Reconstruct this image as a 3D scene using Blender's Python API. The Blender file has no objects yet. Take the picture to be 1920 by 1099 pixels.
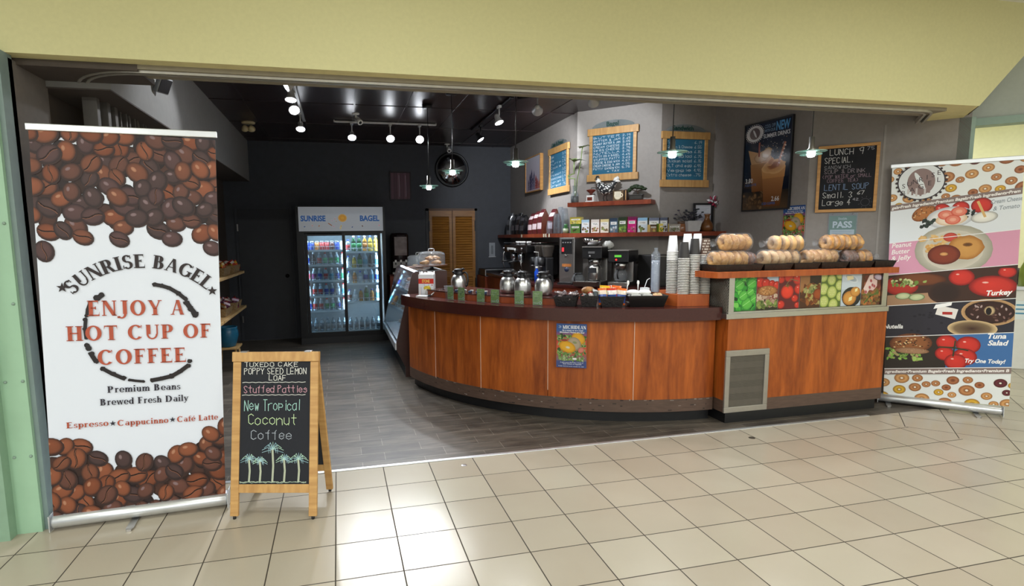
import bpy, bmesh, math, random
from mathutils import Vector, Matrix, noise
random.seed(7)
PI = math.pi
SC = bpy.context.scene
COL = SC.collection

# ------------------------------------------------------------------ camera
def cam_axes(yaw, pitch, roll):
    cy, sy, cp, sp = math.cos(yaw), math.sin(yaw), math.cos(pitch), math.sin(pitch)
    f = Vector((-sy * cp, cy * cp, -sp)); r = Vector((cy, sy, 0)); u = r.cross(f)
    c, s = math.cos(roll), math.sin(roll)
    return c * r + s * u, -s * r + c * u, f
CR, CU, CF = cam_axes(-0.2338, 0.1214, -0.0119)
cd = bpy.data.cameras.new('camera'); cam = bpy.data.objects.new('camera', cd); COL.objects.link(cam)
cam.matrix_world = Matrix(((CR.x, CU.x, -CF.x, 0.0729), (CR.y, CU.y, -CF.y, -3.6029), (CR.z, CU.z, -CF.z, 1.6354), (0, 0, 0, 1)))
cd.sensor_width = 36; cd.sensor_fit = 'HORIZONTAL'
cd.lens = 1052.1634 * 36 / 1920
cd.shift_x = (960 - 886.1674) / 1920; cd.shift_y = (573.8494 - 549.5) / 1920
cd.clip_start = 0.05; cd.clip_end = 100
SC.camera = cam

# ------------------------------------------------------------------ world, exposure, hall light
SC.view_settings.view_transform = 'Standard'; SC.view_settings.look = 'None'
SC.view_settings.exposure = 0.0; SC.view_settings.gamma = 1.0; SC.view_settings.use_curve_mapping = False
w = bpy.data.worlds.new('world'); SC.world = w; w.use_nodes = True
bg = w.node_tree.nodes['Background']; bg.inputs[0].default_value = (0.90, 0.93, 0.92, 1); bg.inputs[1].default_value = 0.62

def area_light(name, loc, size, power, color=(1, 1, 1), rot=(0, 0, 0), spread=None):
    l = bpy.data.lights.new(name, 'AREA'); l.shape = 'RECTANGLE'; l.size, l.size_y = size
    l.energy = power; l.color = color
    if spread: l.spread = spread
    o = bpy.data.objects.new(name, l); COL.objects.link(o); o.location = loc; o.rotation_euler = rot
    return o
HALL = [(-6.8, -1.75), (-6.8, -4.6), (-3.2, -1.75), (0.4, -1.75), (4.0, -1.75), (-3.2, -4.6), (0.4, -4.6), (4.0, -4.6), (7.6, -1.2), (7.6, -4.6), (-3.2, -7.3), (0.4, -7.3), (4.0, -7.3), (7.6, -7.3)]  # unseen lights; rear row and far left pair added to brighten the shopfront
for hx, hy in HALL:
    area_light('hall_fill_light', (hx, hy, 3.40), (1.16, 0.56), (19 if hy > -7 else 178) * (1.45 if hx < -2 else 1), (0.97, 1.0, 0.95))

# ------------------------------------------------------------------ colour and materials
def lin(c):
    return tuple(((v / 255 + 0.055) / 1.055) ** 2.4 if v / 255 > 0.04045 else v / 255 / 12.92 for v in c)
def hexc(h): return tuple(int(h[i:i + 2], 16) for i in (0, 2, 4))
def rgb(c): return lin(hexc(c)) if isinstance(c, str) else lin(c)
MC = {}
def mat(name, c=(128, 128, 128), rough=0.5, metal=0.0, vary=0.06, scale=18, bump=0.0, stretch=(1, 1, 1), c2=None, emit=0, spec=0.5, coat=0, detail=4):
    """principled material with procedural tone variation in object space"""
    if name in MC: return MC[name]
    m = bpy.data.materials.new(name); MC[name] = m; m.use_nodes = True
    nt = m.node_tree; b = nt.nodes['Principled BSDF']; L = nt.links.new
    base = rgb(c)
    tc = nt.nodes.new('ShaderNodeTexCoord'); mp = nt.nodes.new('ShaderNodeMapping'); mp.inputs['Scale'].default_value = stretch
    nz = nt.nodes.new('ShaderNodeTexNoise'); nz.inputs['Scale'].default_value = scale; nz.inputs['Detail'].default_value = detail
    L(tc.outputs['Object'], mp.inputs['Vector']); L(mp.outputs[0], nz.inputs['Vector'])
    cr = nt.nodes.new('ShaderNodeValToRGB'); e = cr.color_ramp.elements
    a = tuple(v * (1 - vary) for v in base); z = rgb(c2) if c2 else tuple(min(1, v * (1 + vary)) for v in base)
    e[0].position = 0.3; e[0].color = (*a, 1); e[1].position = 0.7; e[1].color = (*z, 1)
    L(nz.outputs['Fac'], cr.inputs[0]); L(cr.outputs[0], b.inputs['Base Color'])
    b.inputs['Roughness'].default_value = rough; b.inputs['Metallic'].default_value = metal
    b.inputs['Specular IOR Level'].default_value = spec
    if coat: b.inputs['Coat Weight'].default_value = coat; b.inputs['Coat Roughness'].default_value = 0.08
    if bump:
        bp = nt.nodes.new('ShaderNodeBump'); bp.inputs['Strength'].default_value = bump; bp.inputs['Distance'].default_value = 0.01
        L(nz.outputs['Fac'], bp.inputs['Height']); L(bp.outputs[0], b.inputs['Normal'])
    if emit:
        b.inputs['Emission Color'].default_value = (*base, 1); b.inputs['Emission Strength'].default_value = emit
    return m
def clear(name, tint=(235, 240, 245), rough=0.05, alpha=0.12, wrinkle=0.0, wscale=30):
    """thin clear plastic or pane: see-through with a fresnel gloss"""
    if name in MC: return MC[name]
    m = bpy.data.materials.new(name); MC[name] = m; m.use_nodes = True
    nt = m.node_tree; nt.nodes.clear(); N = nt.nodes.new; L = nt.links.new
    out = N('ShaderNodeOutputMaterial'); tr = N('ShaderNodeBsdfTransparent'); gl = N('ShaderNodeBsdfGlossy'); df = N('ShaderNodeBsdfDiffuse')
    mx = N('ShaderNodeMixShader'); mx2 = N('ShaderNodeMixShader'); fr = N('ShaderNodeLayerWeight'); fr.inputs[0].default_value = 0.5; pw = N('ShaderNodeMath'); pw.operation = 'POWER'; pw.inputs[1].default_value = 4.0; ma = N('ShaderNodeMath'); ma.operation = 'MULTIPLY_ADD'; ma.inputs[1].default_value = 0.85; ma.inputs[2].default_value = 0.045; L(fr.outputs['Facing'], pw.inputs[0]); L(pw.outputs[0], ma.inputs[0])
    tr.inputs[0].default_value = (*rgb(tint), 1); gl.inputs['Roughness'].default_value = rough; df.inputs[0].default_value = (*rgb(tint), 1)
    mx2.inputs[0].default_value = alpha; L(tr.outputs[0], mx2.inputs[1]); L(df.outputs[0], mx2.inputs[2])
    L(ma.outputs[0], mx.inputs[0]); L(mx2.outputs[0], mx.inputs[1]); L(gl.outputs[0], mx.inputs[2]); L(mx.outputs[0], out.inputs[0])
    if wrinkle:
        nz = N('ShaderNodeTexNoise'); nz.inputs['Scale'].default_value = wscale; nz.inputs['Detail'].default_value = 3
        tc = N('ShaderNodeTexCoord'); L(tc.outputs['Object'], nz.inputs['Vector'])
        bp = N('ShaderNodeBump'); bp.inputs['Strength'].default_value = wrinkle; bp.inputs['Distance'].default_value = 0.02
        L(nz.outputs['Fac'], bp.inputs['Height'])
        for n in (gl, fr, df): L(bp.outputs[0], n.inputs['Normal'])
    return m
def glow(name, c, s):
    if name in MC: return MC[name]
    m = bpy.data.materials.new(name); MC[name] = m; m.use_nodes = True
    b = m.node_tree.nodes['Principled BSDF']; b.inputs['Base Color'].default_value = (*rgb(c), 1)
    b.inputs['Emission Color'].default_value = (*rgb(c), 1); b.inputs['Emission Strength'].default_value = s
    return m
def print_mat(name='printed_ink', rough=0.45, emit=0.0, fabric=0.0):
    if name in MC: return MC[name]
    m = bpy.data.materials.new(name); MC[name] = m; m.use_nodes = True
    nt = m.node_tree; b = nt.nodes['Principled BSDF']
    at = nt.nodes.new('ShaderNodeAttribute'); at.attribute_name = 'Col'
    nt.links.new(at.outputs['Color'], b.inputs['Base Color']); b.inputs['Roughness'].default_value = rough
    b.inputs['Specular IOR Level'].default_value = 0.4
    if emit:
        nt.links.new(at.outputs['Color'], b.inputs['Emission Color']); b.inputs['Emission Strength'].default_value = emit
    return m

# ------------------------------------------------------------------ mesh builder
class MB:
    def __init__(s): s.v = []; s.f = []; s.mi = []; s.mats = []; s.sm = []
    def _m(s, m):
        if m not in s.mats: s.mats.append(m)
        return s.mats.index(m)
    def add(s, vs, fs, m, smooth=False, M=None):
        o = len(s.v); i = s._m(m)
        s.v += [tuple(M @ Vector(p)) if M else tuple(p) for p in vs]
        for f in fs: s.f.append([o + k for k in f]); s.mi.append(i); s.sm.append(smooth)
        return s
    def box(s, x0, x1, y0, y1, z0, z1, m, M=None, b=0.0):
        if b:
            b = min(b, (x1 - x0) / 2.1, (y1 - y0) / 2.1, (z1 - z0) / 2.1)
            bm = bmesh.new(); bmesh.ops.create_cube(bm, size=1)
            for v in bm.verts: v.co = Vector(((x0 + x1) / 2 + v.co.x * (x1 - x0), (y0 + y1) / 2 + v.co.y * (y1 - y0), (z0 + z1) / 2 + v.co.z * (z1 - z0)))
            bmesh.ops.bevel(bm, geom=bm.edges[:], offset=b, segments=2, profile=0.5, affect='EDGES')
            bm.verts.index_update()
            s.add([v.co[:] for v in bm.verts], [[v.index for v in f.verts] for f in bm.faces], m, False, M); bm.free(); return s
        vs = [(x, y, z) for z in (z0, z1) for y in (y0, y1) for x in (x0, x1)]
        return s.add(vs, [(0, 2, 3, 1), (4, 5, 7, 6), (0, 1, 5, 4), (2, 6, 7, 3), (0, 4, 6, 2), (1, 3, 7, 5)], m, False, M)
    def prism(s, pts, z0, z1, m, M=None):
        n = len(pts); A = sum(pts[i][0] * pts[(i + 1) % n][1] - pts[(i + 1) % n][0] * pts[i][1] for i in range(n))
        if A < 0: pts = pts[::-1]
        vs = [(x, y, z0) for x, y in pts] + [(x, y, z1) for x, y in pts]
        fs = [list(range(n))[::-1], list(range(n, 2 * n))] + [(i, (i + 1) % n, n + (i + 1) % n, n + i) for i in range(n)]
        return s.add(vs, fs, m, False, M)
    def lathe(s, prof, m, c=(0, 0, 0), n=24, M=None, smooth=True, sx=1, sy=1, wob=None):
        vs = []; fs = []
        for r, z in prof:
            for k in range(n):
                a = 2 * PI * k / n; q = r * (wob(a, z) if wob else 1)
                vs.append((c[0] + q * sx * math.cos(a), c[1] + q * sy * math.sin(a), c[2] + z))
        for j in range(len(prof) - 1):
            for k in range(n):
                a, b2 = j * n + k, j * n + (k + 1) % n
                fs.append((a, b2, b2 + n, a + n))
        if prof[0][0] > 1e-5: fs.append(list(range(n))[::-1])
        if prof[-1][0] > 1e-5: fs.append([(len(prof) - 1) * n + k for k in range(n)])
        return s.add(vs, fs, m, smooth, M)
    def shell(s, prof, m, c=(0, 0, 0), n=24, M=None, smooth=True):
        """open lathe, no caps"""
        vs = [(c[0] + r * math.cos(2 * PI * k / n), c[1] + r * math.sin(2 * PI * k / n), c[2] + z) for r, z in prof for k in range(n)]
        fs = [(j * n + k, j * n + (k + 1) % n, (j + 1) * n + (k + 1) % n, (j + 1) * n + k) for j in range(len(prof) - 1) for k in range(n)]
        return s.add(vs, fs, m, smooth, M)
    def tube(s, path, r, m, n=8, M=None, closed=False):
        P = [Vector(p) for p in path]; N = len(P); rs = r if isinstance(r, (list, tuple)) else [r] * N
        vs = []; up = None
        for i, p in enumerate(P):
            if closed: t = P[(i + 1) % N] - P[i - 1]
            else: t = P[min(i + 1, N - 1)] - P[max(i - 1, 0)]
            t.normalize()
            if up is None or abs(up.dot(t)) > 0.95: up = Vector((0, 0, 1)) if abs(t.z) < 0.9 else Vector((1, 0, 0))
            a = t.cross(up).normalized(); up = a.cross(t).normalized()
            for k in range(n):
                g = 2 * PI * k / n; vs.append(tuple(p + a * math.cos(g) * rs[i] + up * math.sin(g) * rs[i]))
        fs = [(i * n + k, i * n + (k + 1) % n, ((i + 1) % N) * n + (k + 1) % n, ((i + 1) % N) * n + k) for i in range(N if closed else N - 1) for k in range(n)]
        if not closed: fs += [list(range(n))[::-1], [(N - 1) * n + k for k in range(n)]]
        return s.add(vs, fs, m, True, M)
    def blob(s, c, r, m, n=12, amp=0.0, fr=3.0, M=None, seed=0):
        """noisy ellipsoid"""
        if not isinstance(r, (list, tuple)): r = (r, r, r)
        vs = [(c[0], c[1], c[2] - r[2])]; k2 = n // 2
        for j in range(1, k2):
            ph = -PI / 2 + PI * j / k2
            for k in range(n):
                a = 2 * PI * k / n; d = Vector((math.cos(a) * math.cos(ph), math.sin(a) * math.cos(ph), math.sin(ph)))
                q = 1 + (amp * noise.noise(d * fr + Vector((seed * 3.7, seed * 1.3, seed))) if amp else 0)
                vs.append((c[0] + d.x * r[0] * q, c[1] + d.y * r[1] * q, c[2] + d.z * r[2] * q))
        vs.append((c[0], c[1], c[2] + r[2])); fs = []
        for k in range(n):
            fs.append((0, 1 + (k + 1) % n, 1 + k)); t = 1 + (k2 - 2) * n; fs.append((len(vs) - 1, t + k, t + (k + 1) % n))
        for j in range(k2 - 2):
            for k in range(n):
                a = 1 + j * n + k; b2 = 1 + j * n + (k + 1) % n; fs.append((a, b2, b2 + n, a + n))
        return s.add(vs, fs, m, True, M)
    def torus(s, c, R, r, m, n=20, k=10, M=None, sz=1.0, axis='z', amp=0, seed=0):
        vs = []
        for i in range(n):
            a = 2 * PI * i / n
            for j in range(k):
                g = 2 * PI * j / k; q = 1 + (amp * noise.noise(Vector((math.cos(a) * 2, math.sin(a) * 2, math.cos(g) + seed * 2.1))) if amp else 0)
                x, y, z = (R + r * q * math.cos(g)) * math.cos(a), (R + r * q * math.cos(g)) * math.sin(a), r * q * sz * math.sin(g)
                if axis == 'x': x, y, z = z, x, y
                elif axis == 'y': x, y, z = x, z, y
                vs.append((c[0] + x, c[1] + y, c[2] + z))
        fs = [(i * k + j, ((i + 1) % n) * k + j, ((i + 1) % n) * k + (j + 1) % k, i * k + (j + 1) % k) for i in range(n) for j in range(k)]
        return s.add(vs, fs, m, True, M)
    def build(s, name, parent=None, flat=False):
        me = bpy.data.meshes.new(name); me.from_pydata(s.v, [], s.f)
        for m in s.mats: me.materials.append(m)
        me.polygons.foreach_set('material_index', s.mi); me.polygons.foreach_set('use_smooth', [False] * len(s.sm) if flat else s.sm)
        bm = bmesh.new(); bm.from_mesh(me); bmesh.ops.recalc_face_normals(bm, faces=bm.faces); bm.to_mesh(me); bm.free()
        me.update()
        o = bpy.data.objects.new(name, me); COL.objects.link(o)
        if parent: o.parent = parent
        return o
def thing(name, label, cat, loc=(0, 0, 0), rz=0.0, group=None):
    o = bpy.data.objects.new(name, None); COL.objects.link(o); o.location = loc; o.rotation_euler = (0, 0, rz)
    o.empty_display_size = 0.1
    o['label'] = label; o['category'] = cat
    if group: o['group'] = group
    return o
def solo(name, mb, label, cat, loc=(0, 0, 0), rz=0.0, group=None):
    o = mb.build(name); o.location = loc; o.rotation_euler = (0, 0, rz)
    o['label'] = label; o['category'] = cat
    if group: o['group'] = group
    return o
def struct(name, mb):
    o = mb.build(name); o['kind'] = 'structure'; return o
def dup(root, loc, rz=None, label=None, group=None, rot=None, scale=None):
    r = root.copy(); COL.objects.link(r); r.location = loc
    if rz is not None: r.rotation_euler = (0, 0, rz)
    if rot is not None: r.rotation_euler = rot
    if scale is not None: r.scale = scale
    if label: r['label'] = label
    if group: r['group'] = group
    for ch in list(root.children):
        c = ch.copy(); COL.objects.link(c); c.parent = r
        for g in ch.children:
            d = g.copy(); COL.objects.link(d); d.parent = c
    return r
ORD = ['first', 'second', 'third', 'fourth', 'fifth', 'sixth', 'seventh', 'eighth', 'ninth', 'tenth', 'eleventh', 'twelfth',
       'thirteenth', 'fourteenth', 'fifteenth', 'sixteenth', 'seventeenth', 'eighteenth', 'nineteenth', 'twentieth', 'twenty-first',
       'twenty-second', 'twenty-third', 'twenty-fourth', 'twenty-fifth', 'twenty-sixth']

# ------------------------------------------------------------------ lettering
_tc = {}
def bfont(s, bold=0.0, shear=0.0):
    k = (s, bold, shear)
    if k in _tc: return _tc[k]
    cu = bpy.data.curves.new('t', 'FONT'); cu.body = s; cu.size = 1.0; cu.offset = bold; cu.shear = shear; cu.resolution_u = 3
    o = bpy.data.objects.new('t', cu); me = bpy.data.meshes.new_from_object(o)
    vs = [(v.co.x, v.co.y) for v in me.vertices]; fs = [list(p.vertices) for p in me.polygons]
    bpy.data.objects.remove(o); bpy.data.curves.remove(cu); bpy.data.meshes.remove(me)
    _tc[k] = (vs, fs); return _tc[k]
# slab-serif display capitals, cap height 1
TS, TH, SR = 0.25, 0.09, 0.09
def _q(a, b, c, d): return ([a, b, c, d], [(0, 1, 2, 3)])
def _rect(x0, x1, y0, y1): return _q((x0, y0), (x1, y0), (x1, y1), (x0, y1))
def _stem(x, y0=0, y1=1, w=TS, top=True, bot=True):
    g = [_rect(x, x + w, y0, y1)]
    if top: g.append(_rect(x - SR, x + w + SR, y1 - 0.055, y1))
    if bot: g.append(_rect(x - SR, x + w + SR, y0, y0 + 0.055))
    return g
def _ring(cx, cy, rx, ry, a0, a1, tx=TS, ty=TH, n=28):
    vs = []
    for i in range(n + 1):
        a = math.radians(a0 + (a1 - a0) * i / n); c, s_ = math.cos(a), math.sin(a)
        vs += [(cx + rx * c, cy + ry * s_), (cx + (rx - tx) * c, cy + (ry - ty) * s_)]
    return (vs, [(2 * i, 2 * i + 2, 2 * i + 3, 2 * i + 1) for i in range(n)])
def _arm(x0, x1, y, up):
    e = 0.15 * up
    return [_rect(x0, x1, y - TH / 2, y + TH / 2), ([(x1 - 0.02, y), (x1 + 0.02, y + e), (x1 - 0.07, y), ], [(0, 1, 2)])] if up else [_rect(x0, x1, y - TH / 2, y + TH / 2), _rect(x1 - .05, x1, y - .1, y + .1)]
def _dg(x0, y0, x1, y1, w): return _q((x0, y0), (x0 + w, y0), (x1 + w, y1), (x1, y1))
def _serifs(*xs): return [_rect(x - 0.13, x + 0.13, y, y + 0.055) for x, y in xs]
def _G(ch):
    R0 = _rect
    if ch in 'EFL':
        g = _stem(0.08)
        if ch != 'L': g += _arm(0.08, 0.66, 0.962, -1.6) + _arm(0.2, 0.52, 0.52, 0)
        if ch != 'F': g += _arm(0.08, 0.72, 0.038, 1.8)
        return g, 0.76 if ch == 'E' else 0.7
    if ch in 'HN':
        if ch == 'H': return _stem(0.08) + _stem(0.62) + [R0(0.2, 0.7, 0.47, 0.55)], 0.98
        return _stem(0.1, w=TH, bot=True) + _stem(0.74, w=TH) + [_dg(0.72 - 0.08, 0, 0.06, 1, 0.25)], 0.95
    if ch == 'D': return _stem(0.08) + [_ring(0.42, 0.5, 0.5, 0.5, -90, 90), R0(0.2, 0.44, 0.925, 1), R0(0.2, 0.44, 0, 0.075)], 1.0
    if ch == 'M': return _stem(0.1, w=TH) + _stem(0.88, w=TS) + [_dg(0.46, 0, 0.06, 1, 0.22), _dg(0.5, 0, 0.9, 1, 0.08)], 1.22
    if ch == 'I': return _stem(0.08), 0.42
    if ch == 'T': return _stem(0.31, top=False) + _arm(0.2, 0.8, 0.962, -1.8) + [R0(0.02, 0.3, 0.925, 1), ([(0.03, 0.96), (0.0, 0.7), (0.09, 0.96)], [(0, 1, 2)])], 0.86
    if ch in 'OQ': return [_ring(0.5, 0.5, 0.48, 0.52, 0, 360)], 1.02
    if ch in 'CG':
        g = [_ring(0.5, 0.5, 0.48, 0.52, 42, 318), ([(0.86, 0.86), (0.8, 0.98), (0.88, 0.98), (0.88, 0.66)], [(0, 1, 2, 3)])]
        if ch == 'C': g.append(([(0.86, 0.16), (0.82, 0.05), (0.93, 0.3)], [(0, 1, 2)]))
        else: g += [R0(0.7, 0.9, 0.06, 0.42), R0(0.58, 0.98, 0.4, 0.455)]
        return g, 0.96
    if ch == 'U': return [R0(0.1, 0.1 + TS, 0.35, 1), R0(0.72, 0.72 + TH, 0.35, 1), _ring(0.448, 0.36, 0.348, 0.38, 180, 360, tx=0.12)] + _serifs((0.2, 0.945), (0.76, 0.945)), 0.92
    if ch == 'J': return [R0(0.26, 0.26 + TS, 0.1, 1), R0(0.14, 0.58, 0.945, 1), _ring(0.17, 0.1, 0.3, 0.3, 215, 360, tx=0.16), R0(-0.1, 0.04, -0.17, -0.04)], 0.6
    if ch in 'PRB':
        g = _stem(0.08)
        if ch == 'B':
            g += [_ring(0.4, 0.755, 0.27, 0.245, -90, 90), R0(0.2, 0.42, 0.925, 1), R0(0.2, 0.42, 0.51, 0.575), _ring(0.42, 0.28, 0.31, 0.28, -90, 90), R0(0.2, 0.43, 0, 0.075)]
            return g, 0.82
        g += [_ring(0.44, 0.72, 0.3, 0.28, -90, 90), R0(0.2, 0.46, 0.925, 1), R0(0.2, 0.46, 0.44, 0.51)]
        if ch == 'R': g += [_dg(0.62, 0, 0.36, 0.48, 0.22), R0(0.6, 0.92, 0, 0.055)]
        return g, 0.9 if ch == 'R' else 0.82
    if ch == 'S': return [_ring(0.36, 0.74, 0.3, 0.28, 30, 270, tx=0.2), _ring(0.36, 0.27, 0.32, 0.29, -150, 90, tx=0.2), R0(0.56, 0.62, 0.72, 0.97), R0(0.04, 0.1, 0.03, 0.28)], 0.74
    if ch == 'A': return [_dg(0.08, 0, 0.4, 1, 0.08), _dg(0.62, 0, 0.36, 1, 0.22), R0(0.24, 0.66, 0.3, 0.36)] + _serifs((0.12, 0), (0.74, 0)), 0.92
    if ch == 'Y': return [R0(0.35, 0.35 + TS, 0, 0.45), R0(0.25, 0.66, 0, 0.055), _dg(0.35, 0.42, 0.06, 1, 0.22), _dg(0.49, 0.42, 0.74, 1, 0.08)] + _serifs((0.16, 0.945), (0.79, 0.945)), 0.92
    X = 0.68; W = 0.19
    def st(x, y1=X, y0=0, top=True, bot=True): return [R0(x, x + W, y0, y1)] + ([R0(x - .07, x + W, y1 - .06, y1)] if top else []) + ([R0(x - .07, x + W + .07, y0, y0 + .06)] if bot else [])
    def arch(x, w=.44): return [_ring(x + w / 2, X - .27, w / 2, .28, 0, 180, tx=.16, ty=.1), R0(x + w - W, x + w, 0, X - .27), R0(x + w - W - .07, x + w + .07, 0, .06)]
    ring = lambda a0=0, a1=360: _ring(.32, X / 2, .32, X / 2 + .02, a0, a1, tx=W, ty=.075, n=20)
    if ch == 'o': return [ring()], .64
    if ch in 'eé': return [ring(0, 322), R0(.14, .6, .3, .36)] + ([_dg(.3, .76, .42, .95, .12)] if ch == 'é' else []), .64
    if ch == 'c': return [ring(48, 318)], .6
    if ch == 'a': return [_ring(.27, .22, .26, .23, 0, 360, tx=W * .9, ty=.06, n=16), _ring(.3, X - .22, .26, .23, 0, 150, tx=.16, ty=.07, n=12), R0(.4, .4 + .16, 0.04, X - .2), R0(.4, .64, 0, .06)], .64
    if ch == 'n': return st(.07) + arch(.16), .68
    if ch == 'h': return st(.07, 1) + arch(.16), .68
    if ch == 'm': return st(.07) + arch(.16) + arch(.5), 1.02
    if ch == 'u': return [R0(.07, .07 + W, .24, X), _ring(.32, .26, .25, .28, 180, 360, tx=.16, ty=.09, n=14), R0(.0, .1, X - .06, X), R0(.4, .4 + W, 0, X), R0(.33, .45, X - .06, X), R0(.45, .66, 0, .06)], .68
    if ch == 'r': return st(.07) + [_ring(.36, X - .2, .2, .2, 40, 170, tx=.1, ty=.13, n=10)], .54
    if ch == 'i': return st(.07) + [R0(.06, .07 + W + .02, .82, 1)], .36
    if ch == 'l': return st(.07, 1), .36
    if ch in 'pbd':
        r = [_ring(.38, X / 2, .29, X / 2 + .01, 0, 360, tx=W, ty=.08, n=18)]
        if ch == 'p': return st(.07, X, -.28) + r, .7
        if ch == 'b': return st(.07, 1) + r, .7
        return [_ring(.3, X / 2, .29, X / 2 + .01, 0, 360, tx=W, ty=.08, n=18), R0(.42, .42 + W, 0, 1), R0(.34, .45, .94, 1), R0(.5, .68, 0, .06)], .68
    if ch == 's': return [_ring(.24, .49, .2, .2, 30, 270, tx=.13, ty=.07, n=12), _ring(.24, .19, .22, .2, -150, 90, tx=.14, ty=.07, n=12), R0(.36, .41, .48, .67), R0(.03, .08, .02, .2)], .5
    if ch == 't': return [R0(.12, .12 + W, .06, .86), R0(0, .44, X - .07, X), _ring(.32, .14, .2, .15, 180, 330, tx=.1, ty=.06, n=8)], .46
    if ch == 'f': return [R0(.12, .12 + W, 0, .8), R0(.03, .42, 0, .06), R0(0, .44, X - .07, X), _ring(.34, .8, .22, .2, 30, 180, tx=.12, ty=.07, n=10)], .46
    if ch == 'w': return [_dg(.2, 0, .02, X, .17), _dg(.2, 0, .42, X, .08), _dg(.56, 0, .38, X, .17), _dg(.58, 0, .8, X, .08)] + [R0(x, x + .24, X - .055, X) for x in (-.02, .68)], .92
    if ch == 'y': return [_dg(.24, 0, .02, X, .18), _dg(.1, -.28, .5, X, .09), R0(-.03, .26, X - .055, X), R0(.42, .68, X - .055, X), _ring(.08, -.2, .12, .09, 180, 360, tx=.09, ty=.08, n=8)], .66
    return [], 0.42
# single-stroke hand lettering on a 4 x 6 grid, (x, y) digit pairs
HW = dict(A='00 26 40|12 32', B='00 06 26 35 33 03|33 42 31 00', C='45 26 05 01 20 41', D='00 06 26 44 42 20 00', E='46 06 00 40|03 33', F='46 06 00|03 33',
 G='45 26 05 01 20 41 43 23', H='06 00|46 40|03 43', I='26 20', J='46 41 20 01', K='06 00|46 02|13 40', L='06 00 40', M='00 06 23 46 40', N='00 06 40 46',
 O='26 05 01 20 41 45 26', P='00 06 36 45 34 03', R='00 06 36 45 34 03|23 40', S='45 26 05 13 32 41 20 01', T='06 46|26 20', U='06 01 20 41 46', V='06 20 46',
 W='06 10 24 30 46', X='06 40|00 46', Y='06 23 46|23 20', Z='06 46 00 40', Q='26 05 01 20 41 45 26|22 40')
HW.update({'a': '44 24 03 01 20 41|44 41 40', 'c': '43 24 03 01 20 41', 'd': '46 40|43 24 03 01 20 41', 'e': '02 42 43 24 03 01 20 41', 'f': '36 25 20|04 34', 'g': '44 24 03 02 21 42|44 40 1. 00',
 'i': '24 20|25 26', 'k': '06 00|44 02 40', 'l': '26 20', 'm': '00 04|03 14 23 20|23 34 43 40', 'n': '00 04|03 24 43 40', 'o': '24 03 01 20 41 43 24', 'p': '04 00|04 34 43 32 02', 'r': '00 04|03 24 44',
 's': '43 24 03 42 41 20 01', 't': '26 21 30|04 44', 'u': '04 01 20 41 44|41 40', 'w': '04 10 23 30 44', 'y': '04 22|44 10', 'h': '06 00|03 24 43 40', 'b': '06 00 30 42 33 03', 'v': '04 20 44', 'x': '04 40|00 44'})
HW.update({'0': '26 05 01 20 41 45 26', '1': '15 26 20', '2': '05 26 45 00 40', '3': '05 26 45 23 41 20 01', '4': '36 02 42|36 30', '5': '46 06 03 33 41 20 01', '6': '46 13 01 20 41 32 12', '7': '06 46 10',
 '8': '26 05 23 41 20 01 23 45 26', '9': '30 46 26 05 13 43', '.': '10 11', '-': '03 43', '&': '40 05 26 34 01 20 42', '+': '03 43|21 25', '(': '26 04 02 20', ')': '16 34 32 10', '=': '02 42|04 44', ',': '11 00'})
def strokes(s):
    """[(polyline pts)] with cap height 1, total width"""
    out = []; x = 0
    for ch in s:
        if ch == ' ': x += 0.55; continue
        for st in HW.get(ch, '').split('|'):
            pts = [(x + (int(p[0])) * 0.15, (int(p[1]) if p[1] != '.' else -1) / 6) for p in st.split()]
            if len(pts) > 1: out.append(pts)
        x += 0.85 if ch not in 'iIl1.,' else 0.55
    return out, x

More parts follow.
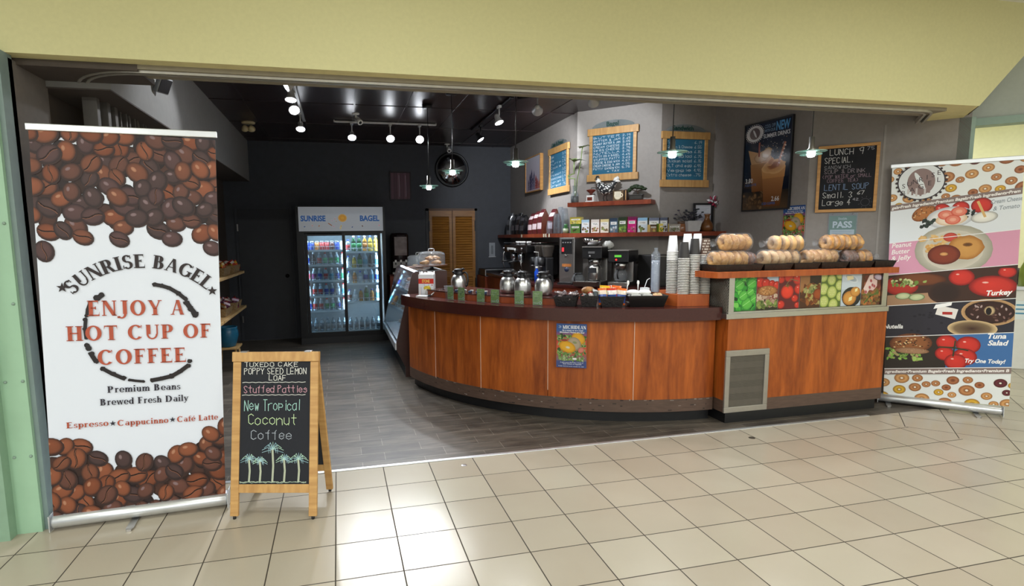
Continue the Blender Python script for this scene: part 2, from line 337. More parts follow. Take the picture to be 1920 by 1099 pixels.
# ------------------------------------------------------------------ printed sheet: x right, z up, faces -y
class Canvas:
    EPS = 0.00001
    def __init__(s, w, h, bgc, shape=None):
        s.w, s.h = w, h; s.v = []; s.f = []; s.c = []; s.y = 0.0; s.n = 0; s.shape = shape
        s.clip = None
        s.poly([(0, 0), (w, 0), (w, h), (0, h)], bgc)
    def raw(s, vs, fs, cols):
        s.y -= s.EPS; o = len(s.v)
        for x, z in vs: s.v.append((x, s.y, z))
        s.c += cols; s.f += [[o + k for k in f] for f in fs]
    def _cl(s, pts):
        """clip convex polygon to the sheet (or s.clip box)"""
        x0, x1, y0, y1 = s.clip or (0, s.w, 0, s.h)
        for ax, lim, sg in ((0, x0, 1), (0, x1, -1), (1, y0, 1), (1, y1, -1)):
            out = []
            for i in range(len(pts)):
                a, b = pts[i - 1], pts[i]; da, db = sg * (a[0][ax] - lim), sg * (b[0][ax] - lim)
                if (da >= 0) != (db >= 0):
                    t = da / (da - db)
                    out.append((tuple(a[0][k] + (b[0][k] - a[0][k]) * t for k in (0, 1)), tuple(a[1][k] + (b[1][k] - a[1][k]) * t for k in range(3))))
                if db >= 0: out.append(b)
            pts = out
            if not pts: break
        return pts
    def faces(s, vs, fs, cols):
        V = []; F = []; Cc = []
        for f in fs:
            p = s._cl([(vs[k], cols[k]) for k in f])
            if len(p) > 2:
                F.append(list(range(len(V), len(V) + len(p)))); V += [q[0] for q in p]; Cc += [q[1] for q in p]
        if F: s.raw(V, F, Cc)
    def poly(s, pts, c, c2=None):
        """convex polygon; c2 = colour of the upper vertices (printed gradient)"""
        a = rgb(c); zs = [p[1] for p in pts]; lo, hi = min(zs), max(zs) + 1e-9
        cols = [tuple(a[k] + ((rgb(c2)[k] - a[k]) * (p[1] - lo) / (hi - lo)) for k in range(3)) for p in pts] if c2 else [a] * len(pts)
        s.faces(pts, [list(range(len(pts)))], cols)
    def rect(s, x0, x1, z0, z1, c, c2=None): s.poly([(x0, z0), (x1, z0), (x1, z1), (x0, z1)], c, c2)
    def ell(s, cx, cz, rx, rz, c, edge=None, rot=0, n=22, hole=0, off=(0, 0), jag=0):
        """ellipse with centre colour and rim colour; hole = inner radius fraction"""
        ca, sa = math.cos(rot), math.sin(rot); e = rgb(edge) if edge else rgb(c); c = rgb(c); vs = []; cols = []
        def P(q, a):
            j = 1 + (random.uniform(-jag, jag) if jag else 0)
            x, z = rx * q * j * math.cos(a), rz * q * j * math.sin(a); return (cx + x * ca - z * sa, cz + x * sa + z * ca)
        A = [2 * PI * k / n for k in range(n)]
        outer = [P(1, a) for a in A]; mid = [tuple(m) for m in (P(0.72 if not hole else (1 + hole) / 2, a) for a in A)]
        if hole:
            inn = [P(hole, a) for a in A]; vs = outer + mid + inn; cols = [e] * n + [c] * n + [e] * n
            fs = [(k, (k + 1) % n, n + (k + 1) % n, n + k) for k in range(n)] + [(n + k, n + (k + 1) % n, 2 * n + (k + 1) % n, 2 * n + k) for k in range(n)]
        else:
            md = tuple(c[k] * 0.75 + e[k] * 0.25 for k in range(3))
            vs = outer + mid + [(cx + off[0] * rx, cz + off[1] * rz)]; cols = [e] * n + [md] * n + [c]
            fs = [(k, (k + 1) % n, n + (k + 1) % n, n + k) for k in range(n)] + [(n + k, n + (k + 1) % n, 2 * n) for k in range(n)]
        s.faces(vs, fs, cols)
    def line(s, pts, wd, c, c2=None):
        vs = []; fs = []
        for a, b in zip(pts[:-1], pts[1:]):
            dx, dz = b[0] - a[0], b[1] - a[1]; L = math.hypot(dx, dz) or 1e-6; nx, nz = -dz / L * wd / 2, dx / L * wd / 2
            ex, ez = dx / L * wd * 0.3, dz / L * wd * 0.3
            o = len(vs); vs += [(a[0] - ex + nx, a[1] - ez + nz), (a[0] - ex - nx, a[1] - ez - nz), (b[0] + ex - nx, b[1] + ez - nz), (b[0] + ex + nx, b[1] + ez + nz)]; fs.append((o, o + 1, o + 2, o + 3))
        s.faces(vs, fs, [rgb(c)] * len(vs))
    def _place(s, glyph, x, z, size, align, wtot, rot=0, sx=1):
        ca, sa = math.cos(rot), math.sin(rot); o = {'l': 0, 'c': -wtot / 2, 'r': -wtot}[align]
        return [(x + ((p[0] + o) * ca * sx - p[1] * sa) * size, z + ((p[0] + o) * sa * sx + p[1] * ca) * size) for p in glyph]
    def text(s, t, x, z, size, c, align='c', bold=0.012, shear=0.0, rot=0, width=None):
        """plain lettering, size = em; width fits the line"""
        vs, fs = bfont(t, bold, shear)
        if not vs: return
        x0, x1 = min(p[0] for p in vs), max(p[0] for p in vs); vs = [(p[0] - x0, p[1]) for p in vs]; W = x1 - x0
        sx = width / (W * size) if width else 1
        s.faces(s._place(vs, x, z, size, align, W, rot, sx), fs, [rgb(c)] * len(vs))
    def serif(s, t, x, z, h, c, align='c', width=None, gap=0.1):
        vs = []; fs = []; cur = 0
        for ch in t:
            g, adv = _G(ch)
            for gv, gf in g:
                o = len(vs); vs += [(cur + p[0], p[1]) for p in gv]; fs += [[o + k for k in f] for f in gf]
            cur += adv + (gap if ch.isupper() else gap * .35)
        W = cur - gap; sx = width / (W * h) if width else 1
        s.faces(s._place(vs, x, z, h, align, W, 0, sx), fs, [rgb(c)] * len(vs))
    def arc_serif(s, t, cx, cz, R, a0, a1, h, c, spaces=0.42):
        tot = sum(_G(ch)[1] + 0.08 for ch in t); cur = 0
        for ch in t:
            g, adv = _G(ch); a = a0 + (a1 - a0) * (cur + adv / 2) / tot; r = math.radians(a); ro = r - PI / 2
            for gv, gf in g:
                q = [((p[0] - adv / 2) * h * 1.0, p[1] * h) for p in gv]
                s.faces([(cx + R * math.cos(r) + p[0] * math.cos(ro) - p[1] * math.sin(ro), cz + R * math.sin(r) + p[0] * math.sin(ro) + p[1] * math.cos(ro)) for p in q], gf, [rgb(c)] * len(gv))
            cur += adv + 0.08
    def hand(s, t, x, z, h, c, wd=0.004, align='l', width=None, jit=0.05, rot=0):
        st, W = strokes(t); sx = width / (W * h) if width else 1
        for pts in st:
            jx, jz = random.uniform(-jit, jit), random.uniform(-jit, jit)
            q = [(p[0] + jx + random.uniform(-jit, jit) * .5, p[1] + jz) for p in pts]
            s.line(s._place(q, x, z, h, align, W, rot, sx), wd, c)
    def star(s, x, z, r, c):
        p = [(x + r * (1 if k % 2 == 0 else 0.4) * math.sin(k * PI / 5), z + r * (1 if k % 2 == 0 else 0.4) * math.cos(k * PI / 5)) for k in range(10)]
        s.faces(p + [(x, z)], [(k, (k + 1) % 10, 10) for k in range(10)], [rgb(c)] * 11)
    def build(s, name, parent=None, m=None, thick=0.002, back=None, bend=None):
        """one mesh: the printed layers on a thin sheet"""
        mb = s; m = m or print_mat(); w, h = s.w, s.h
        vs = list(s.v); fs = [list(f) for f in s.f]; o = len(vs); t = thick
        vs += [(0, 0, 0), (w, 0, 0), (w, 0, h), (0, 0, h), (0, t, 0), (w, t, 0), (w, t, h), (0, t, h)]
        fs2 = [(o + 4, o + 7, o + 6, o + 5), (o, o + 4, o + 5, o + 1), (o + 1, o + 5, o + 6, o + 2), (o + 2, o + 6, o + 7, o + 3), (o + 3, o + 7, o + 4, o)]
        cols = list(s.c) + [rgb(back or 'b0b0ac')] * 8
        if bend: vs = [bend(p) for p in vs]
        me = bpy.data.meshes.new(name); me.from_pydata(vs, [], fs + [list(f) for f in fs2])
        at = me.color_attributes.new('Col', 'FLOAT_COLOR', 'POINT'); at.data.foreach_set('color', [k for c in cols for k in (*c, 1.0)])
        # every printed face looks to -y
        bm = bmesh.new(); bm.from_mesh(me)
        bm.faces.ensure_lookup_table()
        flip = [f for f in bm.faces[:len(fs)] if f.normal.y > 0]
        bmesh.ops.reverse_faces(bm, faces=flip); bm.to_mesh(me); bm.free()
        me.materials.append(m)
        ob = bpy.data.objects.new(name, me); COL.objects.link(ob)
        if parent: ob.parent = parent
        return ob
# ------------------------------------------------------------------ surface materials of the setting
def floor_tile(name, ang=0.0, ox=0.0, oy=0.0):
    m = bpy.data.materials.new(name); m.use_nodes = True; nt = m.node_tree; N = nt.nodes.new; L = nt.links.new; b = nt.nodes['Principled BSDF']
    g = N('ShaderNodeNewGeometry'); mp = N('ShaderNodeMapping'); mp.vector_type = 'TEXTURE'
    mp.inputs['Location'].default_value = (ox, oy, 0); mp.inputs['Rotation'].default_value = (0, 0, ang); mp.inputs['Scale'].default_value = (0.33, 0.33, 0.33)
    L(g.outputs['Position'], mp.inputs['Vector'])
    fl = N('ShaderNodeVectorMath'); fl.operation = 'FLOOR'; fr = N('ShaderNodeVectorMath'); fr.operation = 'FRACTION'
    L(mp.outputs[0], fl.inputs[0]); L(mp.outputs[0], fr.inputs[0])
    sp = N('ShaderNodeSeparateXYZ'); L(fr.outputs[0], sp.inputs[0])
    def M(op, a, v):
        n = N('ShaderNodeMath'); n.operation = op; L(a, n.inputs[0])
        if isinstance(v, float): n.inputs[1].default_value = v
        else: L(v, n.inputs[1])
        return n.outputs[0]
    def edge(o): return M('ABSOLUTE', M('SUBTRACT', o, 0.5), 0.0)
    mx = M('MAXIMUM', edge(sp.outputs[0]), edge(sp.outputs[1]))
    gr = N('ShaderNodeMapRange'); gr.inputs['From Min'].default_value = 0.4885; gr.inputs['From Max'].default_value = 0.4925; L(mx, gr.inputs['Value'])
    wn = N('ShaderNodeTexWhiteNoise'); wn.noise_dimensions = '2D'; L(fl.outputs[0], wn.inputs['Vector'])
    nz = N('ShaderNodeTexNoise'); nz.inputs['Scale'].default_value = 2.2; nz.inputs['Detail'].default_value = 6; L(g.outputs['Position'], nz.inputs['Vector'])
    ad = M('ADD', M('MULTIPLY', wn.outputs['Value'], 0.5), M('MULTIPLY', nz.outputs['Fac'], 0.5))
    cr = N('ShaderNodeValToRGB'); e = cr.color_ramp.elements; e[0].position = 0.25; e[0].color = (*rgb('aca292'), 1); e[1].position = 0.8; e[1].color = (*rgb('b6ae9e'), 1); L(ad, cr.inputs[0])
    mix = N('ShaderNodeMixRGB'); L(gr.outputs[0], mix.inputs[0]); L(cr.outputs[0], mix.inputs[1]); mix.inputs[2].default_value = (*rgb('3c352c'), 1)
    L(mix.outputs[0], b.inputs['Base Color'])
    rr = N('ShaderNodeMapRange'); rr.inputs['To Min'].default_value = 0.24; rr.inputs['To Max'].default_value = 0.8; L(gr.outputs[0], rr.inputs['Value']); L(rr.outputs[0], b.inputs['Roughness'])
    b.inputs['Specular IOR Level'].default_value = 0.42
    bp = N('ShaderNodeBump'); bp.invert = True; bp.inputs['Distance'].default_value = 0.003; bp.inputs['Strength'].default_value = 0.5; L(gr.outputs[0], bp.inputs['Height']); L(bp.outputs[0], b.inputs['Normal'])
    return m
def plank_floor():
    m = bpy.data.materials.new('dark_vinyl_plank'); m.use_nodes = True; nt = m.node_tree; N = nt.nodes.new; L = nt.links.new; b = nt.nodes['Principled BSDF']
    g = N('ShaderNodeNewGeometry'); br = N('ShaderNodeTexBrick'); mp = N('ShaderNodeMapping'); L(g.outputs['Position'], mp.inputs[0]); mp.inputs['Location'].default_value = (0.1, 0.02, 0)
    br.inputs['Scale'].default_value = 1.0; br.inputs['Brick Width'].default_value = 0.46; br.inputs['Row Height'].default_value = 0.155; br.inputs['Mortar Size'].default_value = 0.0016
    br.offset = 0.37; br.offset_frequency = 2; br.inputs['Mortar Smooth'].default_value = 0.0
    br.inputs['Color1'].default_value = (*rgb('504a44'), 1); br.inputs['Color2'].default_value = (*rgb('645d55'), 1); br.inputs['Mortar'].default_value = (*rgb('928c82'), 1)
    L(mp.outputs[0], br.inputs['Vector'])
    nz = N('ShaderNodeTexNoise'); nz.inputs['Scale'].default_value = 1.0; nz.inputs['Detail'].default_value = 7; nz.inputs['Roughness'].default_value = 0.62
    m2 = N('ShaderNodeMapping'); m2.inputs['Scale'].default_value = (3.0, 14, 1); L(g.outputs['Position'], m2.inputs[0]); L(m2.outputs[0], nz.inputs['Vector'])
    cr = N('ShaderNodeValToRGB'); e = cr.color_ramp.elements; e[0].position = 0.36; e[0].color = (0.50, 0.50, 0.50, 1); e[1].position = 0.66; e[1].color = (1.15, 1.12, 1.08, 1); L(nz.outputs['Fac'], cr.inputs[0])
    mx = N('ShaderNodeMixRGB'); mx.blend_type = 'MULTIPLY'; mx.inputs[0].default_value = 1; L(br.outputs['Color'], mx.inputs[1]); L(cr.outputs[0], mx.inputs[2]); L(mx.outputs[0], b.inputs['Base Color'])
    b.inputs['Roughness'].default_value = 0.42; b.inputs['Specular IOR Level'].default_value = 0.4
    return m
def ceiling_tile():
    m = bpy.data.materials.new('dark_ceiling_tile'); m.use_nodes = True; nt = m.node_tree; N = nt.nodes.new; L = nt.links.new; b = nt.nodes['Principled BSDF']
    nz = N('ShaderNodeTexNoise'); nz.inputs['Scale'].default_value = 9; g = N('ShaderNodeNewGeometry'); L(g.outputs['Position'], nz.inputs['Vector'])
    cr = N('ShaderNodeValToRGB'); e = cr.color_ramp.elements; e[0].color = (*rgb('24191b'), 1); e[1].color = (*rgb('382a2b'), 1); L(nz.outputs['Fac'], cr.inputs[0]); L(cr.outputs[0], b.inputs['Base Color'])
    b.inputs['Roughness'].default_value = 0.33
    return m
def cherry(name, dark='76340f', light='bd6426', sx=6.0, rough=0.4):
    """cherry laminate with upright grain in object space"""
    m = bpy.data.materials.new(name); m.use_nodes = True; nt = m.node_tree; N = nt.nodes.new; L = nt.links.new; b = nt.nodes['Principled BSDF']
    tc = N('ShaderNodeTexCoord'); mp = N('ShaderNodeMapping'); mp.inputs['Scale'].default_value = (sx, sx, 0.7); L(tc.outputs['Object'], mp.inputs[0])
    n1 = N('ShaderNodeTexNoise'); n1.inputs['Scale'].default_value = 1.6; n1.inputs['Detail'].default_value = 9; n1.inputs['Roughness'].default_value = 0.62; n1.inputs['Distortion'].default_value = 0.7; L(mp.outputs[0], n1.inputs['Vector'])
    m2 = N('ShaderNodeMapping'); m2.inputs['Scale'].default_value = (40, 40, 7); L(tc.outputs['Object'], m2.inputs[0]); n2 = N('ShaderNodeTexNoise'); n2.inputs['Scale'].default_value = 1; n2.inputs['Detail'].default_value = 5; L(m2.outputs[0], n2.inputs['Vector'])
    ad = N('ShaderNodeMath'); ad.operation = 'MULTIPLY_ADD'; ad.inputs[1].default_value = 0.3; L(n2.outputs['Fac'], ad.inputs[0]); L(n1.outputs['Fac'], ad.inputs[2])
    cr = N('ShaderNodeValToRGB'); e = cr.color_ramp.elements; e[0].position = 0.42; e[0].color = (*rgb(dark), 1); e[1].position = 0.86; e[1].color = (*rgb(light), 1); L(ad.outputs[0], cr.inputs[0]); L(cr.outputs[0], b.inputs['Base Color'])
    b.inputs['Roughness'].default_value = rough; b.inputs['Specular IOR Level'].default_value = 0.4
    return m
M_yel = mat('yellow_bulkhead_paint', 'cac594', 0.6, vary=0.03, scale=40, bump=0.05)
M_yel2 = mat('soffit_yellow_lightened', 'ded39c', 0.6, vary=0.05)  # header yellow lightened to stand in for light bounced off the floor
M_green = mat('sage_green_metal', '9cc0a4', 0.4, vary=0.05, scale=6)
M_greend = mat('grey_green_trim', '8aa094', 0.5, vary=0.04)
M_bluegr = mat('blue_grey_jamb', '7d8f8e', 0.5, vary=0.05)
M_gray = mat('taupe_wall_paint', '8b8581', 0.75, vary=0.05, scale=25, bump=0.03)
M_grayl = mat('pale_grey_wall_paint', '98938f', 0.7, vary=0.04, scale=25, bump=0.03)
M_bulk = mat('bulkhead_paint', '8c8a88', 0.7, vary=0.04)
M_navy = mat('charcoal_wall_paint', '3a3d45', 0.6, vary=0.08, scale=12)
M_navyd = mat('charcoal_door_paint', '2c2e35', 0.5, vary=0.08, scale=12)
M_brown = mat('dark_brown_paint', '4e453f', 0.7, vary=0.08, scale=12)
M_cream = mat('cream_wall_paint', 'e2e2c4', 0.7, vary=0.03)
M_mallg = mat('grey_mall_paint', 'a9afa8', 0.7, vary=0.03, scale=30)
M_ceil = ceiling_tile()
M_hallc = mat('white_acoustic_tile', 'd8d6cc', 0.8, vary=0.05, scale=60)
M_steel = mat('brushed_steel', 'b8b6b4', 0.3, 1.0, vary=0.06, scale=30, stretch=(1, 1, 14))
M_alu = mat('silver_aluminium', 'd6d9dd', 0.34, 0.75, vary=0.03)
M_chrome = mat('chrome', 'd8d8dc', 0.1, 1.0, vary=0.02)
M_blk = mat('black_plastic', '17171a', 0.4, vary=0.1)
M_blkm = mat('black_metal', '131316', 0.35, 0.3, vary=0.1)
M_white = mat('white_plastic', 'e8e8e6', 0.4, vary=0.02)
M_cherry = cherry('cherry_laminate')
M_cherry2 = cherry('cherry_shelf', '6a2a18', '94452a', 5.0)
M_maroon = mat('maroon_laminate_top', '43201d', 0.18, vary=0.10, scale=60, spec=0.5)
M_brnst = mat('worn_brown_kickband', '5a463c', 0.55, vary=0.18, scale=9, stretch=(1, 1, 6))
M_pine = mat('golden_pine', 'bb8c52', 0.45, c2='cfa468', vary=0.08, scale=4, stretch=(1, 1, 9))
M_pinex = mat('golden_pine_rail', 'bb8c52', 0.45, c2='cfa468', vary=0.08, scale=4, stretch=(9, 9, 1))
M_oak = mat('honey_oak_frame', 'b07c3e', 0.45, c2='c89450', vary=0.1, scale=6, stretch=(1, 1, 5))

# ------------------------------------------------------------------ setting: floors
H = 3.2; HH = 3.44; WX = -1.65; BY = 6.1
RW = [(3.1, BY), (3.1, 3.24), (3.84, 2.5), (4.56, 2.5), (4.70, 1.20), (5.56, 0.34)]      # plan line of the right-hand walls
d = (0.3827, -0.9239); q0 = (4.694, 0.021)
bl = (q0[0] - d[0] * 0.335, q0[1] - d[1] * 0.335); br_ = (q0[0] + d[0] * 9, q0[1] + d[1] * 9)
struct('floor', MB().prism([(-9, -8.3), (br_[0], -8.3), bl, (-9, 0.33)], -0.1, 0.0, floor_tile('beige_floor_tile')))
struct('floor', MB().prism([bl, (br_[0], -8.3), (18, -8.3), (18, 9), (6.6, 9), (5.57, 0.33)], -0.1, 0.0, floor_tile('beige_floor_tile_diagonal', PI / 4, q0[0], q0[1])))
struct('floor', MB().prism([(-1.75, 0.33), (5.57, 0.33), (4.78, 1.2), (4.64, 2.6), (3.9, 2.6), (3.2, 3.3), (3.2, BY + .1), (-1.75, BY + .1)], -0.1, 0.0, plank_floor()))
struct('trim_1', MB().box(-1.6, 4.66, 0.318, 0.35, 0, 0.006, M_alu, b=0.002))

# ------------------------------------------------------------------ setting: walls
struct('wall_back', MB().box(WX - .1, 3.2, BY, BY + 0.1, 0, H, M_navy))
struct('wall_left', MB().box(WX - .1, WX, 0.02, BY, 0, H, M_brown).box(WX, WX + 0.05, 0.02, 0.44, 0, 2.62, mat('jamb_taupe', '6e6762', .7)))
def wall_seg(a, b, m, z1=H, th=0.1):
    dx, dy = b[0] - a[0], b[1] - a[1]; L = math.hypot(dx, dy); n = (-dy / L * th, dx / L * th)
    return MB().prism([a, b, (b[0] + n[0], b[1] + n[1]), (a[0] + n[0], a[1] + n[1])], 0, z1, m)
for i in range(5): struct('wall_right', wall_seg(RW[i], RW[i + 1], M_grayl if i == 1 else M_gray, H))
struct('trim_2', MB().box(-0.009, 0.009, -0.004, 0.0, 0, 2.64, M_grayl, M=Matrix.Translation((5.125, 0.775, 0)) @ Matrix.Rotation(-PI / 4, 4, 'Z')))
# dark dropped ceiling with its grid
cm = MB().prism([(-1.25, 0.3), (5.6, 0.3), (4.7, 1.2), (4.58, 2.6), (3.9, 2.6), (3.2, 3.3), (3.2, BY), (-1.25, BY)], H, H + 0.08, M_ceil)
M_grid = mat('painted_ceiling_grid', '2e2224', 0.3, vary=0.05)
for k in range(5): cm.box(-1.25, 3.15 if k > 1 else 4.5, 0.9 + 1.22 * k, 0.92 + 1.22 * k, H - 0.006, H, M_grid)
for k in range(9): cm.box(-0.9 + 0.61 * k, -0.878 + 0.61 * k, 0.3, BY if k < 7 else 2.5, H - 0.006, H, M_grid)
struct('ceiling', cm)
# bulkhead over the left wall and brown soffit by the opening
struct('wall_left', MB().box(WX, -1.25, 0.42, BY, 2.571, H, M_bulk).box(WX, -1.252, 0.422, BY, 2.563, 2.571, M_brown))  # brown sheet under the bulkhead puts its shade into the colour
# yellow shopfront header: face, lightened underside, slanted right end
struct('wall_front', MB().box(-6, -1.66, 0.0, 0.3, 2.64, HH, M_yel)
       .add([(-1.66, 0, 2.64), (5.15, 0, 2.64), (5.62, -0.02, 3.12), (5.84, -0.03, HH), (-1.66, 0, HH), (-1.66, .3, 2.64), (5.45, .3, 2.64), (5.9, .3, 3.12), (6.1, .3, HH), (-1.66, .3, HH)],
            [(0, 1, 2, 3, 4), (5, 9, 8, 7, 6), (1, 6, 7, 2), (2, 7, 8, 3), (3, 8, 9, 4), (0, 4, 9, 5)], M_yel)
       .add([(-1.75, 0.003, 2.641), (5.146, 0.003, 2.641), (5.66, 0.53, 2.641), (5.25, 0.6, 2.641), (4.83, 0.1, 2.641), (-1.75, 0.1, 2.641), (-1.75, 0.003, 2.65), (5.146, 0.003, 2.65), (5.66, 0.53, 2.65), (5.25, 0.6, 2.65), (4.83, 0.1, 2.65), (-1.75, 0.1, 2.65)],
            [(0, 5, 4, 3, 2, 1), (6, 7, 8, 9, 10, 11), (0, 1, 7, 6), (1, 2, 8, 7), (2, 3, 9, 8), (3, 4, 10, 9), (4, 5, 11, 10), (5, 0, 6, 11)], M_yel2))
struct('ceiling', MB().box(-1.75, -1.0, 0.1, 0.42, 2.605, 2.64, M_brown).box(-1.0, 4.95, 0.1, 0.3, 2.615, 2.66, mat('soffit_return', '8a8270', .7)))
# sliding-shutter track that bends round both ends of the opening
tp = [(-1.44, 4.0), (-1.44, 0.62)] + [(-1.44 + 0.42 * (1 - math.cos(a)), 0.62 - 0.47 * math.sin(a)) for a in [PI / 2 * k / 10 for k in range(1, 11)]]
tp += [(4.72, 0.13)] + [(4.72 + 0.22 * math.sin(a), 0.13 + 0.22 * (1 - math.cos(a))) for a in [PI / 4 * k / 5 for k in range(1, 6)]] + [(5.2, 0.52)]
def sweep_plan(path, prof, m):
    """profile (offset, z) swept along a plan polyline"""
    mb = MB(); vs = []; n = len(prof)
    for i, p in enumerate(path):
        a = path[max(i - 1, 0)]; b = path[min(i + 1, len(path) - 1)]; dx, dy = b[0] - a[0], b[1] - a[1]; l = math.hypot(dx, dy); nx, ny = -dy / l, dx / l
        vs += [(p[0] + nx * o, p[1] + ny * o, z) for o, z in prof]
    fs = [(i * n + k, i * n + (k + 1) % n, (i + 1) * n + (k + 1) % n, (i + 1) * n + k) for i in range(len(path) - 1) for k in range(n)]
    return mb.add(vs, fs + [list(range(n)), [len(vs) - n + k for k in range(n)]], m)
tr = sweep_plan(tp, [(-0.03, 2.6), (-0.012, 2.6), (-0.012, 2.625), (0.012, 2.625), (0.012, 2.6), (0.03, 2.6), (0.03, 2.64), (-0.03, 2.64)], mat('track_alu', 'b4b0a6', 0.35, 0.6, vary=0.08))
tr2 = sweep_plan(tp, [(-0.012, 2.618), (0.012, 2.618), (0.012, 2.624), (-0.012, 2.624)], M_blkm); tr.add(tr2.v, tr2.f, M_blkm)
struct('trim_3', tr)
# sage green pilaster at the left, post at the right end
struct('wall_front', MB().box(-1.9, -1.625, -0.09, 0.06, 0, 2.64, M_green).box(-1.625, -1.6, -0.065, 0.06, 0, 2.64, M_bluegr).box(-6, -1.75, -0.16, 0.06, 0, 2.64, mat('sage_green_metal_shaded', '86a58e', 0.4)))  # darker green on the forward block is shading put into its colour
rv = MB()
for zz, xx in [(1.74, -1.646), (1.308, -1.645), (0.879, -1.724), (0.879, -1.641), (0.45, -1.722), (0.45, -1.642), (2.2, -1.72), (2.2, -1.645)]:
    rv.lathe([(0.009, 0), (0.008, 0.004), (0.005, 0.009), (0, 0.01)], M_greend, n=10, M=Matrix.Translation((xx, -0.09, zz)) @ Matrix.Rotation(PI / 2, 4, 'X'))
struct('trim_4', rv)
struct('wall_front', MB().prism([(5.50, 0.40), (5.58, 0.32), (5.72, 0.46), (5.64, 0.54)], 0, 2.64, M_greend))
# mall beyond: neighbouring bulkhead and beam, cream wall, hall ceiling
def diag(x0, x1, s, z0, z1, m, th=0.12, mb=None):
    mb = mb or MB(); y0, y1 = s - x0, s - x1; k = th / 2 ** 0.5
    return mb.prism([(x0, y0), (x1, y1), (x1 + k, y1 + k), (x0 + k, y0 + k)], z0, z1, m)
struct('wall_neighbour', diag(5.55, 8.4, 6.16, 2.585, 2.65, M_greend, 0.16))
struct('wall_neighbour', diag(5.5, 8.4, 6.2, 2.65, HH, M_mallg, 0.1))
struct('wall_neighbour', MB().prism([(5.65, 0.55), (5.72, 0.46), (10.2, 6.9), (10.1, 7.0)], 0, 3.3, M_cream))
struct('wall_neighbour', MB().box(10.1, 10.25, -8.3, 7.0, 0, HH, M_cream))
struct('ceiling', MB().box(-9, 18, -8.3, 0.0, HH, HH + 0.1, M_hallc).box(5.6, 18, 0.0, 9, HH, HH + 0.1, M_hallc))
# doors
dm = MB().box(-1.5, -0.63, BY - 0.03, BY, 0, 2.17, M_navy).box(-1.46, -0.67, BY - 0.045, BY - 0.028, 0.02, 2.13, M_navyd)
D1 = struct('door_1', dm)
kb = MB().lathe([(0.028, 0), (0.028, 0.008), (0.011, 0.012), (0.011, 0.04), (0.026, 0.048), (0.03, 0.062), (0.02, 0.075), (0, 0.078)], mat('dark_bronze', '2a2622', 0.3, 0.8), n=14, M=Matrix.Translation((-0.74, BY - 0.045, 1.05)) @ Matrix.Rotation(PI / 2, 4, 'X'))
kb.build('door_knob', D1)
hg = MB()
for hz in (0.3, 1.78): hg.box(-1.475, -1.455, BY - 0.056, BY - 0.045, hz, hz + 0.11, M_steel)
hg.build('hinge', D1)
M_louv = mat('golden_brown_louver', '8a5a22', 0.4, c2='a06c2c', vary=0.1, scale=5, stretch=(1, 1, 8))
dm = MB()
for x0, x1 in ((1.62, 2.02), (2.03, 2.43)):
    dm.box(x0, x0 + 0.05, BY - 0.06, BY - 0.025, 0.02, 2.1, M_louv).box(x1 - 0.05, x1, BY - 0.06, BY - 0.025, 0.02, 2.1, M_louv)
    for z0, z1 in ((0.02, 0.14), (0.95, 1.05), (2.0, 2.1)): dm.box(x0 + 0.05, x1 - 0.05, BY - 0.058, BY - 0.027, z0, z1, M_louv)
    for a, b2 in ((0.14, 0.95), (1.05, 2.0)):
        n = int((b2 - a) / 0.042)
        for k in range(n):
            z = a + (b2 - a) * k / n
            dm.add([(x0 + .05, BY - .055, z), (x1 - .05, BY - .055, z), (x1 - .05, BY - .025, z + .045), (x0 + .05, BY - .025, z + .045), (x0 + .05, BY - .05, z - .006), (x1 - .05, BY - .05, z - .006), (x1 - .05, BY - .02, z + .039), (x0 + .05, BY - .02, z + .039)],
                   [(0, 1, 2, 3), (7, 6, 5, 4), (0, 4, 5, 1), (3, 2, 6, 7)], M_louv)
D2 = struct('door_2', dm)
MB().box(1.57, 1.62, BY - 0.03, BY, 0, 2.14, M_navyd).box(2.43, 2.48, BY - 0.03, BY, 0, 2.14, M_navyd).box(1.57, 2.48, BY - 0.03, BY, 2.1, 2.14, mat('door_head', '6a5040', 0.6)).build('door_frame', D2)
hg = MB()
for hx in (1.61, 2.42):
    for hz in (0.75, 1.75): hg.box(hx, hx + 0.02, BY - 0.075, BY - 0.055, hz, hz + 0.18, M_blkm)
hg.build('spring_hinge', D2)

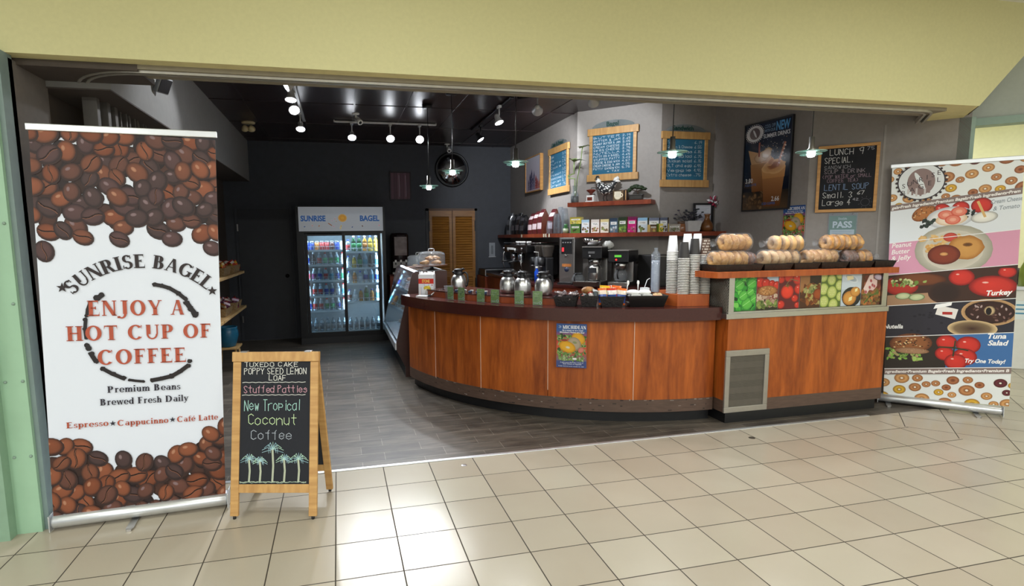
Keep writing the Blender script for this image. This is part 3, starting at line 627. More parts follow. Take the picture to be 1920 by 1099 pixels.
# ------------------------------------------------------------------ track and pendant lamps, then unseen hall and neighbour lights
def aim(o, d):
    o.rotation_euler = Vector(d).to_track_quat('-Z', 'Y').to_euler()
def spot_light(loc, d, power, ang=75, blend=0.6, r=0.045, col=(0.92, 0.96, 1.0)):
    l = bpy.data.lights.new('lamp_beam', 'SPOT'); l.energy = power; l.spot_size = math.radians(ang); l.spot_blend = blend; l.shadow_soft_size = r; l.color = col
    o = bpy.data.objects.new('lamp_beam', l); COL.objects.link(o); o.location = loc; aim(o, d); return o
M_bulb = glow('lit_lamp_face', 'f4f8ff', 38)
M_trkw = mat('white_track', 'c9c9cb', 0.35, 0.2, vary=0.04)
def track_lamp(pos, d, label, body, lit=True, power=135, group='track spotlights', ang=78):
    """lamp head hanging from its track: stem, cone body, glowing face"""
    t = thing('track_spotlight', label, 'spotlight', (pos[0], pos[1], H - 0.025), 0, group)
    p = Vector(pos); dv = Vector(d).normalized(); rot = dv.to_track_quat('Z', 'Y').to_matrix().to_4x4()
    off = Vector((0, 0, p.z - (H - 0.025)))
    MB().box(-0.02, 0.02, -0.04, 0.04, -0.03, 0.0, body, b=0.004).tube([(0, 0, -0.02), (0, 0, off.z + 0.08), tuple(off - dv * 0.09)], 0.009, body).build('stem', t)
    Mx = Matrix.Translation(off) @ rot
    MB().lathe([(0.022, -0.105), (0.03, -0.09), (0.032, -0.05), (0.058, -0.005), (0.06, 0.004), (0.052, 0.004), (0.05, -0.006), (0.0, -0.012)], body, M=Mx, n=20).build('lamp_head', t)
    MB().lathe([(0.05, -0.004), (0.04, 0.007), (0.02, 0.012), (0, 0.013)], M_bulb if lit else mat('unlit_lamp_face', 'b8b8b0', 0.3), M=Mx, n=18).build('lamp_face', t)
    if lit: spot_light(p + dv * 0.03, d, power, ang)
    return t
def track(a, b, m, label):
    mb = MB(); dx, dy = b[0] - a[0], b[1] - a[1]; l = math.hypot(dx, dy); Mx = Matrix.Translation((a[0], a[1], 0)) @ Matrix.Rotation(math.atan2(dy, dx), 4, 'Z')
    mb.box(0, l, -0.018, 0.018, H - 0.032, H - 0.008, m, M=Mx, b=0.004).box(-0.012, 0, -0.02, 0.02, H - 0.028, H - 0.001, m, M=Mx).box(l, l + 0.012, -0.02, 0.02, H - 0.028, H - 0.001, m, M=Mx)
    return solo('lighting_track', mb, label, 'lighting track')
track((-0.29, 1.2), (-0.29, 4.3), M_trkw, 'white lighting track running back along the left of the dark ceiling')
track((0.1, 4.27), (1.45, 4.27), M_trkw, 'short white lighting track running across the rear of the ceiling')
track((2.03, 2.6), (2.03, 4.5), M_blkm, 'black lighting track running front to back over the counter')
track((2.12, 2.62), (3.62, 1.31), M_blkm, 'black lighting track slanting along the menu board wall')
for i, (y, dd) in enumerate([(1.758, (-0.85, -0.25, -0.45)), (2.281, (-0.05, -0.25, -0.95)), (2.734, (0.1, -0.7, -0.7)), (3.778, (0, -0.45, -0.9))]):
    track_lamp((-0.31, y, 2.98), dd, ['lit white spotlight nearest the opening on the left ceiling track', 'second lit spotlight from the opening on the left ceiling track', 'third lit spotlight from the opening on the left ceiling track', 'lit white spotlight farthest back on the left ceiling track'][i], M_trkw, power=[30, 46, 60, 170][i])
for i, (x, dd) in enumerate([(0.32, (0.0, -0.6, -0.8)), (0.83, (0.0, -0.75, -0.65)), (1.23, (-0.05, -0.85, -0.5))]):
    track_lamp((x, 4.27, 2.98), dd, ['left one of the three dazzling spotlights across the rear ceiling', 'middle one of the three dazzling spotlights across the rear ceiling', 'right dazzling starburst spotlight of the three across the rear ceiling'][i], M_trkw)
track_lamp((1.99, 2.98, 2.98), (0.25, -0.3, -0.9), 'lit spotlight at the near end of the black track over the counter', M_trkw)
track_lamp((2.06, 4.14, 2.98), (0.5, -0.25, -0.85), 'lit spotlight at the far end of the black track over the counter', M_blk)
track_lamp((2.22, 2.3, 2.98), (0.88, 2.4, -0.55), 'lit white spotlight at the left end of the slanting black track', M_trkw, power=150, ang=62)
track_lamp((2.66, 1.85, 2.98), (0.7, 1.0, -0.42), 'white spotlight aimed at the blue menu board from the slanting track', M_trkw, power=62, ang=88)
track_lamp((3.33, 1.46, 2.98), (0.1, -0.7, -0.65), 'bright lit spotlight at the right end of the slanting black track', M_trkw, power=90)
# pendants over the counter
M_pglass = clear('pendant_glass', (205, 235, 228), 0.1, 0.45)
def pendant(x, y, z, label):
    t = thing('pendant_lamp', label, 'pendant lamp', (x, y, H), 0, 'pendant lamps over the counter'); k = z - H
    MB().lathe([(0, -0.04), (0.055, -0.04), (0.06, -0.032), (0.06, 0.0)], M_blk, n=18).build('ceiling_canopy', t)
    MB().tube([(0, 0, -0.03), (0.004, 0, k / 2), (0, 0, k + 0.13)], 0.004, M_blk, n=6).build('cord', t)
    MB().lathe([(0.0, k + 0.14), (0.02, k + 0.138), (0.022, k + 0.05), (0.034, k + 0.035), (0.034, k + 0.02)], mat('brushed_nickel', 'aaa8a4', 0.3, 0.9), n=16).build('lamp_holder', t)
    MB().lathe([(0.03, k + 0.028), (0.116, k + 0.02), (0.118, k + 0.016), (0.03, k + 0.02)], M_pglass, n=28).build('upper_glass_disc', t)
    MB().lathe([(0.03, k + 0.004), (0.082, k - 0.004), (0.084, k - 0.008), (0.03, k - 0.002)], M_pglass, n=28).build('lower_glass_disc', t)
    MB().lathe([(0.03, k + 0.02), (0.032, k - 0.01), (0.024, k - 0.026), (0.0, k - 0.03)], glow('pendant_bulb', 'fbfbff', 22), n=16).build('bulb', t)
    l = bpy.data.lights.new('pendant_glow', 'SPOT'); l.energy = 40; l.spot_size = math.radians(150); l.spot_blend = 0.5; l.shadow_soft_size = 0.03; l.color = (0.94, 0.97, 1)
    o = bpy.data.objects.new('pendant_glow', l); COL.objects.link(o); o.location = (x, y, z - 0.035)
pendant(1.17, 3.2, 2.24, 'glass disc pendant lamp hanging lowest and farthest back, left of the round mirror')
pendant(1.33, 2.55, 2.345, 'glass disc pendant lamp hanging in front of the round mirror')
pendant(1.69, 1.42, 2.3, 'glass disc pendant lamp hanging left of the framed city picture')
pendant(2.72, 0.52, 2.28, 'glass disc pendant lamp hanging in front of the sandwich menu board')
pendant(3.94, 0.4, 2.295, 'glass disc pendant lamp hanging beside the black lunch chalkboard')
# unseen fittings modelled round the hall fill lights
for i, (hx, hy) in enumerate(HALL):
    t = thing('unseen_ceiling_light', 'unseen troffer light placed in the hall ceiling to light the shopfront', 'ceiling light', (hx, hy, HH), 0, 'hall ceiling lights')
    MB().box(-0.62, 0.62, -0.32, -0.28, -0.02, 0, M_white).box(-0.62, 0.62, 0.28, 0.32, -0.02, 0, M_white).box(-0.62, -0.58, -0.28, 0.28, -0.02, 0, M_white).box(0.58, 0.62, -0.28, 0.28, -0.02, 0, M_white).build('frame', t)
    MB().box(-0.58, 0.58, -0.28, 0.28, -0.012, -0.004, glow('lit_diffuser', 'f4f6ea', 3.0)).build('diffuser', t)
area_light('neighbour_lamp_light', (8.0, 2.6, 3.36), (1.2, 1.2), 45, (1, 1, 0.92))
area_light('neighbour_lamp_light', (9.2, 5.0, 3.36), (1.2, 1.2), 40, (1, 1, 0.92))
# ------------------------------------------------------------------ roll-up banners
def rolled_banner(name, label, P, Q, canvas, tilt, x0, x1, ztop, feet, group):
    dx, dy = Q[0] - P[0], Q[1] - P[1]; L = math.hypot(dx, dy)
    t = thing(name, label, 'banner', (P[0], P[1], 0), math.atan2(dy, dx), group)
    MB().lathe([(0.0, 0.0), (0.036, 0.0), (0.042, 0.012), (0.042, L - 0.012), (0.036, L), (0, L)], M_alu, n=18, sx=1.0, sy=1.35, M=Matrix.Translation((0, 0.02, 0.052)) @ Matrix.Rotation(PI / 2, 4, 'Y')).build('base_tube', t)
    MB().box(-0.006, 0.0, -0.04, 0.08, 0.006, 0.1, M_alu, b=0.002).build('end_cap', t); MB().box(L, L + 0.006, -0.04, 0.08, 0.006, 0.1, M_alu, b=0.002).build('end_cap', t)
    for fx in feet:
        MB().prism([(fx - 0.02, 0.02), (fx - 0.02, -0.13), (fx - 0.012, -0.15), (fx + 0.012, -0.15), (fx + 0.02, -0.13), (fx + 0.02, 0.02)], 0.001, 0.012, M_steel).prism([(fx - .02, .02), (fx - .02, .2), (fx + .02, .2), (fx + .02, .02)], 0.001, 0.012, M_steel).build('foot', t)
    pn = canvas.build('printed_panel', t, m=print_mat('banner_vinyl', 0.5), thick=0.0012, back='c8ccd0'); pn.location = (x0, 0.0, 0.075); pn.rotation_euler = (0, math.atan(tilt), 0)
    r = MB().box(-0.012, x1 - x0 + 0.01, -0.012, 0.014, -0.006, 0.03, M_alu, b=0.004).build('top_rail', t); r.location = (x0 + tilt * (ztop - 0.075), 0.0, ztop); r.rotation_euler = (0, math.atan(tilt) * 0.2, 0)
    MB().tube([((x0 + x1) / 2, 0.03, 0.08), ((x0 + x1) / 2 + tilt * ztop, 0.016, ztop + 0.015)], 0.009, M_steel).build('support_pole', t)
    return t
def bean(c, x, z, r, rot, tone, cut):
    D = [('7c4a36', '3c231c'), ('8e5238', '4a2a1e'), ('684238', '32201d'), ('4c3838', '231a1c'), ('82482f', '381e18'), ('583e3e', '2a1d20')][tone]
    c.ell(x + 0.004, z - 0.006, r * 1.06, r * 0.86, '2a1c1c', '3a2826', rot, 16)
    c.ell(x, z, r, r * 0.8, D[0], D[1], rot, 18, off=(0.15, 0.3))
    if cut:
        ca, sa = math.cos(rot), math.sin(rot); pts = []
        for k in range(7):
            q = (k - 3) / 3; a, b = q * r * 0.86, math.sin(q * 2.6) * r * 0.14 + r * 0.02 * random.uniform(-1, 1); pts.append((x + a * ca - b * sa, z + a * sa + b * ca))
        c.line(pts, r * 0.15, '2a1612'); c.line([(p[0], p[1] - r * 0.09) for p in pts], r * 0.04, '8a5c46')
    else:
        c.ell(x - r * 0.25, z + r * 0.25, r * 0.3, r * 0.18, 'b08066' if tone in (0, 1, 4) else '857074', D[0], rot, 10)
def beans(c, lo, hi, step, seed):
    random.seed(seed); pts = []
    for i in range(4000):
        x, z = random.uniform(-0.02, c.w + 0.02), random.uniform(0, c.h)
        if lo(x) < z < hi(x) and all(math.hypot(x - p[0], z - p[1]) > step for p in pts): pts.append((x, z))
    pts.sort(key=lambda p: random.random())
    return pts
TL = 0.034
def K(x, z): return (x - TL * z, z - 0.075)
def interp(tab, x):
    for (a, b), (c, d2) in zip(tab[:-1], tab[1:]):
        if x <= c: return b + (d2 - b) * max(0, (x - a)) / (c - a)
    return tab[-1][1]
CB = Canvas(0.905, 2.165, 'dfe5f3')
eb = [(0, 0.43), (0.09, 0.45), (0.16, 0.42), (0.28, 0.33), (0.42, 0.34), (0.6, 0.33), (0.72, 0.39), (0.83, 0.44), (0.91, 0.5)]
et = [(0, 1.70), (0.06, 1.62), (0.15, 1.66), (0.3, 1.70), (0.39, 1.62), (0.5, 1.72), (0.58, 1.66), (0.72, 1.69), (0.83, 1.64), (0.91, 1.60)]
for x, z in beans(CB, lambda x: interp(et, x) + 0.05, lambda x: 2.2, 0.06, 77): CB.ell(x, z, .055, .042, random.choice(['38241f', '4c3028', '2c2022']), '1e1516', random.uniform(0, 3), 14)
for x, z in beans(CB, lambda x: -.02, lambda x: interp(eb, x) - .06, 0.06, 78): CB.ell(x, z, .055, .042, random.choice(['38241f', '4c3028', '2c2022']), '1e1516', random.uniform(0, 3), 14)
for x, z in beans(CB, lambda x: interp(et, x) - 0.02, lambda x: 2.2, 0.061, 11): bean(CB, x, z, random.uniform(0.048, 0.062), random.uniform(0, PI), random.choice([0, 1, 2, 3, 4, 5, 2, 3]), random.random() < 0.38)
for x, z, r in [(0.035, 1.52, 0.055), (0.395, 1.592, 0.05), (0.22, 1.60, 0.05), (0.87, 1.55, 0.05), (0.66, 1.6, 0.052)]: bean(CB, x, z, r, random.uniform(0, PI), random.choice([0, 2, 5]), x < 0.5)
eb = [(0, 0.43), (0.09, 0.45), (0.16, 0.42), (0.28, 0.33), (0.42, 0.34), (0.6, 0.33), (0.72, 0.39), (0.83, 0.44), (0.91, 0.5)]
for x, z in beans(CB, lambda x: -0.02, lambda x: interp(eb, x), 0.064, 5): bean(CB, x, z, random.uniform(0.048, 0.062), random.uniform(0, PI), random.choice([0, 1, 2, 3, 4, 2, 1]), random.random() < 0.42)
CB.arc_serif('SUNRISE BAGEL', *K(0.545, 1.03), 0.475, 137, 47, 0.076, '2c2326')
for sx_, sz_ in ((0.158, 1.393), (0.912, 1.372)): CB.star(*K(sx_, sz_), 0.029, '2c2326')
INK = '241f22'
for pts, wd in [([(0.611, 1.41), (0.65, 1.402), (0.687, 1.389), (0.73, 1.36), (0.766, 1.325)], 0.022), ([(0.772, 1.302), (0.79, 1.27), (0.814, 1.235)], 0.028), ([(0.345, 1.352), (0.322, 1.333)], 0.026), ([(0.283, 1.308), (0.268, 1.27), (0.262, 1.235)], 0.016),
                ([(0.255, 1.215), (0.247, 1.16), (0.249, 1.11)], 0.018), ([(0.252, 1.068), (0.258, 1.05)], 0.022), ([(0.264, 1.02), (0.284, 0.977)], 0.024), ([(0.315, 0.932), (0.36, 0.9), (0.411, 0.872)], 0.022), ([(0.445, 0.86), (0.475, 0.853), (0.51, 0.848)], 0.015),
                ([(0.56, 0.852), (0.61, 0.86), (0.664, 0.872), (0.71, 0.898), (0.753, 0.93)], 0.024), ([(0.766, 0.956), (0.768, 0.958)], 0.02)]:
    CB.line([K(*p) for p in pts], wd, INK)
    for p in pts: CB.ell(*K(p[0] + random.uniform(-.004, .004), p[1]), wd * random.uniform(.5, .75), wd * random.uniform(.5, .7), INK, n=9, jag=0.2)
RD = 'b0523c'
CB.serif('ENJOY A', *K(0.512, 1.234), 0.086, RD, width=0.49); CB.serif('HOT CUP OF', *K(0.522, 1.095), 0.083, RD, width=0.735); CB.serif('COFFEE', *K(0.52, 0.954), 0.085, RD, width=0.455)
CB.serif('Premium Beans', *K(0.515, 0.79), 0.038, '33303c', width=0.375); CB.serif('Brewed Fresh Daily', *K(0.513, 0.718), 0.038, '33303c', width=0.455)
CB.serif('Espresso', *K(0.213, 0.597), 0.034, RD, width=0.205); CB.serif('Cappucinno', *K(0.493, 0.592), 0.034, RD, width=0.262); CB.serif('Café Latte', *K(0.783, 0.592), 0.034, RD, width=0.222)
for sx_ in (0.34, 0.649): CB.star(*K(sx_, 0.609), 0.017, '2c2a36')
rolled_banner('coffee_banner', 'tall white roll-up banner printed with coffee beans, left of the opening', (-1.572, -0.093), (-0.648, -0.039), CB, TL, 0.01, 0.915, 2.232, (0.42,), 'roll-up banners')

def bagel(c, x, z, r, tone, seedy=0):
    D = [('d8a468', '9c6434'), ('e0b43c', 'a07020'), ('6c2c34', '401820'), ('c48a58', '8a5430'), ('b07048', '7a4428')][tone]
    c.ell(x, z, r * 1.05, r * 0.9, D[1], 'b09a80', 0.2, 20); c.ell(x, z, r, r * 0.85, D[0], D[1], 0.2, 20, hole=0.2); c.ell(x, z, r * 0.2, r * 0.17, 'f0e8d8' if tone != 4 else '7a4428', n=10)
def bagels(c, lo, hi, x0, x1, seed, r0=0.03, r1=0.056):
    random.seed(seed); pts = []
    for i in range(3000):
        r = random.uniform(r0, r1); x, z = random.uniform(x0, x1), random.uniform(-0.02, c.h + 0.02)
        if lo(x) < z < hi(x) and all(math.hypot(x - p[0], z - p[1]) > r + p[2] + 0.004 for p in pts): pts.append((x, z, r))
    for x, z, r in pts: bagel(c, x, z, r, random.choice([0, 1, 2, 3, 4, 0, 3]))
def leafy(c, x, z, rx, rz, n, cols, seed=0, sz=0.02):
    R = random.Random(seed)
    for k in range(n): c.ell(x + R.uniform(-1, 1) * rx, z + R.uniform(-1, 1) * rz, sz * R.uniform(.5, 1.2), sz * R.uniform(.4, .9), R.choice(cols), R.choice(cols), R.uniform(0, 3), 9, jag=0.25)
def tomato(c, x, z, r, rz=None): 
    rz = rz or r * .92; c.ell(x, z, r, rz, 'd8382c', '7c1414', n=20, off=(-.1, .25)); c.ell(x - r * .3, z + rz * .35, r * .16, rz * .1, 'f4c8bc', 'd8382c', n=8)
def speckled(c, x, z, rx, rz, c1, c2, seed=0, rot=0, n=30):
    c.ell(x, z, rx, rz, c1, c2, rot, 22); R = random.Random(seed)
    for k in range(n):
        a, q = R.uniform(0, 6.28), R.uniform(0, .9) ** .6; px_, pz_ = rx * q * math.cos(a), rz * q * math.sin(a)
        c.ell(x + px_ * math.cos(rot) - pz_ * math.sin(rot), z + px_ * math.sin(rot) + pz_ * math.cos(rot), min(rx, rz) * .09, min(rx, rz) * .06, R.choice(['5a3418', 'e0c08c', '3c2412']), n=6)
TR = -0.031; X0 = 0.0
def J(x, z): return (x - TR * z - X0, z - 0.075)
RB = Canvas(0.895, 2.155, 'e6eaea')
SL = 0.100
def bl_(k): return lambda x: k + SL * x            # slanted band edges of the print
z1, z2, z3, z4, z5, z6, z7 = 1.757, 1.46, 1.16, 0.868, 0.57, 0.262, 0.205
def band(k0, k1, c, c2=None): RB.poly([(0, k0), (0.895, k0 + SL * .895), (0.895, k1 + SL * .895), (0, k1)], c, c2)
bagels(RB, bl_(z1 + 0.03), lambda x: 2.2, -0.02, 0.92, 3); bagels(RB, lambda x: -0.03, lambda x: z7 + SL * x - 0.035, -0.02, 0.92, 4)
band(z2, z1 + 0.006, 'dfe4ea'); band(z1, z1 + 0.055, '857470'); band(z3, z2, 'd89ab4'); band(z4, z3, '40281e'); band(z5, z4, '2c2a34'); band(z6, z5, '3f6ea8'); band(z7, z6, '857470')
# cream cheese and tomato
for x, r in ((0.33, .062), (0.46, .06), (0.60, .072)): tomato(RB, x + .04, z1 + SL * x + (-.045 if x != .6 else -.05), r)
RB.clip = (0, .895, 0, z1 + .03)
speckled(RB, 0.245, 1.725, 0.095, 0.062, 'b8743c', '7c4420', 3, 0.6); RB.clip = None
RB.ell(0.43, 1.675, 0.165, 0.095, 'f2f0ee', 'b8bcc4', 0.1); leafy(RB, 0.28, 1.63, .05, .03, 16, ['26302c', '1c2422', '34443a'], 1); leafy(RB, 0.5, 1.70, .1, .03, 16, ['26302c', '1c2422'], 2); RB.ell(0.44, 1.66, 0.11, 0.055, 'f4e4d4', 'd8b890', .1)
for x, z in ((0.40, 1.70), (0.49, 1.725), (0.45, 1.655)): RB.ell(x, z, 0.055, 0.042, 'e89078', 'd04834'); RB.ell(x, z, 0.03, 0.022, 'f0b098', 'e07058', n=10)
RB.ell(0.66, 1.665, 0.09, 0.05, 'f4f2ea', '9a9a96', 0.12); RB.line([(0.665, 1.67), (0.615, 1.80)], 0.018, 'd8b070')
RB.text('Cream Cheese', 0.80, 1.785, 0.05, '8a949c', shear=0.3, rot=0.1, width=0.2); RB.text('& Tomato', 0.80, 1.725, 0.05, '8a949c', shear=0.3, rot=0.1, width=0.17)
# peanut butter and jelly
RB.clip = (0, .895, z3, 3); RB.ell(0.46, 1.385, 0.27, 0.225, 'cfcabc', 'a09c8c'); RB.ell(0.46, 1.385, 0.21, 0.175, 'bab4a4', 'd0cabc')
leafy(RB, 0.4, 1.44, .17, .07, 40, ['d8a860', 'c8924c', 'e0bc80'], 4, .03); RB.ell(0.44, 1.5, 0.05, 0.04, 'd05040', 'a03028'); RB.ell(0.55, 1.405, 0.12, 0.105, 'd29c54', 'a86c2c', jag=.05); RB.ell(0.40, 1.345, 0.115, 0.09, '8c3c24', '5a2014', n=24); RB.ell(0.40, 1.35, 0.033, 0.018, 'e4a868', '5a2014', n=10); RB.ell(.56, 1.43, .035, .018, '5a3818', 'a86c2c', n=10)
RB.clip = None
# draw the next bands again so that they cover the plate, then their pictures
band(z4, z3, '40281e')
RB.text('Peanut', 0.02, 1.415, 0.06, 'f8f4f0', 'l', shear=0.3, rot=0.1, width=0.15); RB.text('Butter', 0.02, 1.355, 0.06, 'f8f4f0', 'l', shear=0.3, rot=0.1, width=0.14); RB.text('& Jelly', 0.02, 1.295, 0.06, 'f8f4f0', 'l', shear=0.3, rot=0.1, width=0.15)
def slab(x0_, x1_, k0, k1, c): RB.poly([(x0_, k0 + SL * x0_), (x1_, k0 + SL * x1_), (x1_, k1 + SL * x1_), (x0_, k1 + SL * x0_)], c)
slab(0, .45, z4, z4 + .1, 'b08a6a'); RB.clip = (0, .895, z4 + .03, z3 + .06)
RB.ell(0.1, 1.06, 0.13, 0.09, 'c43a2c', '8c1c18'); RB.ell(0.23, 1.12, 0.2, 0.06, '7a4424', '4a2412'); leafy(RB, 0.15, 1.09, .13, .03, 24, ['9ab060', 'd8dca0', '6c8a3c'], 7)
for x, z in ((0.12, 0.965), (0.22, 0.955)): RB.ell(x, z, 0.06, 0.032, 'dce4b8', '3c6a30', .1)
RB.ell(.42, 1.0, .12, .1, '2a1a16', '40281e')
tomato(RB, 0.53, 1.14, .09, .075); tomato(RB, 0.83, 1.185, .06, .05); tomato(RB, 0.74, 1.06, .16, .095); RB.clip = None
RB.text('Turkey', 0.79, 0.985, 0.062, 'fafafa', shear=0.3, rot=0.08, width=0.17, bold=.03)
band(z5, z4, '2c2a34')
for k in range(14): RB.ell(random.uniform(.1, .45), random.uniform(z5 + .06, z4 - .02), .016, .012, '1a1820', '2c2a34', n=8)
RB.poly([(0.36, 0.80), (0.50, 0.76), (0.52, 0.85), (0.38, 0.885)], 'e8e4e0'); RB.poly([(0.345, 0.85), (0.47, 0.885), (0.475, 0.915), (0.36, 0.89)], 'f8f8f8'); RB.rect(.41, .48, .80, .825, 'b03028')
RB.clip = (0, .895, z5 + .05, z4 + .08); RB.ell(0.73, 0.83, 0.19, 0.12, '4a2820', 'c8a070', n=30); RB.ell(0.73, 0.83, 0.165, 0.1, '3c2018', '2a1410')
for k in range(22): RB.ell(.73 + random.uniform(-.14, .14), .83 + random.uniform(-.08, .08), .014, .007, random.choice(['8a6a64', '5c3c34', 'b09a96']), n=7, rot=random.uniform(0, 3))
RB.ell(0.73, 0.845, .04, .045, 'd8bc90', '2a1410', n=12); RB.ell(.725, .84, .02, .034, '181010', n=10); RB.ell(0.62, 0.68, 0.17, 0.075, '3c2018', 'dcc090', n=26); RB.clip = None
RB.text('Nutella', 0.055, 0.655, 0.055, 'f4f4f4', shear=0.3, rot=0.06, width=0.15, bold=.03)
band(z6, z5, '3f6ea8'); slab(0, .45, z6, z5, '2e2620'); RB.clip = (0, .895, z6 + .012, z5 + .05)
speckled(RB, 0.19, 0.52, 0.16, 0.095, '9c6238', '5c3018', 8, 0.1, 60); leafy(RB, 0.14, 0.41, .13, .05, 40, ['7fae48', 'a8c868', '587c34', 'b89474'], 9); speckled(RB, .2, .45, .13, .03, 'b08868', '7c5438', 4)
for x, z, r in ((0.45, 0.545, .075), (0.60, 0.53, .085), (0.44, 0.44, .07), (0.58, 0.42, .085), (.52, .37, .08)): tomato(RB, x, z, r)
RB.line([(0.4, .5), (.5, .5), (.6, .48)], .012, '2c3a20'); RB.line([(0.5, .42), (.51, .56)], .01, '2c3a20'); RB.clip = None
RB.text('Tuna', 0.79, 0.60, 0.062, 'f8f8fa', shear=0.3, rot=0.06, width=0.12, bold=.03); RB.text('Salad', 0.80, 0.54, 0.062, 'f8f8fa', shear=0.3, rot=0.06, width=0.14, bold=.03); RB.text('Try One Today!', 0.72, 0.375, 0.05, 'f8f8fa', shear=0.3, rot=0.04, width=0.27, bold=.03)
band(z7, z6, '857470')
for k in (z2, z3, z4, z5, z6): band(k - .003, k + .003, 'f0f0f0')
RB.text('gels•Fresh Ingredients•Premium Bagels•Fresh Ingredients•Prem', 0.445, z1 + .06, 0.036, 'f6f2f0', shear=0.25, rot=math.atan(SL), width=0.88, bold=.03); RB.text('ngredients•Premium Bagels•Fresh Ingredients•Premium B', 0.445, z7 + .06, 0.036, 'f6f2f0', shear=0.25, rot=math.atan(SL), width=0.88, bold=.03)
# round shop badge
bx_, bz_ = 0.215, 2.01
for k in range(28):
    a = 2 * PI * k / 28; RB.ell(bx_ + .178 * math.cos(a), bz_ + .168 * math.sin(a), .011, .011, '3a2c30', n=6)
RB.ell(bx_, bz_, .17, .16, 'dfe3e6', n=40); RB.ell(bx_, bz_, .172, .162, '2e2428', n=40, hole=.95); RB.ell(bx_, bz_, .1, .118, '8a7472', n=30)
for k in range(6): RB.line([(bx_ - .09 + .03 * k, bz_ - .06), (bx_ - .09 + .03 * k, bz_ - .13 + abs(k - 2.5) * .012)], .014, '8a7472' if k % 2 else 'c8c0c0')
RB.ell(bx_ - .01, bz_ + .01, .018, .085, 'dfe3e6', n=14, rot=.45)
for t_, a0 in (('SUNRISE', 0.0), ('BAGEL', -0.062)):
    for k, ch in enumerate(t_): RB.text(ch, bx_ - .125 + .25 * k / (len(t_) - 1), bz_ - .02 + a0 + .05 * k / (len(t_) - 1) * 2 - .03, 0.058, '3a2e34', bold=0.0)
rolled_banner('bagel_banner', 'colourful roll-up banner of bagel sandwiches standing behind the right counter', (5.125, 0.645), (5.741, -0.004), RB, TR, X0 + .04, X0 + .935, 2.232, (0.08, 0.72), 'roll-up banners')

# ------------------------------------------------------------------ sandwich board by the left banner
ab = thing('sandwich_board', 'wooden A-frame chalkboard on the tiles beside the coffee banner', 'sandwich board', (-0.604, -0.222, 0), math.atan2(-0.127, 0.484))
AW, AH, LEAN = 0.505, 0.965, 0.185
Mf = Matrix.Rotation(-math.atan(LEAN / AH), 4, 'X')          # front frame leans back
LL = AH / math.cos(math.atan(LEAN / AH))
for x0, x1 in ((-0.005, 0.043), (AW - 0.043, AW + 0.005)): MB().box(x0, x1, 0, 0.022, 0.02, LL - .056, M_pine, M=Mf, b=0.003).build('leg', ab)
MB().box(-0.01, AW + 0.01, -0.004, 0.026, LL - 0.055, LL + 0.004, M_pinex, M=Mf, b=0.003).build('top_rail', ab); MB().box(0.043, AW - 0.043, 0.001, 0.021, 0.155, 0.205, M_pinex, M=Mf, b=0.002).build('bottom_rail', ab)
cb = Canvas(AW - 0.086, LL - 0.055 - 0.205, '23252c'); W_, H_ = cb.w, cb.h
for k in range(60): cb.line([(random.uniform(0, W_), random.uniform(0, H_)), (random.uniform(0, W_), random.uniform(0, H_))], .0012, '282a32')
def chalk(t_, x, z, h, c, w_=None, wd=.0036): cb.hand(t_, x, z, h, c, wd, width=w_)
chalk('TUXEDO CAKE', .02, H_ - .03, .026, 'd8d8d4', .33); chalk('POPPY SEED LEMON', .02, H_ - .075, .036, 'd8d8d4', .38); chalk('LOAF', .17, H_ - .112, .03, 'd8d8d4', .11)
chalk('Stuffed Patties', .02, H_ - .185, .042, 'c89aa8', .385); chalk('New Tropical', .025, H_ - .29, .062, 'a8d4cc', .34); chalk('Coconut', .05, H_ - .375, .062, 'c8e0b0', .30); chalk('Coffee', .07, H_ - .46, .055, 'a8b0bc', .25)
cb.line([(.01 + .02 * k, H_ - .125 + .003 * (k % 2)) for k in range(20)], .0035, 'd0d0cc'); cb.line([(.01 + .02 * k, H_ - .20 + .003 * (k % 2)) for k in range(20)], .0035, 'd0d0cc')
for x, h, s_ in ((.06, .13, .9), (.125, .12, .75), (.20, .19, 1.1), (.27, .13, .85), (.355, .13, 1)):
    for q in (-.004, 0, .004): cb.line([(x + q, .014), (x + q + .004, .014 + h * .5), (x + q - .002, .014 + h)], .003, 'c8d0b8')
    for k in range(9):
        a = PI * (k / 8) * 1.15 - .25; L_ = .052 * s_
        p1 = (x + math.cos(a) * L_ * .6, .014 + h + math.sin(a) * L_ * .75); p2 = (x + math.cos(a) * L_ * 1.15, .014 + h + math.sin(a) * L_ * .55 - .012)
        cb.line([(x, .014 + h), p1, p2], .0025, random.choice(['a8ccd8', 'b8dcc8', '90b8c4']))
        for m_ in (.5, .8): cb.line([(x + (p1[0] - x) * m_, .014 + h + (p1[1] - .014 - h) * m_), (x + (p1[0] - x) * m_ + .003, .014 + h + (p1[1] - .014 - h) * m_ - .016)], .0018, 'a8ccd8')
cb.line([(.005 + .012 * k, .008 + random.uniform(0, .008)) for k in range(34)], .004, 'b8c4b0'); cb.line([(.005 + .012 * k, .006 + random.uniform(0, .01)) for k in range(34)], .003, '9cb0a0')
o = cb.build('chalkboard_panel', ab, m=print_mat('chalk_surface', 0.85), thick=0.008, back='23252c'); o.matrix_local = Mf @ Matrix.Translation((0.043, 0.006, 0.205))
Mb = Matrix.Translation((0, 2 * LEAN + 0.02, 0)) @ Matrix.Rotation(math.atan(LEAN / AH), 4, 'X')
for x0, x1 in ((-0.003, 0.04), (AW - 0.04, AW + 0.003)): MB().box(x0, x1, -0.022, 0, 0.02, LL - .012, M_pine, M=Mb, b=0.003).build('leg', ab)
for z0_, z1_ in ((0.16, 0.205), (LL - 0.07, LL - .012)): MB().box(0.04, AW - 0.04, -0.02, -0.002, z0_, z1_, M_pinex, M=Mb, b=0.002).build('rear_rail', ab)
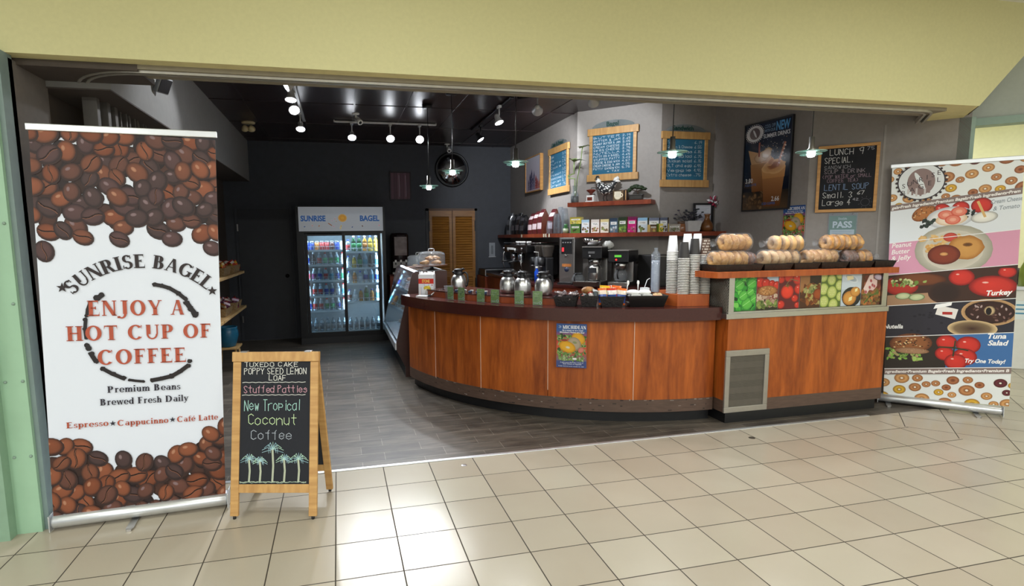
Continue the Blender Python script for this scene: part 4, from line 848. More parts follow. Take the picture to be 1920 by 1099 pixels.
MB().box(0.04, AW - 0.04, -0.016, -0.006, 0.205, LL - 0.07, mat('slate_board', '25272c', 0.8), M=Mb).build('rear_panel', ab)
for x in (0.019, AW - 0.019):
    MB().lathe([(0.009, 0), (0.01, 0.006), (0.008, 0.022), (0, 0.024)], M_blk, c=(x, 0.013, 0.0), n=10).build('foot', ab)
    MB().lathe([(0.009, 0), (0.01, 0.006), (0.008, 0.022), (0, 0.024)], M_blk, c=(x, 2 * LEAN + .008, 0.0), n=10).build('foot', ab)
for x in (0.06, AW - 0.06): MB().box(x - .02, x + .02, LEAN - .004, LEAN + .03, AH - .002, AH + .006, M_steel, b=.001).build('hinge', ab)

# ------------------------------------------------------------------ curved service counter
CC = (3.25, 3.1)
def arc_pts(r, a0, a1, n): return [(CC[0] + r * math.cos(math.radians(a0 + (a1 - a0) * k / n)), CC[1] + r * math.sin(math.radians(a0 + (a1 - a0) * k / n))) for k in range(n + 1)]
def arc_slab(r0, r1, a0, a1, z0, z1, m, n=None, mb=None, skew=0):
    n = n or max(3, int(abs(a1 - a0) / 1.5)); O = arc_pts(r1, a0, a1, n); I = arc_pts(r0, a0, a1, n); mb = mb or MB(); vs = []
    for p, q in zip(O, I): vs += [(*p, z0), (*p, z1), (*q, z1), (*q, z0)]
    fs = [(4 * k + j, 4 * k + (j + 1) % 4, 4 * k + 4 + (j + 1) % 4, 4 * k + 4 + j) for k in range(n) for j in range(4)] + [(0, 1, 2, 3), (4 * n + 3, 4 * n + 2, 4 * n + 1, 4 * n)]
    return mb.add(vs, fs, m)
ct = thing('service_counter', 'curved cherry laminate counter with maroon top in the middle of the shop', 'counter', (0, 0, 0))
A0, A1 = 192.5, 269.9; seams = [A0, 206.3, 220.7, 236.2, 253.2, A1]
for k in range(5):
    o = arc_slab(2.47, 2.50, seams[k] + 0.06, seams[k + 1] - 0.06, 0.205, 0.914, M_cherry).build('front_panel', ct)
for k in range(1, 5): arc_slab(2.485, 2.503, seams[k] - 0.06, seams[k] + 0.06, 0.205 if k != 3 else .27, 0.914, mat('pale_seam_strip', 'd8b8a4', 0.4)).build('seam_strip', ct)
kb_ = arc_slab(2.47, 2.501, A0, A1, 0.10, 0.212, M_brnst); random.seed(3)
for k in range(70):
    a = random.uniform(205, 269); zz = random.choice([.205, .2, .11, .15, .17]); w_ = random.uniform(.15, .9); arc_slab(2.4995, 2.5018, a, a + w_, zz, zz + random.uniform(.004, .012), random.choice([mat('scuff_grey', '8a7e78', .7), mat('scuff_dark', '3a2e2a', .7)]), 3, kb_)
kb_.build('kick_band', ct)
arc_slab(2.40, 2.445, A0, A1, 0.0, 0.10, M_blk).build('toe_kick', ct)
MB().prism(arc_pts(2.46, A0, A1, 40) + arc_pts(1.85, A1, A0, 30), 0.102, 0.90, mat('counter_core', '5a2c1c', 0.6)).build('carcass', ct)
top = MB().prism(arc_pts(2.575, A0 - .4, A1, 60) + arc_pts(1.80, A1, A0, 40), 1.0, 1.02, M_maroon); arc_slab(2.54, 2.578, A0 - .4, A1, 0.912, 1.019, M_maroon, 60, top)
tob = top.build('countertop', ct)
rs = arc_slab(1.84, 2.36, 197.5, 238.5, 1.02, 1.078, cherry('cherry_riser', '84381a', 'a8522a', 8), 40).build('riser', ct)
arc_slab(1.83, 2.37, 197.2, 238.8, 1.078, 1.088, M_maroon, 40).build('riser_top', ct)
# boxed wooden step at the right end of the counter that carries the paper cups
stp = MB().prism([(2.915, 0.68), (3.2, 0.64), (3.2, 1.15), (2.83, 1.15)], 1.021, 1.122, cherry('cherry_step', '94421c', 'ba622e', 8))
solo('cup_stand', stp, 'low cherry wood box on the counter under the stacks of paper cups', 'stand')

# ------------------------------------------------------------------ sandwich station cabinet at the right
cab = thing('sandwich_counter', 'straight cherry cabinet with food picture panels and wooden top at right', 'counter', (3.27, 0.47, 0))
CW = 1.675
MB().box(0, CW, 0.0, 0.85, 0.205, 0.922, M_cherry).build('front_panel', cab)
MB().box(-0.001, CW + .001, -0.001, 0.85, 0.10, 0.206, M_brnst).build('kick_band', cab)
MB().box(0.03, CW - 0.03, 0.03, 0.8, 0.0, 0.10, M_blk).build('toe_kick', cab)
MB().box(-0.03, CW + 0.004, -0.012, 0.85, 0.922, 0.968, M_steel, b=0.003).build('steel_ledge', cab)
hd = MB().box(0.0, 0.055, 0.01, 0.05, 0.968, 1.275, M_steel).box(CW - 0.06, CW - 0.005, 0.01, 0.05, 0.968, 1.275, M_steel).box(0.0, CW, 0.05, 0.85, 0.968, 1.275, mat('station_body', '6a6560', 0.5)).box(0.055, CW - 0.06, 0.01, 0.05, 0.968, 0.982, M_steel)
hd.build('steel_hood', cab)
# perforated steel cheek facing the paper cups
pm = MB(); M_perf = mat('perforated_steel', '9a948c', 0.35, 0.9, vary=0.05)
pm.box(-0.012, -0.006, 0.0, 0.36, 0.93, 1.275, mat('mesh_backing', '1c1a19', 0.7)); n = 22
for k in range(-8, n + 8):
    for sg in (1, -1):
        y0, z0_ = 0.36 * k / n * 1.0, 0.93; pts = []
        a = (y0, 0.93); b = (y0 + sg * 0.345 * 0.62, 1.275)
        # clip strip to the cheek
        def lim(p, q):
            out = []
            for t_ in (0, 1):
                y_, zz_ = (p, q)[t_]; o_ = (q, p)[t_]
                for bd in (0.0, 0.36):
                    if (y_ < bd and bd == 0.0) or (y_ > bd and bd == 0.36):
                        f_ = (bd - y_) / (o_[0] - y_) if o_[0] != y_ else 2
                        if not 0 <= f_ <= 1: return None
                        y_, zz_ = bd, zz_ + (o_[1] - zz_) * f_
                out.append((y_, zz_))
            return out
        r_ = lim(a, b)
        if r_ and abs(r_[0][1] - r_[1][1]) > .01: pm.tube([(-0.014, *r_[0]), (-0.014, *r_[1])], 0.0022, M_perf, n=4)
pm.build('perforated_cheek', cab)
MB().prism([(-0.19, 0.06), (-0.15, -0.035), (-0.11, -0.05), (CW + .04, -0.05), (CW + .04, 0.42), (-0.19, 0.42)], 1.275, 1.325, cherry('cherry_serving_top', '8c3a18', 'bc642e', 9)).build('serving_top', cab)
# seven picture panels along the front
PW, PZ0, PH = (CW - 0.125) / 7, 0.984, 0.286
fp = []
for k in range(7): fp.append(Canvas(PW - 0.006, PH, ['2c7a34', '7a2a28', '5c1c24', '4a2818', '5a6e34', 'b8c4d0', '5a3020'][k]))
W_ = PW - .006; G = ['4cb840', '349834', '1c6a30', '74c858', '103c20']
c = fp[0]; leafy(c, W_ / 2, PH / 2, W_ / 2, PH / 2, 60, G, 21, .035)
for x, z, r in ((.05, .22, .05), (.17, .23, .05), (.13, .06, .06), (.2, .1, .045), (.09, .13, .05), (.16, .16, .04)): c.ell(x, z, r, r * .9, '60bc4c', '2c8430', .4, jag=.06); c.line([(x - r * .7, z - r * .3), (x + r * .6, z + r * .5)], .003, 'b0ec98')
c = fp[1]; c.rect(.1, W_, .2, PH, 'b8c8dc'); [tomato(c, x, z, r) for x, z, r in ((.03, .24, .05), (.09, .23, .045), (.15, .225, .035), (.2, .21, .04))]; c.rect(0, W_, 0, .09, '2c2a1c')
leafy(c, W_ / 2, .08, .1, .05, 60, ['b89c88', '9c7464', 'c8b4a0', '8a5c50'], 22, .022); leafy(c, W_ / 2, .05, .11, .025, 30, ['6c7c3c', '8c9c54', '3c4c24'], 23, .022); speckled(c, W_ / 2, .165, .1, .045, 'b8804c', '7c4a28', 24, 0, 50)
c = fp[2]; [tomato(c, x, z, r) for x, z, r in ((.02, .26, .04), (.1, .28, .05), (.2, .26, .06), (.21, .17, .05), (.03, .04, .04), (.2, .03, .03), (.17, .09, .035))]; c.ell(.09, .15, .066, .062, 'e8402c', 'a01814', off=(0, .3)); c.line([(.07, .2), (.09, .23), (.12, .26), (.2, .24)], .007, '7c6c4c'); [c.line([(.09, .2), (.09 + .025 * math.cos(a), .2 + .02 * math.sin(a))], .006, '40582c') for a in (0, 1, 2, 3.4, 5)]
c = fp[3]; c.rect(0, .1, .14, PH, '9c6c44'); c.rect(.1, W_, .2, PH, '2c1814'); leafy(c, .12, .12, .09, .08, 50, ['7c4420', '9c5c2c', '4c2414', 'a89c5c', '6c3418'], 25, .03); leafy(c, .11, .17, .06, .03, 20, ['8c8c54', 'b0a46c', '5c6c3c'], 26, .022); c.ell(.19, .12, .05, .05, 'a04c24', '5c2410')
c = fp[4]; random.seed(9)
for x, z, r in ((.02, .27, .05), (.11, .24, .05), (.2, .29, .05), (.03, .16, .055), (.12, .13, .058), (.2, .19, .05), (.04, .05, .055), (.14, .02, .055), (.21, .09, .045)):
    c.ell(x, z, r, r * 1.05, 'b8c468', '4c6428', n=22); c.ell(x, z, r * .84, r * .88, 'c4cc80', 'a4b454', n=20); [c.ell(x + r * .4 * math.cos(a), z + r * .4 * math.sin(a), .004, .003, 'e8e8b0', n=6) for a in (0, 1.05, 2.1, 3.15, 4.2, 5.25)]
c = fp[5]; c.rect(0, W_, .15, PH, 'c4d0dc'); c.ell(.1, .25, .08, .03, '8c9cac', 'e0e8f0', -.4); c.poly([(.05, .27), (.12, .27), (.13, .24), (.06, .23)], 'e8dcb0'); c.ell(.115, .08, .105, .09, '2a2c30', '1a1c20'); c.ell(.095, .07, .075, .065, 'd89c4c', 'a0642c'); c.ell(.155, .125, .055, .045, 'd89c4c', 'a0642c'); c.poly([(.09, .075), (.125, .085), (.12, .05), (.085, .04)], 'f0e4a8'); c.poly([(.15, .15), (.18, .16), (.175, .13), (.15, .125)], 'f0e4a8')
c = fp[6]; leafy(c, .12, .08, .11, .08, 40, ['9c5c34', 'b8743c', '7c4424', '5c6c34'], 27, .032); leafy(c, .15, .2, .1, .06, 20, ['6c2c24', '4c2018', '8c4c34'], 28, .04); c.poly([(.02, .15), (.08, .27), (.12, .28), (.13, .2), (.06, .1)], 'e0c8c4'); c.poly([(.08, .14), (.13, .24), (.17, .22), (.17, .17), (.13, .13)], 'd8b8b4'); [c.ell(x, z, .014, .018, 'a02838', 'c8a4a4', .5, 9) for x, z in ((.1, .22), (.12, .18), (.09, .16), (.14, .17), (.05, .12))]; c.ell(.18, .25, .05, .025, 'c8b8cc', '6c4c6c', -.2); c.line([(.04, .02), (.1, .08), (.19, .11)], .014, '54642c')
names = ['green lettuce', 'seeded bun sandwich', 'ripe tomatoes', 'grilled sandwich filling', 'sliced cucumbers', 'buttered bagel on a plate', 'rolled ham slices']
for k in range(7):
    o = fp[k].build('picture_panel', cab, m=print_mat('picture_print', 0.25), thick=0.006); o.location = (0.0625 + PW * k + .003, 0.024, PZ0); o['label'] = 'picture panel of ' + names[k]  # glossy printed stickers in plain ink colours
# air grille low on the cabinet
gm = MB()
for x0, x1, z0_, z1_ in ((-0.02, 0.415, 0.60, 0.652), (-0.02, 0.415, 0.105, 0.155), (-0.02, 0.025, 0.155, 0.60), (0.37, 0.415, 0.155, 0.60)): gm.box(x0, x1, -0.018, 0.002, z0_, z1_, mat('satin_steel', 'a8a39c', 0.4, 0.7, vary=.04), b=0.004)
g_ = gm.build('grille_frame', cab)
lm = MB(); M_dk = mat('grille_mesh_dark', '5a554f', 0.5, 0.4)
for k in range(8): lm.box(0.025, 0.37, -0.004 - .004 * (k % 2), 0.003, 0.155 + .0556 * k, 0.155 + .0556 * (k + 1), M_dk if k % 2 else mat('grille_mesh_light', '77716a', 0.5, 0.4))
for k in range(60): lm.box(0.025 + .00575 * k, 0.0262 + .00575 * k, -0.0095, -0.0085, 0.155, 0.60, mat('grille_wire', '8a847c', .4, .6))
for k in range(74): lm.box(0.025, 0.37, -0.0095, -0.0085, 0.155 + .006 * k, 0.1562 + .006 * k, MC['grille_wire'])
lm.build('grille_mesh', cab)

# ------------------------------------------------------------------ patty poster (one on the counter, one on the wall)
def patty_poster():
    c = Canvas(0.262, 0.39, '3c4a80'); W_, H_ = .262, .39
    c.rect(0, W_, .27, .32, 'a0484c', '4a5088'); c.rect(0, W_, .12, .27, 'c85434', 'b84c3c'); c.rect(0, W_, .32, H_, '3a5a94', '30508c'); c.rect(0, W_, .06, .12, '6a6078', 'a05848')
    leafy(c, .13, .2, .12, .09, 150, ['5c7c3c', '7c9c54', '3c5c2c', '94ac6c', '2c4424'], 31, .016); leafy(c, .13, .085, .11, .02, 60, ['5c7c3c', '7c9c54', '3c5c2c', 'a8b88c'], 32, .013)
    c.ell(.19, .26, .062, .05, 'e0a82c', 'b07c1c', -.6); c.ell(.155, .215, .062, .055, 'b0a088', '8a7c68', -.7); c.ell(.16, .225, .022, .012, '7c8c5c', 'a09078', -.2, 9); c.ell(.095, .185, .075, .05, 'e4ac2c', 'b8801c', -.35); c.ell(.1, .18, .022, .012, 'd8d0b8', 'c89c3c', -.2, 9)
    c.ell(.215, .16, .03, .024, 'd08070', 'a84c40', .6); c.ell(.07, .245, .022, .012, '9c4438', '702c24'); c.ell(.16, .08, .02, .008, 'e8e8ec', n=8)
    c.ell(.03, .362, .016, .014, '88a0c8', '4a68a0', n=10); c.ell(.022, .362, .005, .005, '101828', n=7)
    c.serif('MICHIDEAN', .155, .345, .03, 'f4f6fa', width=.2, gap=.08); c.text('As a snack or as a meal', .14, .326, .018, 'eef0f4', width=.18, bold=.02); c.text("Michidean's Patties are ideal", .135, .308, .018, 'eef0f4', width=.21, bold=.02)
    c.text('A spicy pastry filled with a choice of', .135, .042, .013, 'd8dcec', width=.2); c.text('Beef, Chicken or Vegetable', .14, .028, .013, 'd8dcec', width=.16); c.text('Fully baked and ready to eat', .13, .009, .011, 'c8ccdc', width=.22)
    return c
pa = patty_poster().build('patty_poster', m=print_mat('laminated_poster', 0.18), thick=0.003)
a_ = math.radians(241.0); pa.location = (CC[0] + 2.521 * math.cos(a_) - .131 * math.sin(-a_) * 0, CC[1] + 2.521 * math.sin(a_), 0.49)
tx, ty = -math.sin(a_), math.cos(a_); pa.location.x -= tx * .131; pa.location.y -= ty * .131; pa.rotation_euler = (0, 0, math.atan2(ty, tx))
pa['label'] = 'blue and red patty poster stuck on the curved wooden counter front'; pa['category'] = 'poster'; pa['group'] = 'patty posters'
# ------------------------------------------------------------------ display case left of the counter
M_glass = clear('clear_glass', alpha=0.03)
M_acry = clear('clear_acrylic', (240, 244, 248), 0.06, 0.10)
M_dkwood = mat('dark_espresso_panel', '3a201a', 0.35, vary=0.12, scale=5, stretch=(1, 1, 6))
dc = thing('display_case', 'slanted glass pastry display case at the left end of the curved counter', 'display case', (0.70, 2.95, 0))
PF = [(0.10, 0.0), (0.10, 0.12), (0.0, 0.33), (0.0, 0.41), (0.205, 1.22), (0.25, 1.25), (0.62, 1.25), (0.62, 0.0)]; CL = 1.75
def yprism(pts, y0, y1, m, mb=None):
    """profile in x,z extruded along y"""
    mb = mb or MB(); n = len(pts); vs = [(x, y0, z) for x, z in pts] + [(x, y1, z) for x, z in pts]
    return mb.add(vs, [list(range(n)), list(range(n, 2 * n))[::-1]] + [(i, n + i, n + (i + 1) % n, (i + 1) % n) for i in range(n)], m)
yprism(PF, -0.03, 0.0, M_dkwood).build('end_panel', dc); yprism(PF, CL, CL + 0.03, M_dkwood).build('end_panel', dc)
yprism([(0.10, 0), (0.10, 0.12), (0.02, 0.29), (0.02, 0.33), (0.6, 0.33), (0.6, 0)], 0, CL, mat('case_base_black', '141416', 0.5)).build('base', dc)
MB().box(-0.016, 0.008, -0.03, CL + .03, 0.33, 0.415, M_alu, b=0.004).build('front_rail', dc)
gl = MB(); gl.add([(0.004, 0, 0.415), (0.004, CL, 0.415), (0.205, CL, 1.22), (0.205, 0, 1.22)], [(0, 1, 2, 3)], M_glass); gl.add([(0.205, 0, 1.22), (0.205, CL, 1.22), (0.25, CL, 1.245), (0.25, 0, 1.245), (0.6, CL, 1.248), (0.6, 0, 1.248)], [(0, 1, 2, 3), (3, 2, 4, 5)], M_glass)
gl.build('curved_front_glass', dc)
MB().box(0.6, 0.62, 0, CL, 0.33, 1.25, mat('case_back', 'a8a8a6', 0.4)).build('back_panel', dc)
for z, x0 in ((0.40, 0.02), (0.72, 0.10), (1.0, 0.17)): MB().box(x0, 0.6, 0.01, CL - .01, z, z + 0.012, mat('white_deck', 'd8dadc', 0.35) if z < .5 else M_acry).box(x0 - .004, x0 + .008, 0.01, CL - .01, z - .006, z + .016, M_chrome).build('shelf', dc)
MB().box(0.26, 0.29, 0.03, CL - .03, 1.225, 1.245, glow('case_tube', 'e8f4ff', 9)).build('light_tube', dc)
area_light('case_light', (1.0, 3.82, 1.215), (0.06, 1.6), 9, (0.9, 0.97, 1.0))
# pastries on plates in the case
M_crust = [mat('pastry_golden', 'c08848', 0.6, c2='8a5424', vary=.2, scale=30, bump=.3), mat('pastry_pale', 'd8b890', 0.6, c2='b48c58', vary=.15, scale=30, bump=.3), mat('pastry_cocoa', '5a3422', 0.55, vary=.2, scale=30, bump=.3)]
M_porc = mat('white_porcelain', 'eceae6', 0.15)
random.seed(5)
for zi, (z, x0) in enumerate(((0.412, 0.18), (0.732, 0.25), (1.012, 0.32))):
    for k in range(4):
        y = 0.25 + 0.42 * k; kind = (zi + k) % 3
        solo('plate', MB().lathe([(0.0, 0.003), (0.07, 0.003), (0.11, 0.016), (0.112, 0.019), (0.07, 0.008), (0, 0.008)], M_porc, n=22), 'white plate of pastries, ' + ORD[k] + ' from the front on the ' + ['bottom deck', 'middle shelf', 'top shelf'][zi] + ' of the glass case', 'plate', (0.70 + x0 + .1, 2.95 + y, z), 0, 'plates in the pastry case')
        for j in range(3):
            a = j * 2.1 + k; mb = MB().blob((0, 0, 0.028), (0.042, 0.032, 0.03), M_crust[(kind + j) % 3], n=12, amp=0.3, fr=2.5, seed=zi * 9 + k * 3 + j)
            solo('pastry', mb, 'small baked pastry on a white plate inside the glass case', 'pastry', (0.80 + x0 + .055 * math.cos(a), 2.95 + y + .055 * math.sin(a), z + .008), a, 'pastries in the glass case')
# covered cake plates on top of the case
def cake_dome(loc, R_, Hd, label, stand):
    t = thing('cake_dome', label, 'cake dome', loc, 0, 'cake domes'); b0 = stand
    if stand:
        MB().lathe([(0, 0), (0.07, 0), (0.075, 0.006), (0.03, 0.014), (0.02, stand - .03), (0.05, stand - .012), (0, stand - .012)], M_blk, n=20).build('stand', t)
    MB().lathe([(0, b0 - .012), (R_ + .02, b0 - .012), (R_ + .03, b0 - .006), (R_ + .03, b0), (0, b0)], mat('pale_board', 'c8a878', .4) if not stand else mat('dome_plate', '6a4632', .35), n=32).build('plate', t)
    MB().shell([(R_, b0 + .001), (R_, b0 + Hd * .72), (R_ * .96, b0 + Hd * .84), (R_ * .7, b0 + Hd * .96), (0.03, b0 + Hd), (0.001, b0 + Hd)], M_acry, n=36).build('clear_cover', t)
    MB().torus((0, 0, b0 + .004), R_, .004, M_acry, n=36, k=6).build('cover_rim', t)
    MB().tube([(-0.035, 0, b0 + Hd), (-0.035, 0, b0 + Hd + .022), (-0.025, 0, b0 + Hd + .03), (0.025, 0, b0 + Hd + .03), (0.035, 0, b0 + Hd + .022), (0.035, 0, b0 + Hd)], 0.006, M_chrome, n=8).build('handle', t)
    return t
cake_dome((1.17, 3.12, 1.25), 0.165, 0.165, 'large round clear cake dome holding croissants on top of the display case', 0.065)
cake_dome((1.13, 3.95, 1.252), 0.15, 0.15, 'smaller clear dome on a pale board behind the large cake dome', 0.013)
M_crois = mat('croissant_crust', 'c89450', 0.5, c2='8c5420', vary=.15, scale=14, stretch=(5, 1, 1), bump=.3)
def croissant():
    mb = MB(); n = 11; P_ = []; R_ = []
    for k in range(n):
        u = k / (n - 1) * 2 - 1; P_.append((0.065 * math.sin(u * 1.25), 0.05 * (1 - math.cos(u * 1.25)), 0.026)); R_.append(0.006 + 0.026 * (1 - abs(u)) ** .7 * (1 + .12 * (k % 2)))
    return mb.tube(P_, R_, M_crois, n=10)
c0 = None; cz = 1.316
for k, (x, y, z, rz) in enumerate([(1.09, 3.05, cz, .4), (1.22, 3.03, cz, 2.5), (1.12, 3.17, cz, 1.2), (1.24, 3.16, cz, 4), (1.15, 3.09, cz + .05, 2), (1.21, 3.1, cz + .052, 5.2)]):
    lab = 'golden croissant under the large clear cake dome'
    if c0 is None: c0 = solo('croissant', croissant(), lab, 'croissant', (x, y, z), rz, 'croissants under the cake dome')
    else: dup(c0, (x, y, z), rz)
for k, (x, y) in enumerate([(1.08, 3.9), (1.17, 3.98), (1.1, 4.02), (1.18, 3.88)]):
    solo('cookie', MB().lathe([(0, 0), (.038, 0), (.045, .008), (.038, .016), (0, .02)], M_crust[1], n=16), 'round pale cookie under the smaller clear dome', 'cookie', (x, y, 1.2635), k, 'cookies under the smaller dome')

# ------------------------------------------------------------------ glass-door drinks cooler
FX, FY = -0.53, 5.43
fg = thing('drinks_cooler', 'black two-door glass drinks cooler with lettered white header panel', 'refrigerator', (FX, FY, 0)); FW = 1.35; FD = 0.64
MB().box(0, FW, 0.02, FD, 0.1, 0.17, M_blkm).box(0.0, FW, 0.0, FD, 0.0, 0.1, M_blk).build('base', fg)
MB().box(0, 0.105, 0.02, FD, 0.17, 2.13, M_blkm).build('side_panel', fg); MB().box(FW - .05, FW, 0.02, FD, 0.17, 2.13, M_blkm).build('side_panel', fg)
MB().box(0.05, FW - .05, FD - .03, FD, 0.17, 1.75, mat('cooler_liner', '98a4ac', 0.4)).box(0.05, FW - .05, 0.06, FD - .03, 0.17, 0.185, MC['cooler_liner'])  .box(0.105, .111, .06, FD - .03, .185, 1.72, MC['cooler_liner']).box(FW - .056, FW - .05, .06, FD - .03, .185, 1.72, MC['cooler_liner']).build('liner', fg)
MB().box(0.05, FW - .05, 0.03, FD, 1.72, 2.13, M_blkm).build('top_box', fg)
hc = Canvas(1.275, 0.37, 'c6ccd4'); W_ = 1.275
hc.text('SUNRISE', .03, .155, .115, '2a6ab8', 'l', bold=.042, width=.37); hc.text('BAGEL', .92, .155, .115, '2a6ab8', 'l', bold=.042, width=.30)
hc.ell(.655, .2, .066, .06, 'e8a02c', 'f0c470', n=26); hc.ell(.655, .2, .035, .03, 'f4b840', 'e8a02c', n=16)
for x, z, a, c_ in ((.085, .07, .5, '3a6aa8'), (.2, .085, 2, 'd0a8a8'), (.3, .08, 1, 'b07048'), (.52, .07, .4, 'c8a8c0'), (.63, .075, 1.2, 'd8b83c'), (.62, .045, 2, 'e0c860'), (.8, .06, .8, '2c5c9c'), (.955, .075, 2.4, '4a3444'), (1.215, .085, 1, 'd09cb0'), (.5, .16, .3, 'c4b0c8'), (.56, .15, 1, 'b8a8a0'), (.54, .185, 2, 'c8a8b0')): hc.ell(x, z, .02, .013, c_, 'f0f0f0', a, 10)
hc.line([(.44, .12), (.49, .085)], .012, 'b0642c')
o = hc.build('header_sign', fg, m=print_mat('sign_face', 0.4, emit=0.12), thick=0.02); o.location = (0.04, -0.002, 1.76)
MB().box(0.03, 1.325, -0.012, 0.02, 2.13, 2.145, M_blkm).box(0.03, 0.04, -0.012, 0.02, 1.76, 2.13, M_blkm).box(1.315, 1.325, -.012, .02, 1.76, 2.13, M_blkm).build('header_frame', fg)
def cooler_door(x0, x1, y):
    d_ = MB(); a = .045
    d_.box(x0, x0 + a, y, y + .03, .13, 1.735, M_blkm, b=.004).box(x1 - a, x1, y, y + .03, .13, 1.735, M_blkm, b=.004).box(x0 + a, x1 - a, y, y + .03, .13, .175, M_blkm).box(x0 + a, x1 - a, y, y + .03, 1.69, 1.735, M_blkm)
    o = d_.build('door', fg); MB().box(x0 + a, x1 - a, y + .012, y + .016, .175, 1.69, clear('cooler_pane', (225, 238, 245), alpha=.03)).build('glass_pane', o)
    MB().box(x0 + .012, x0 + .024, y - .014, y, .75, 1.15, M_blk, b=.003).build('handle', o)
cooler_door(0.11, 0.725, 0.03); cooler_door(0.675, 1.265, 0.0)
M_wire = mat('white_wire', 'e4ecf0', 0.3)
def cooler_shelf(x0, x1, z):
    s = MB().box(x0, x1, .075, FD - .04, z - .012, z, M_wire).box(x0, x1, .068, .076, z - .018, z + .012, M_wire)
    s.tube([(x0, .07, z + .062), (x1, .07, z + .062)], .003, M_wire, n=6); n = int((x1 - x0) / .062)
    for k in range(n + 1): s.tube([(x0 + (x1 - x0) * k / n, .07, z), (x0 + (x1 - x0) * k / n, .07, z + .062)], .0022, M_wire, n=5)
    s.build('wire_shelf', fg)
LZ = [1.462, 1.232, 0.985, 0.742, 0.510]; RZ = [1.430, 1.172, 0.927, 0.635]
for z in LZ: cooler_shelf(.112, .70, z)
for z in RZ: cooler_shelf(.71, 1.25, z)
MB().box(.125, .137, .09, .1, .3, 1.68, glow('cooler_tube', 'dcefff', 5)).build('light_tube', fg); MB().box(.69, .702, .09, .1, .3, 1.68, MC['cooler_tube']).build('light_tube', fg); MB().box(1.24, 1.252, .09, .1, .3, 1.68, MC['cooler_tube']).build('light_tube', fg)
for lx in (.13, .69, 1.22): area_light('cooler_light', (FX + lx, FY + .075, 1.0), (.05, 1.35), 4.5, (.82, .93, 1.0), (PI / 2, 0, 0))
for lx in (.4, .97): area_light('cooler_light', (FX + lx, FY + .09, 1.71), (.5, .05), 4, (.82, .93, 1.0), (.35, 0, 0))
def bottle_mb(kind, body, capc, label_c):
    mb = MB(); _l = mb.lathe; mb.lathe = lambda pr, m, **kw: _l([(r * 1.12, z * 1.15) for r, z in pr], m, **kw); B = mat('drink_' + body, body, .12, vary=.04); L_ = mat('drink_' + label_c, label_c, .35, vary=.05); Cp = mat('drink_' + capc, capc, .35)
    if kind == 'can': mb.lathe([(.022, 0), (.030, .006), (.032, .015), (.032, .108)], L_, n=14).lathe([(.032, .108), (.026, .121), (.026, .124), (.0, .122)], M_alu, n=14)
    elif kind == 'small': mb.lathe([(.024, 0), (.03, .008), (.03, .03)], B, n=14).lathe([(.0302, .03), (.0302, .1)], L_, n=14).lathe([(.03, .1), (.026, .125), (.013, .148), (.012, .155)], B, n=14).lathe([(.015, .153), (.015, .172), (0, .173)], Cp, n=12)
    else: mb.lathe([(.026, 0), (.034, .01), (.034, .045)], B, n=14).lathe([(.0342, .045), (.0342, .12)], L_, n=14).lathe([(.034, .12), (.03, .15), (.014, .185), (.0125, .2)], B, n=14).lathe([(.016, .197), (.016, .218), (0, .219)], Cp, n=12)
    return mb
BP = {}
def bottle(kind, body, capc, lab_c, loc, label):
    k = (kind, body, capc, lab_c)
    if k in BP: return dup(BP[k], loc, None, label)
    BP[k] = solo('drink_can' if kind == 'can' else 'drink_bottle', bottle_mb(*k), label, 'can' if kind == 'can' else 'bottle', loc, 0, 'drinks in the cooler'); return BP[k]
CN = {'1c3c9c': 'blue', 'b82828': 'red', '2a8a4a': 'green', '18181c': 'dark', 'd8dce4': 'white', 'c87a2c': 'orange', '8c3c7c': 'purple', '4a9cb8': 'pale blue', 'd8b030': 'yellow', '3cb878': 'mint green', 'd86a78': 'pink', '5c2420': 'maroon'}
LROW = [['1c3c9c', '1c3c9c', 'c87a2c', 'b82828', 'b82828', '5c2420', '1c3c9c', 'd8dce4'], ['1c3c9c', '18181c', 'b82828', '3cb878', '2a8a4a', '3cb878', 'd8dce4'], ['d86a78', '8c3c7c', '1c3c9c', 'b82828', '4a9cb8', '1c3c9c', '3cb878'], ['d8dce4', 'b82828', 'b82828', '1c3c9c', '1c3c9c', 'd8dce4', '4a9cb8'], ['1c3c9c', 'b82828', 'b82828', '2a8a4a', '3cb878', '1c3c9c', 'd8dce4']]
SH = ['top shelf', 'second shelf', 'third shelf', 'fourth shelf', 'fifth shelf']
for r_, row in enumerate(LROW):
    for k, c_ in enumerate(row):
        x = .14 + (.53 / (len(row) - 1)) * k
        bottle('can' if r_ in (0,) else 'small', c_ if c_ in ('18181c', '5c2420') else 'a8b8c4', 'd8dce4' if k % 3 else 'b82828', c_, (FX + x, FY + .125, LZ[r_] + .0015), '%s drink, %s from left on the %s behind the cooler\'s left door' % (CN[c_], ORD[k], SH[r_]))
RROW = [[('small', 'b82828'), ('big', '2a8a4a'), ('big', '2a8a4a'), ('big', 'c87a2c'), ('big', 'd8b030'), ('big', 'd8b030')], [('small', 'd8dce4'), ('small', 'd8b030'), ('big', '2a8a4a'), ('big', '4a9cb8'), ('big', '18181c'), ('big', '4a9cb8')], [('small', 'd8dce4'), ('small', 'c87a2c'), ('small', 'd8dce4'), ('big', '1c3c9c'), ('big', '4a9cb8'), ('big', '1c3c9c')], [('small', '5c2420'), ('small', 'd8dce4'), ('small', 'c87a2c'), ('big', '2a8a4a'), ('small', 'c87a2c'), ('big', '4a9cb8')]]
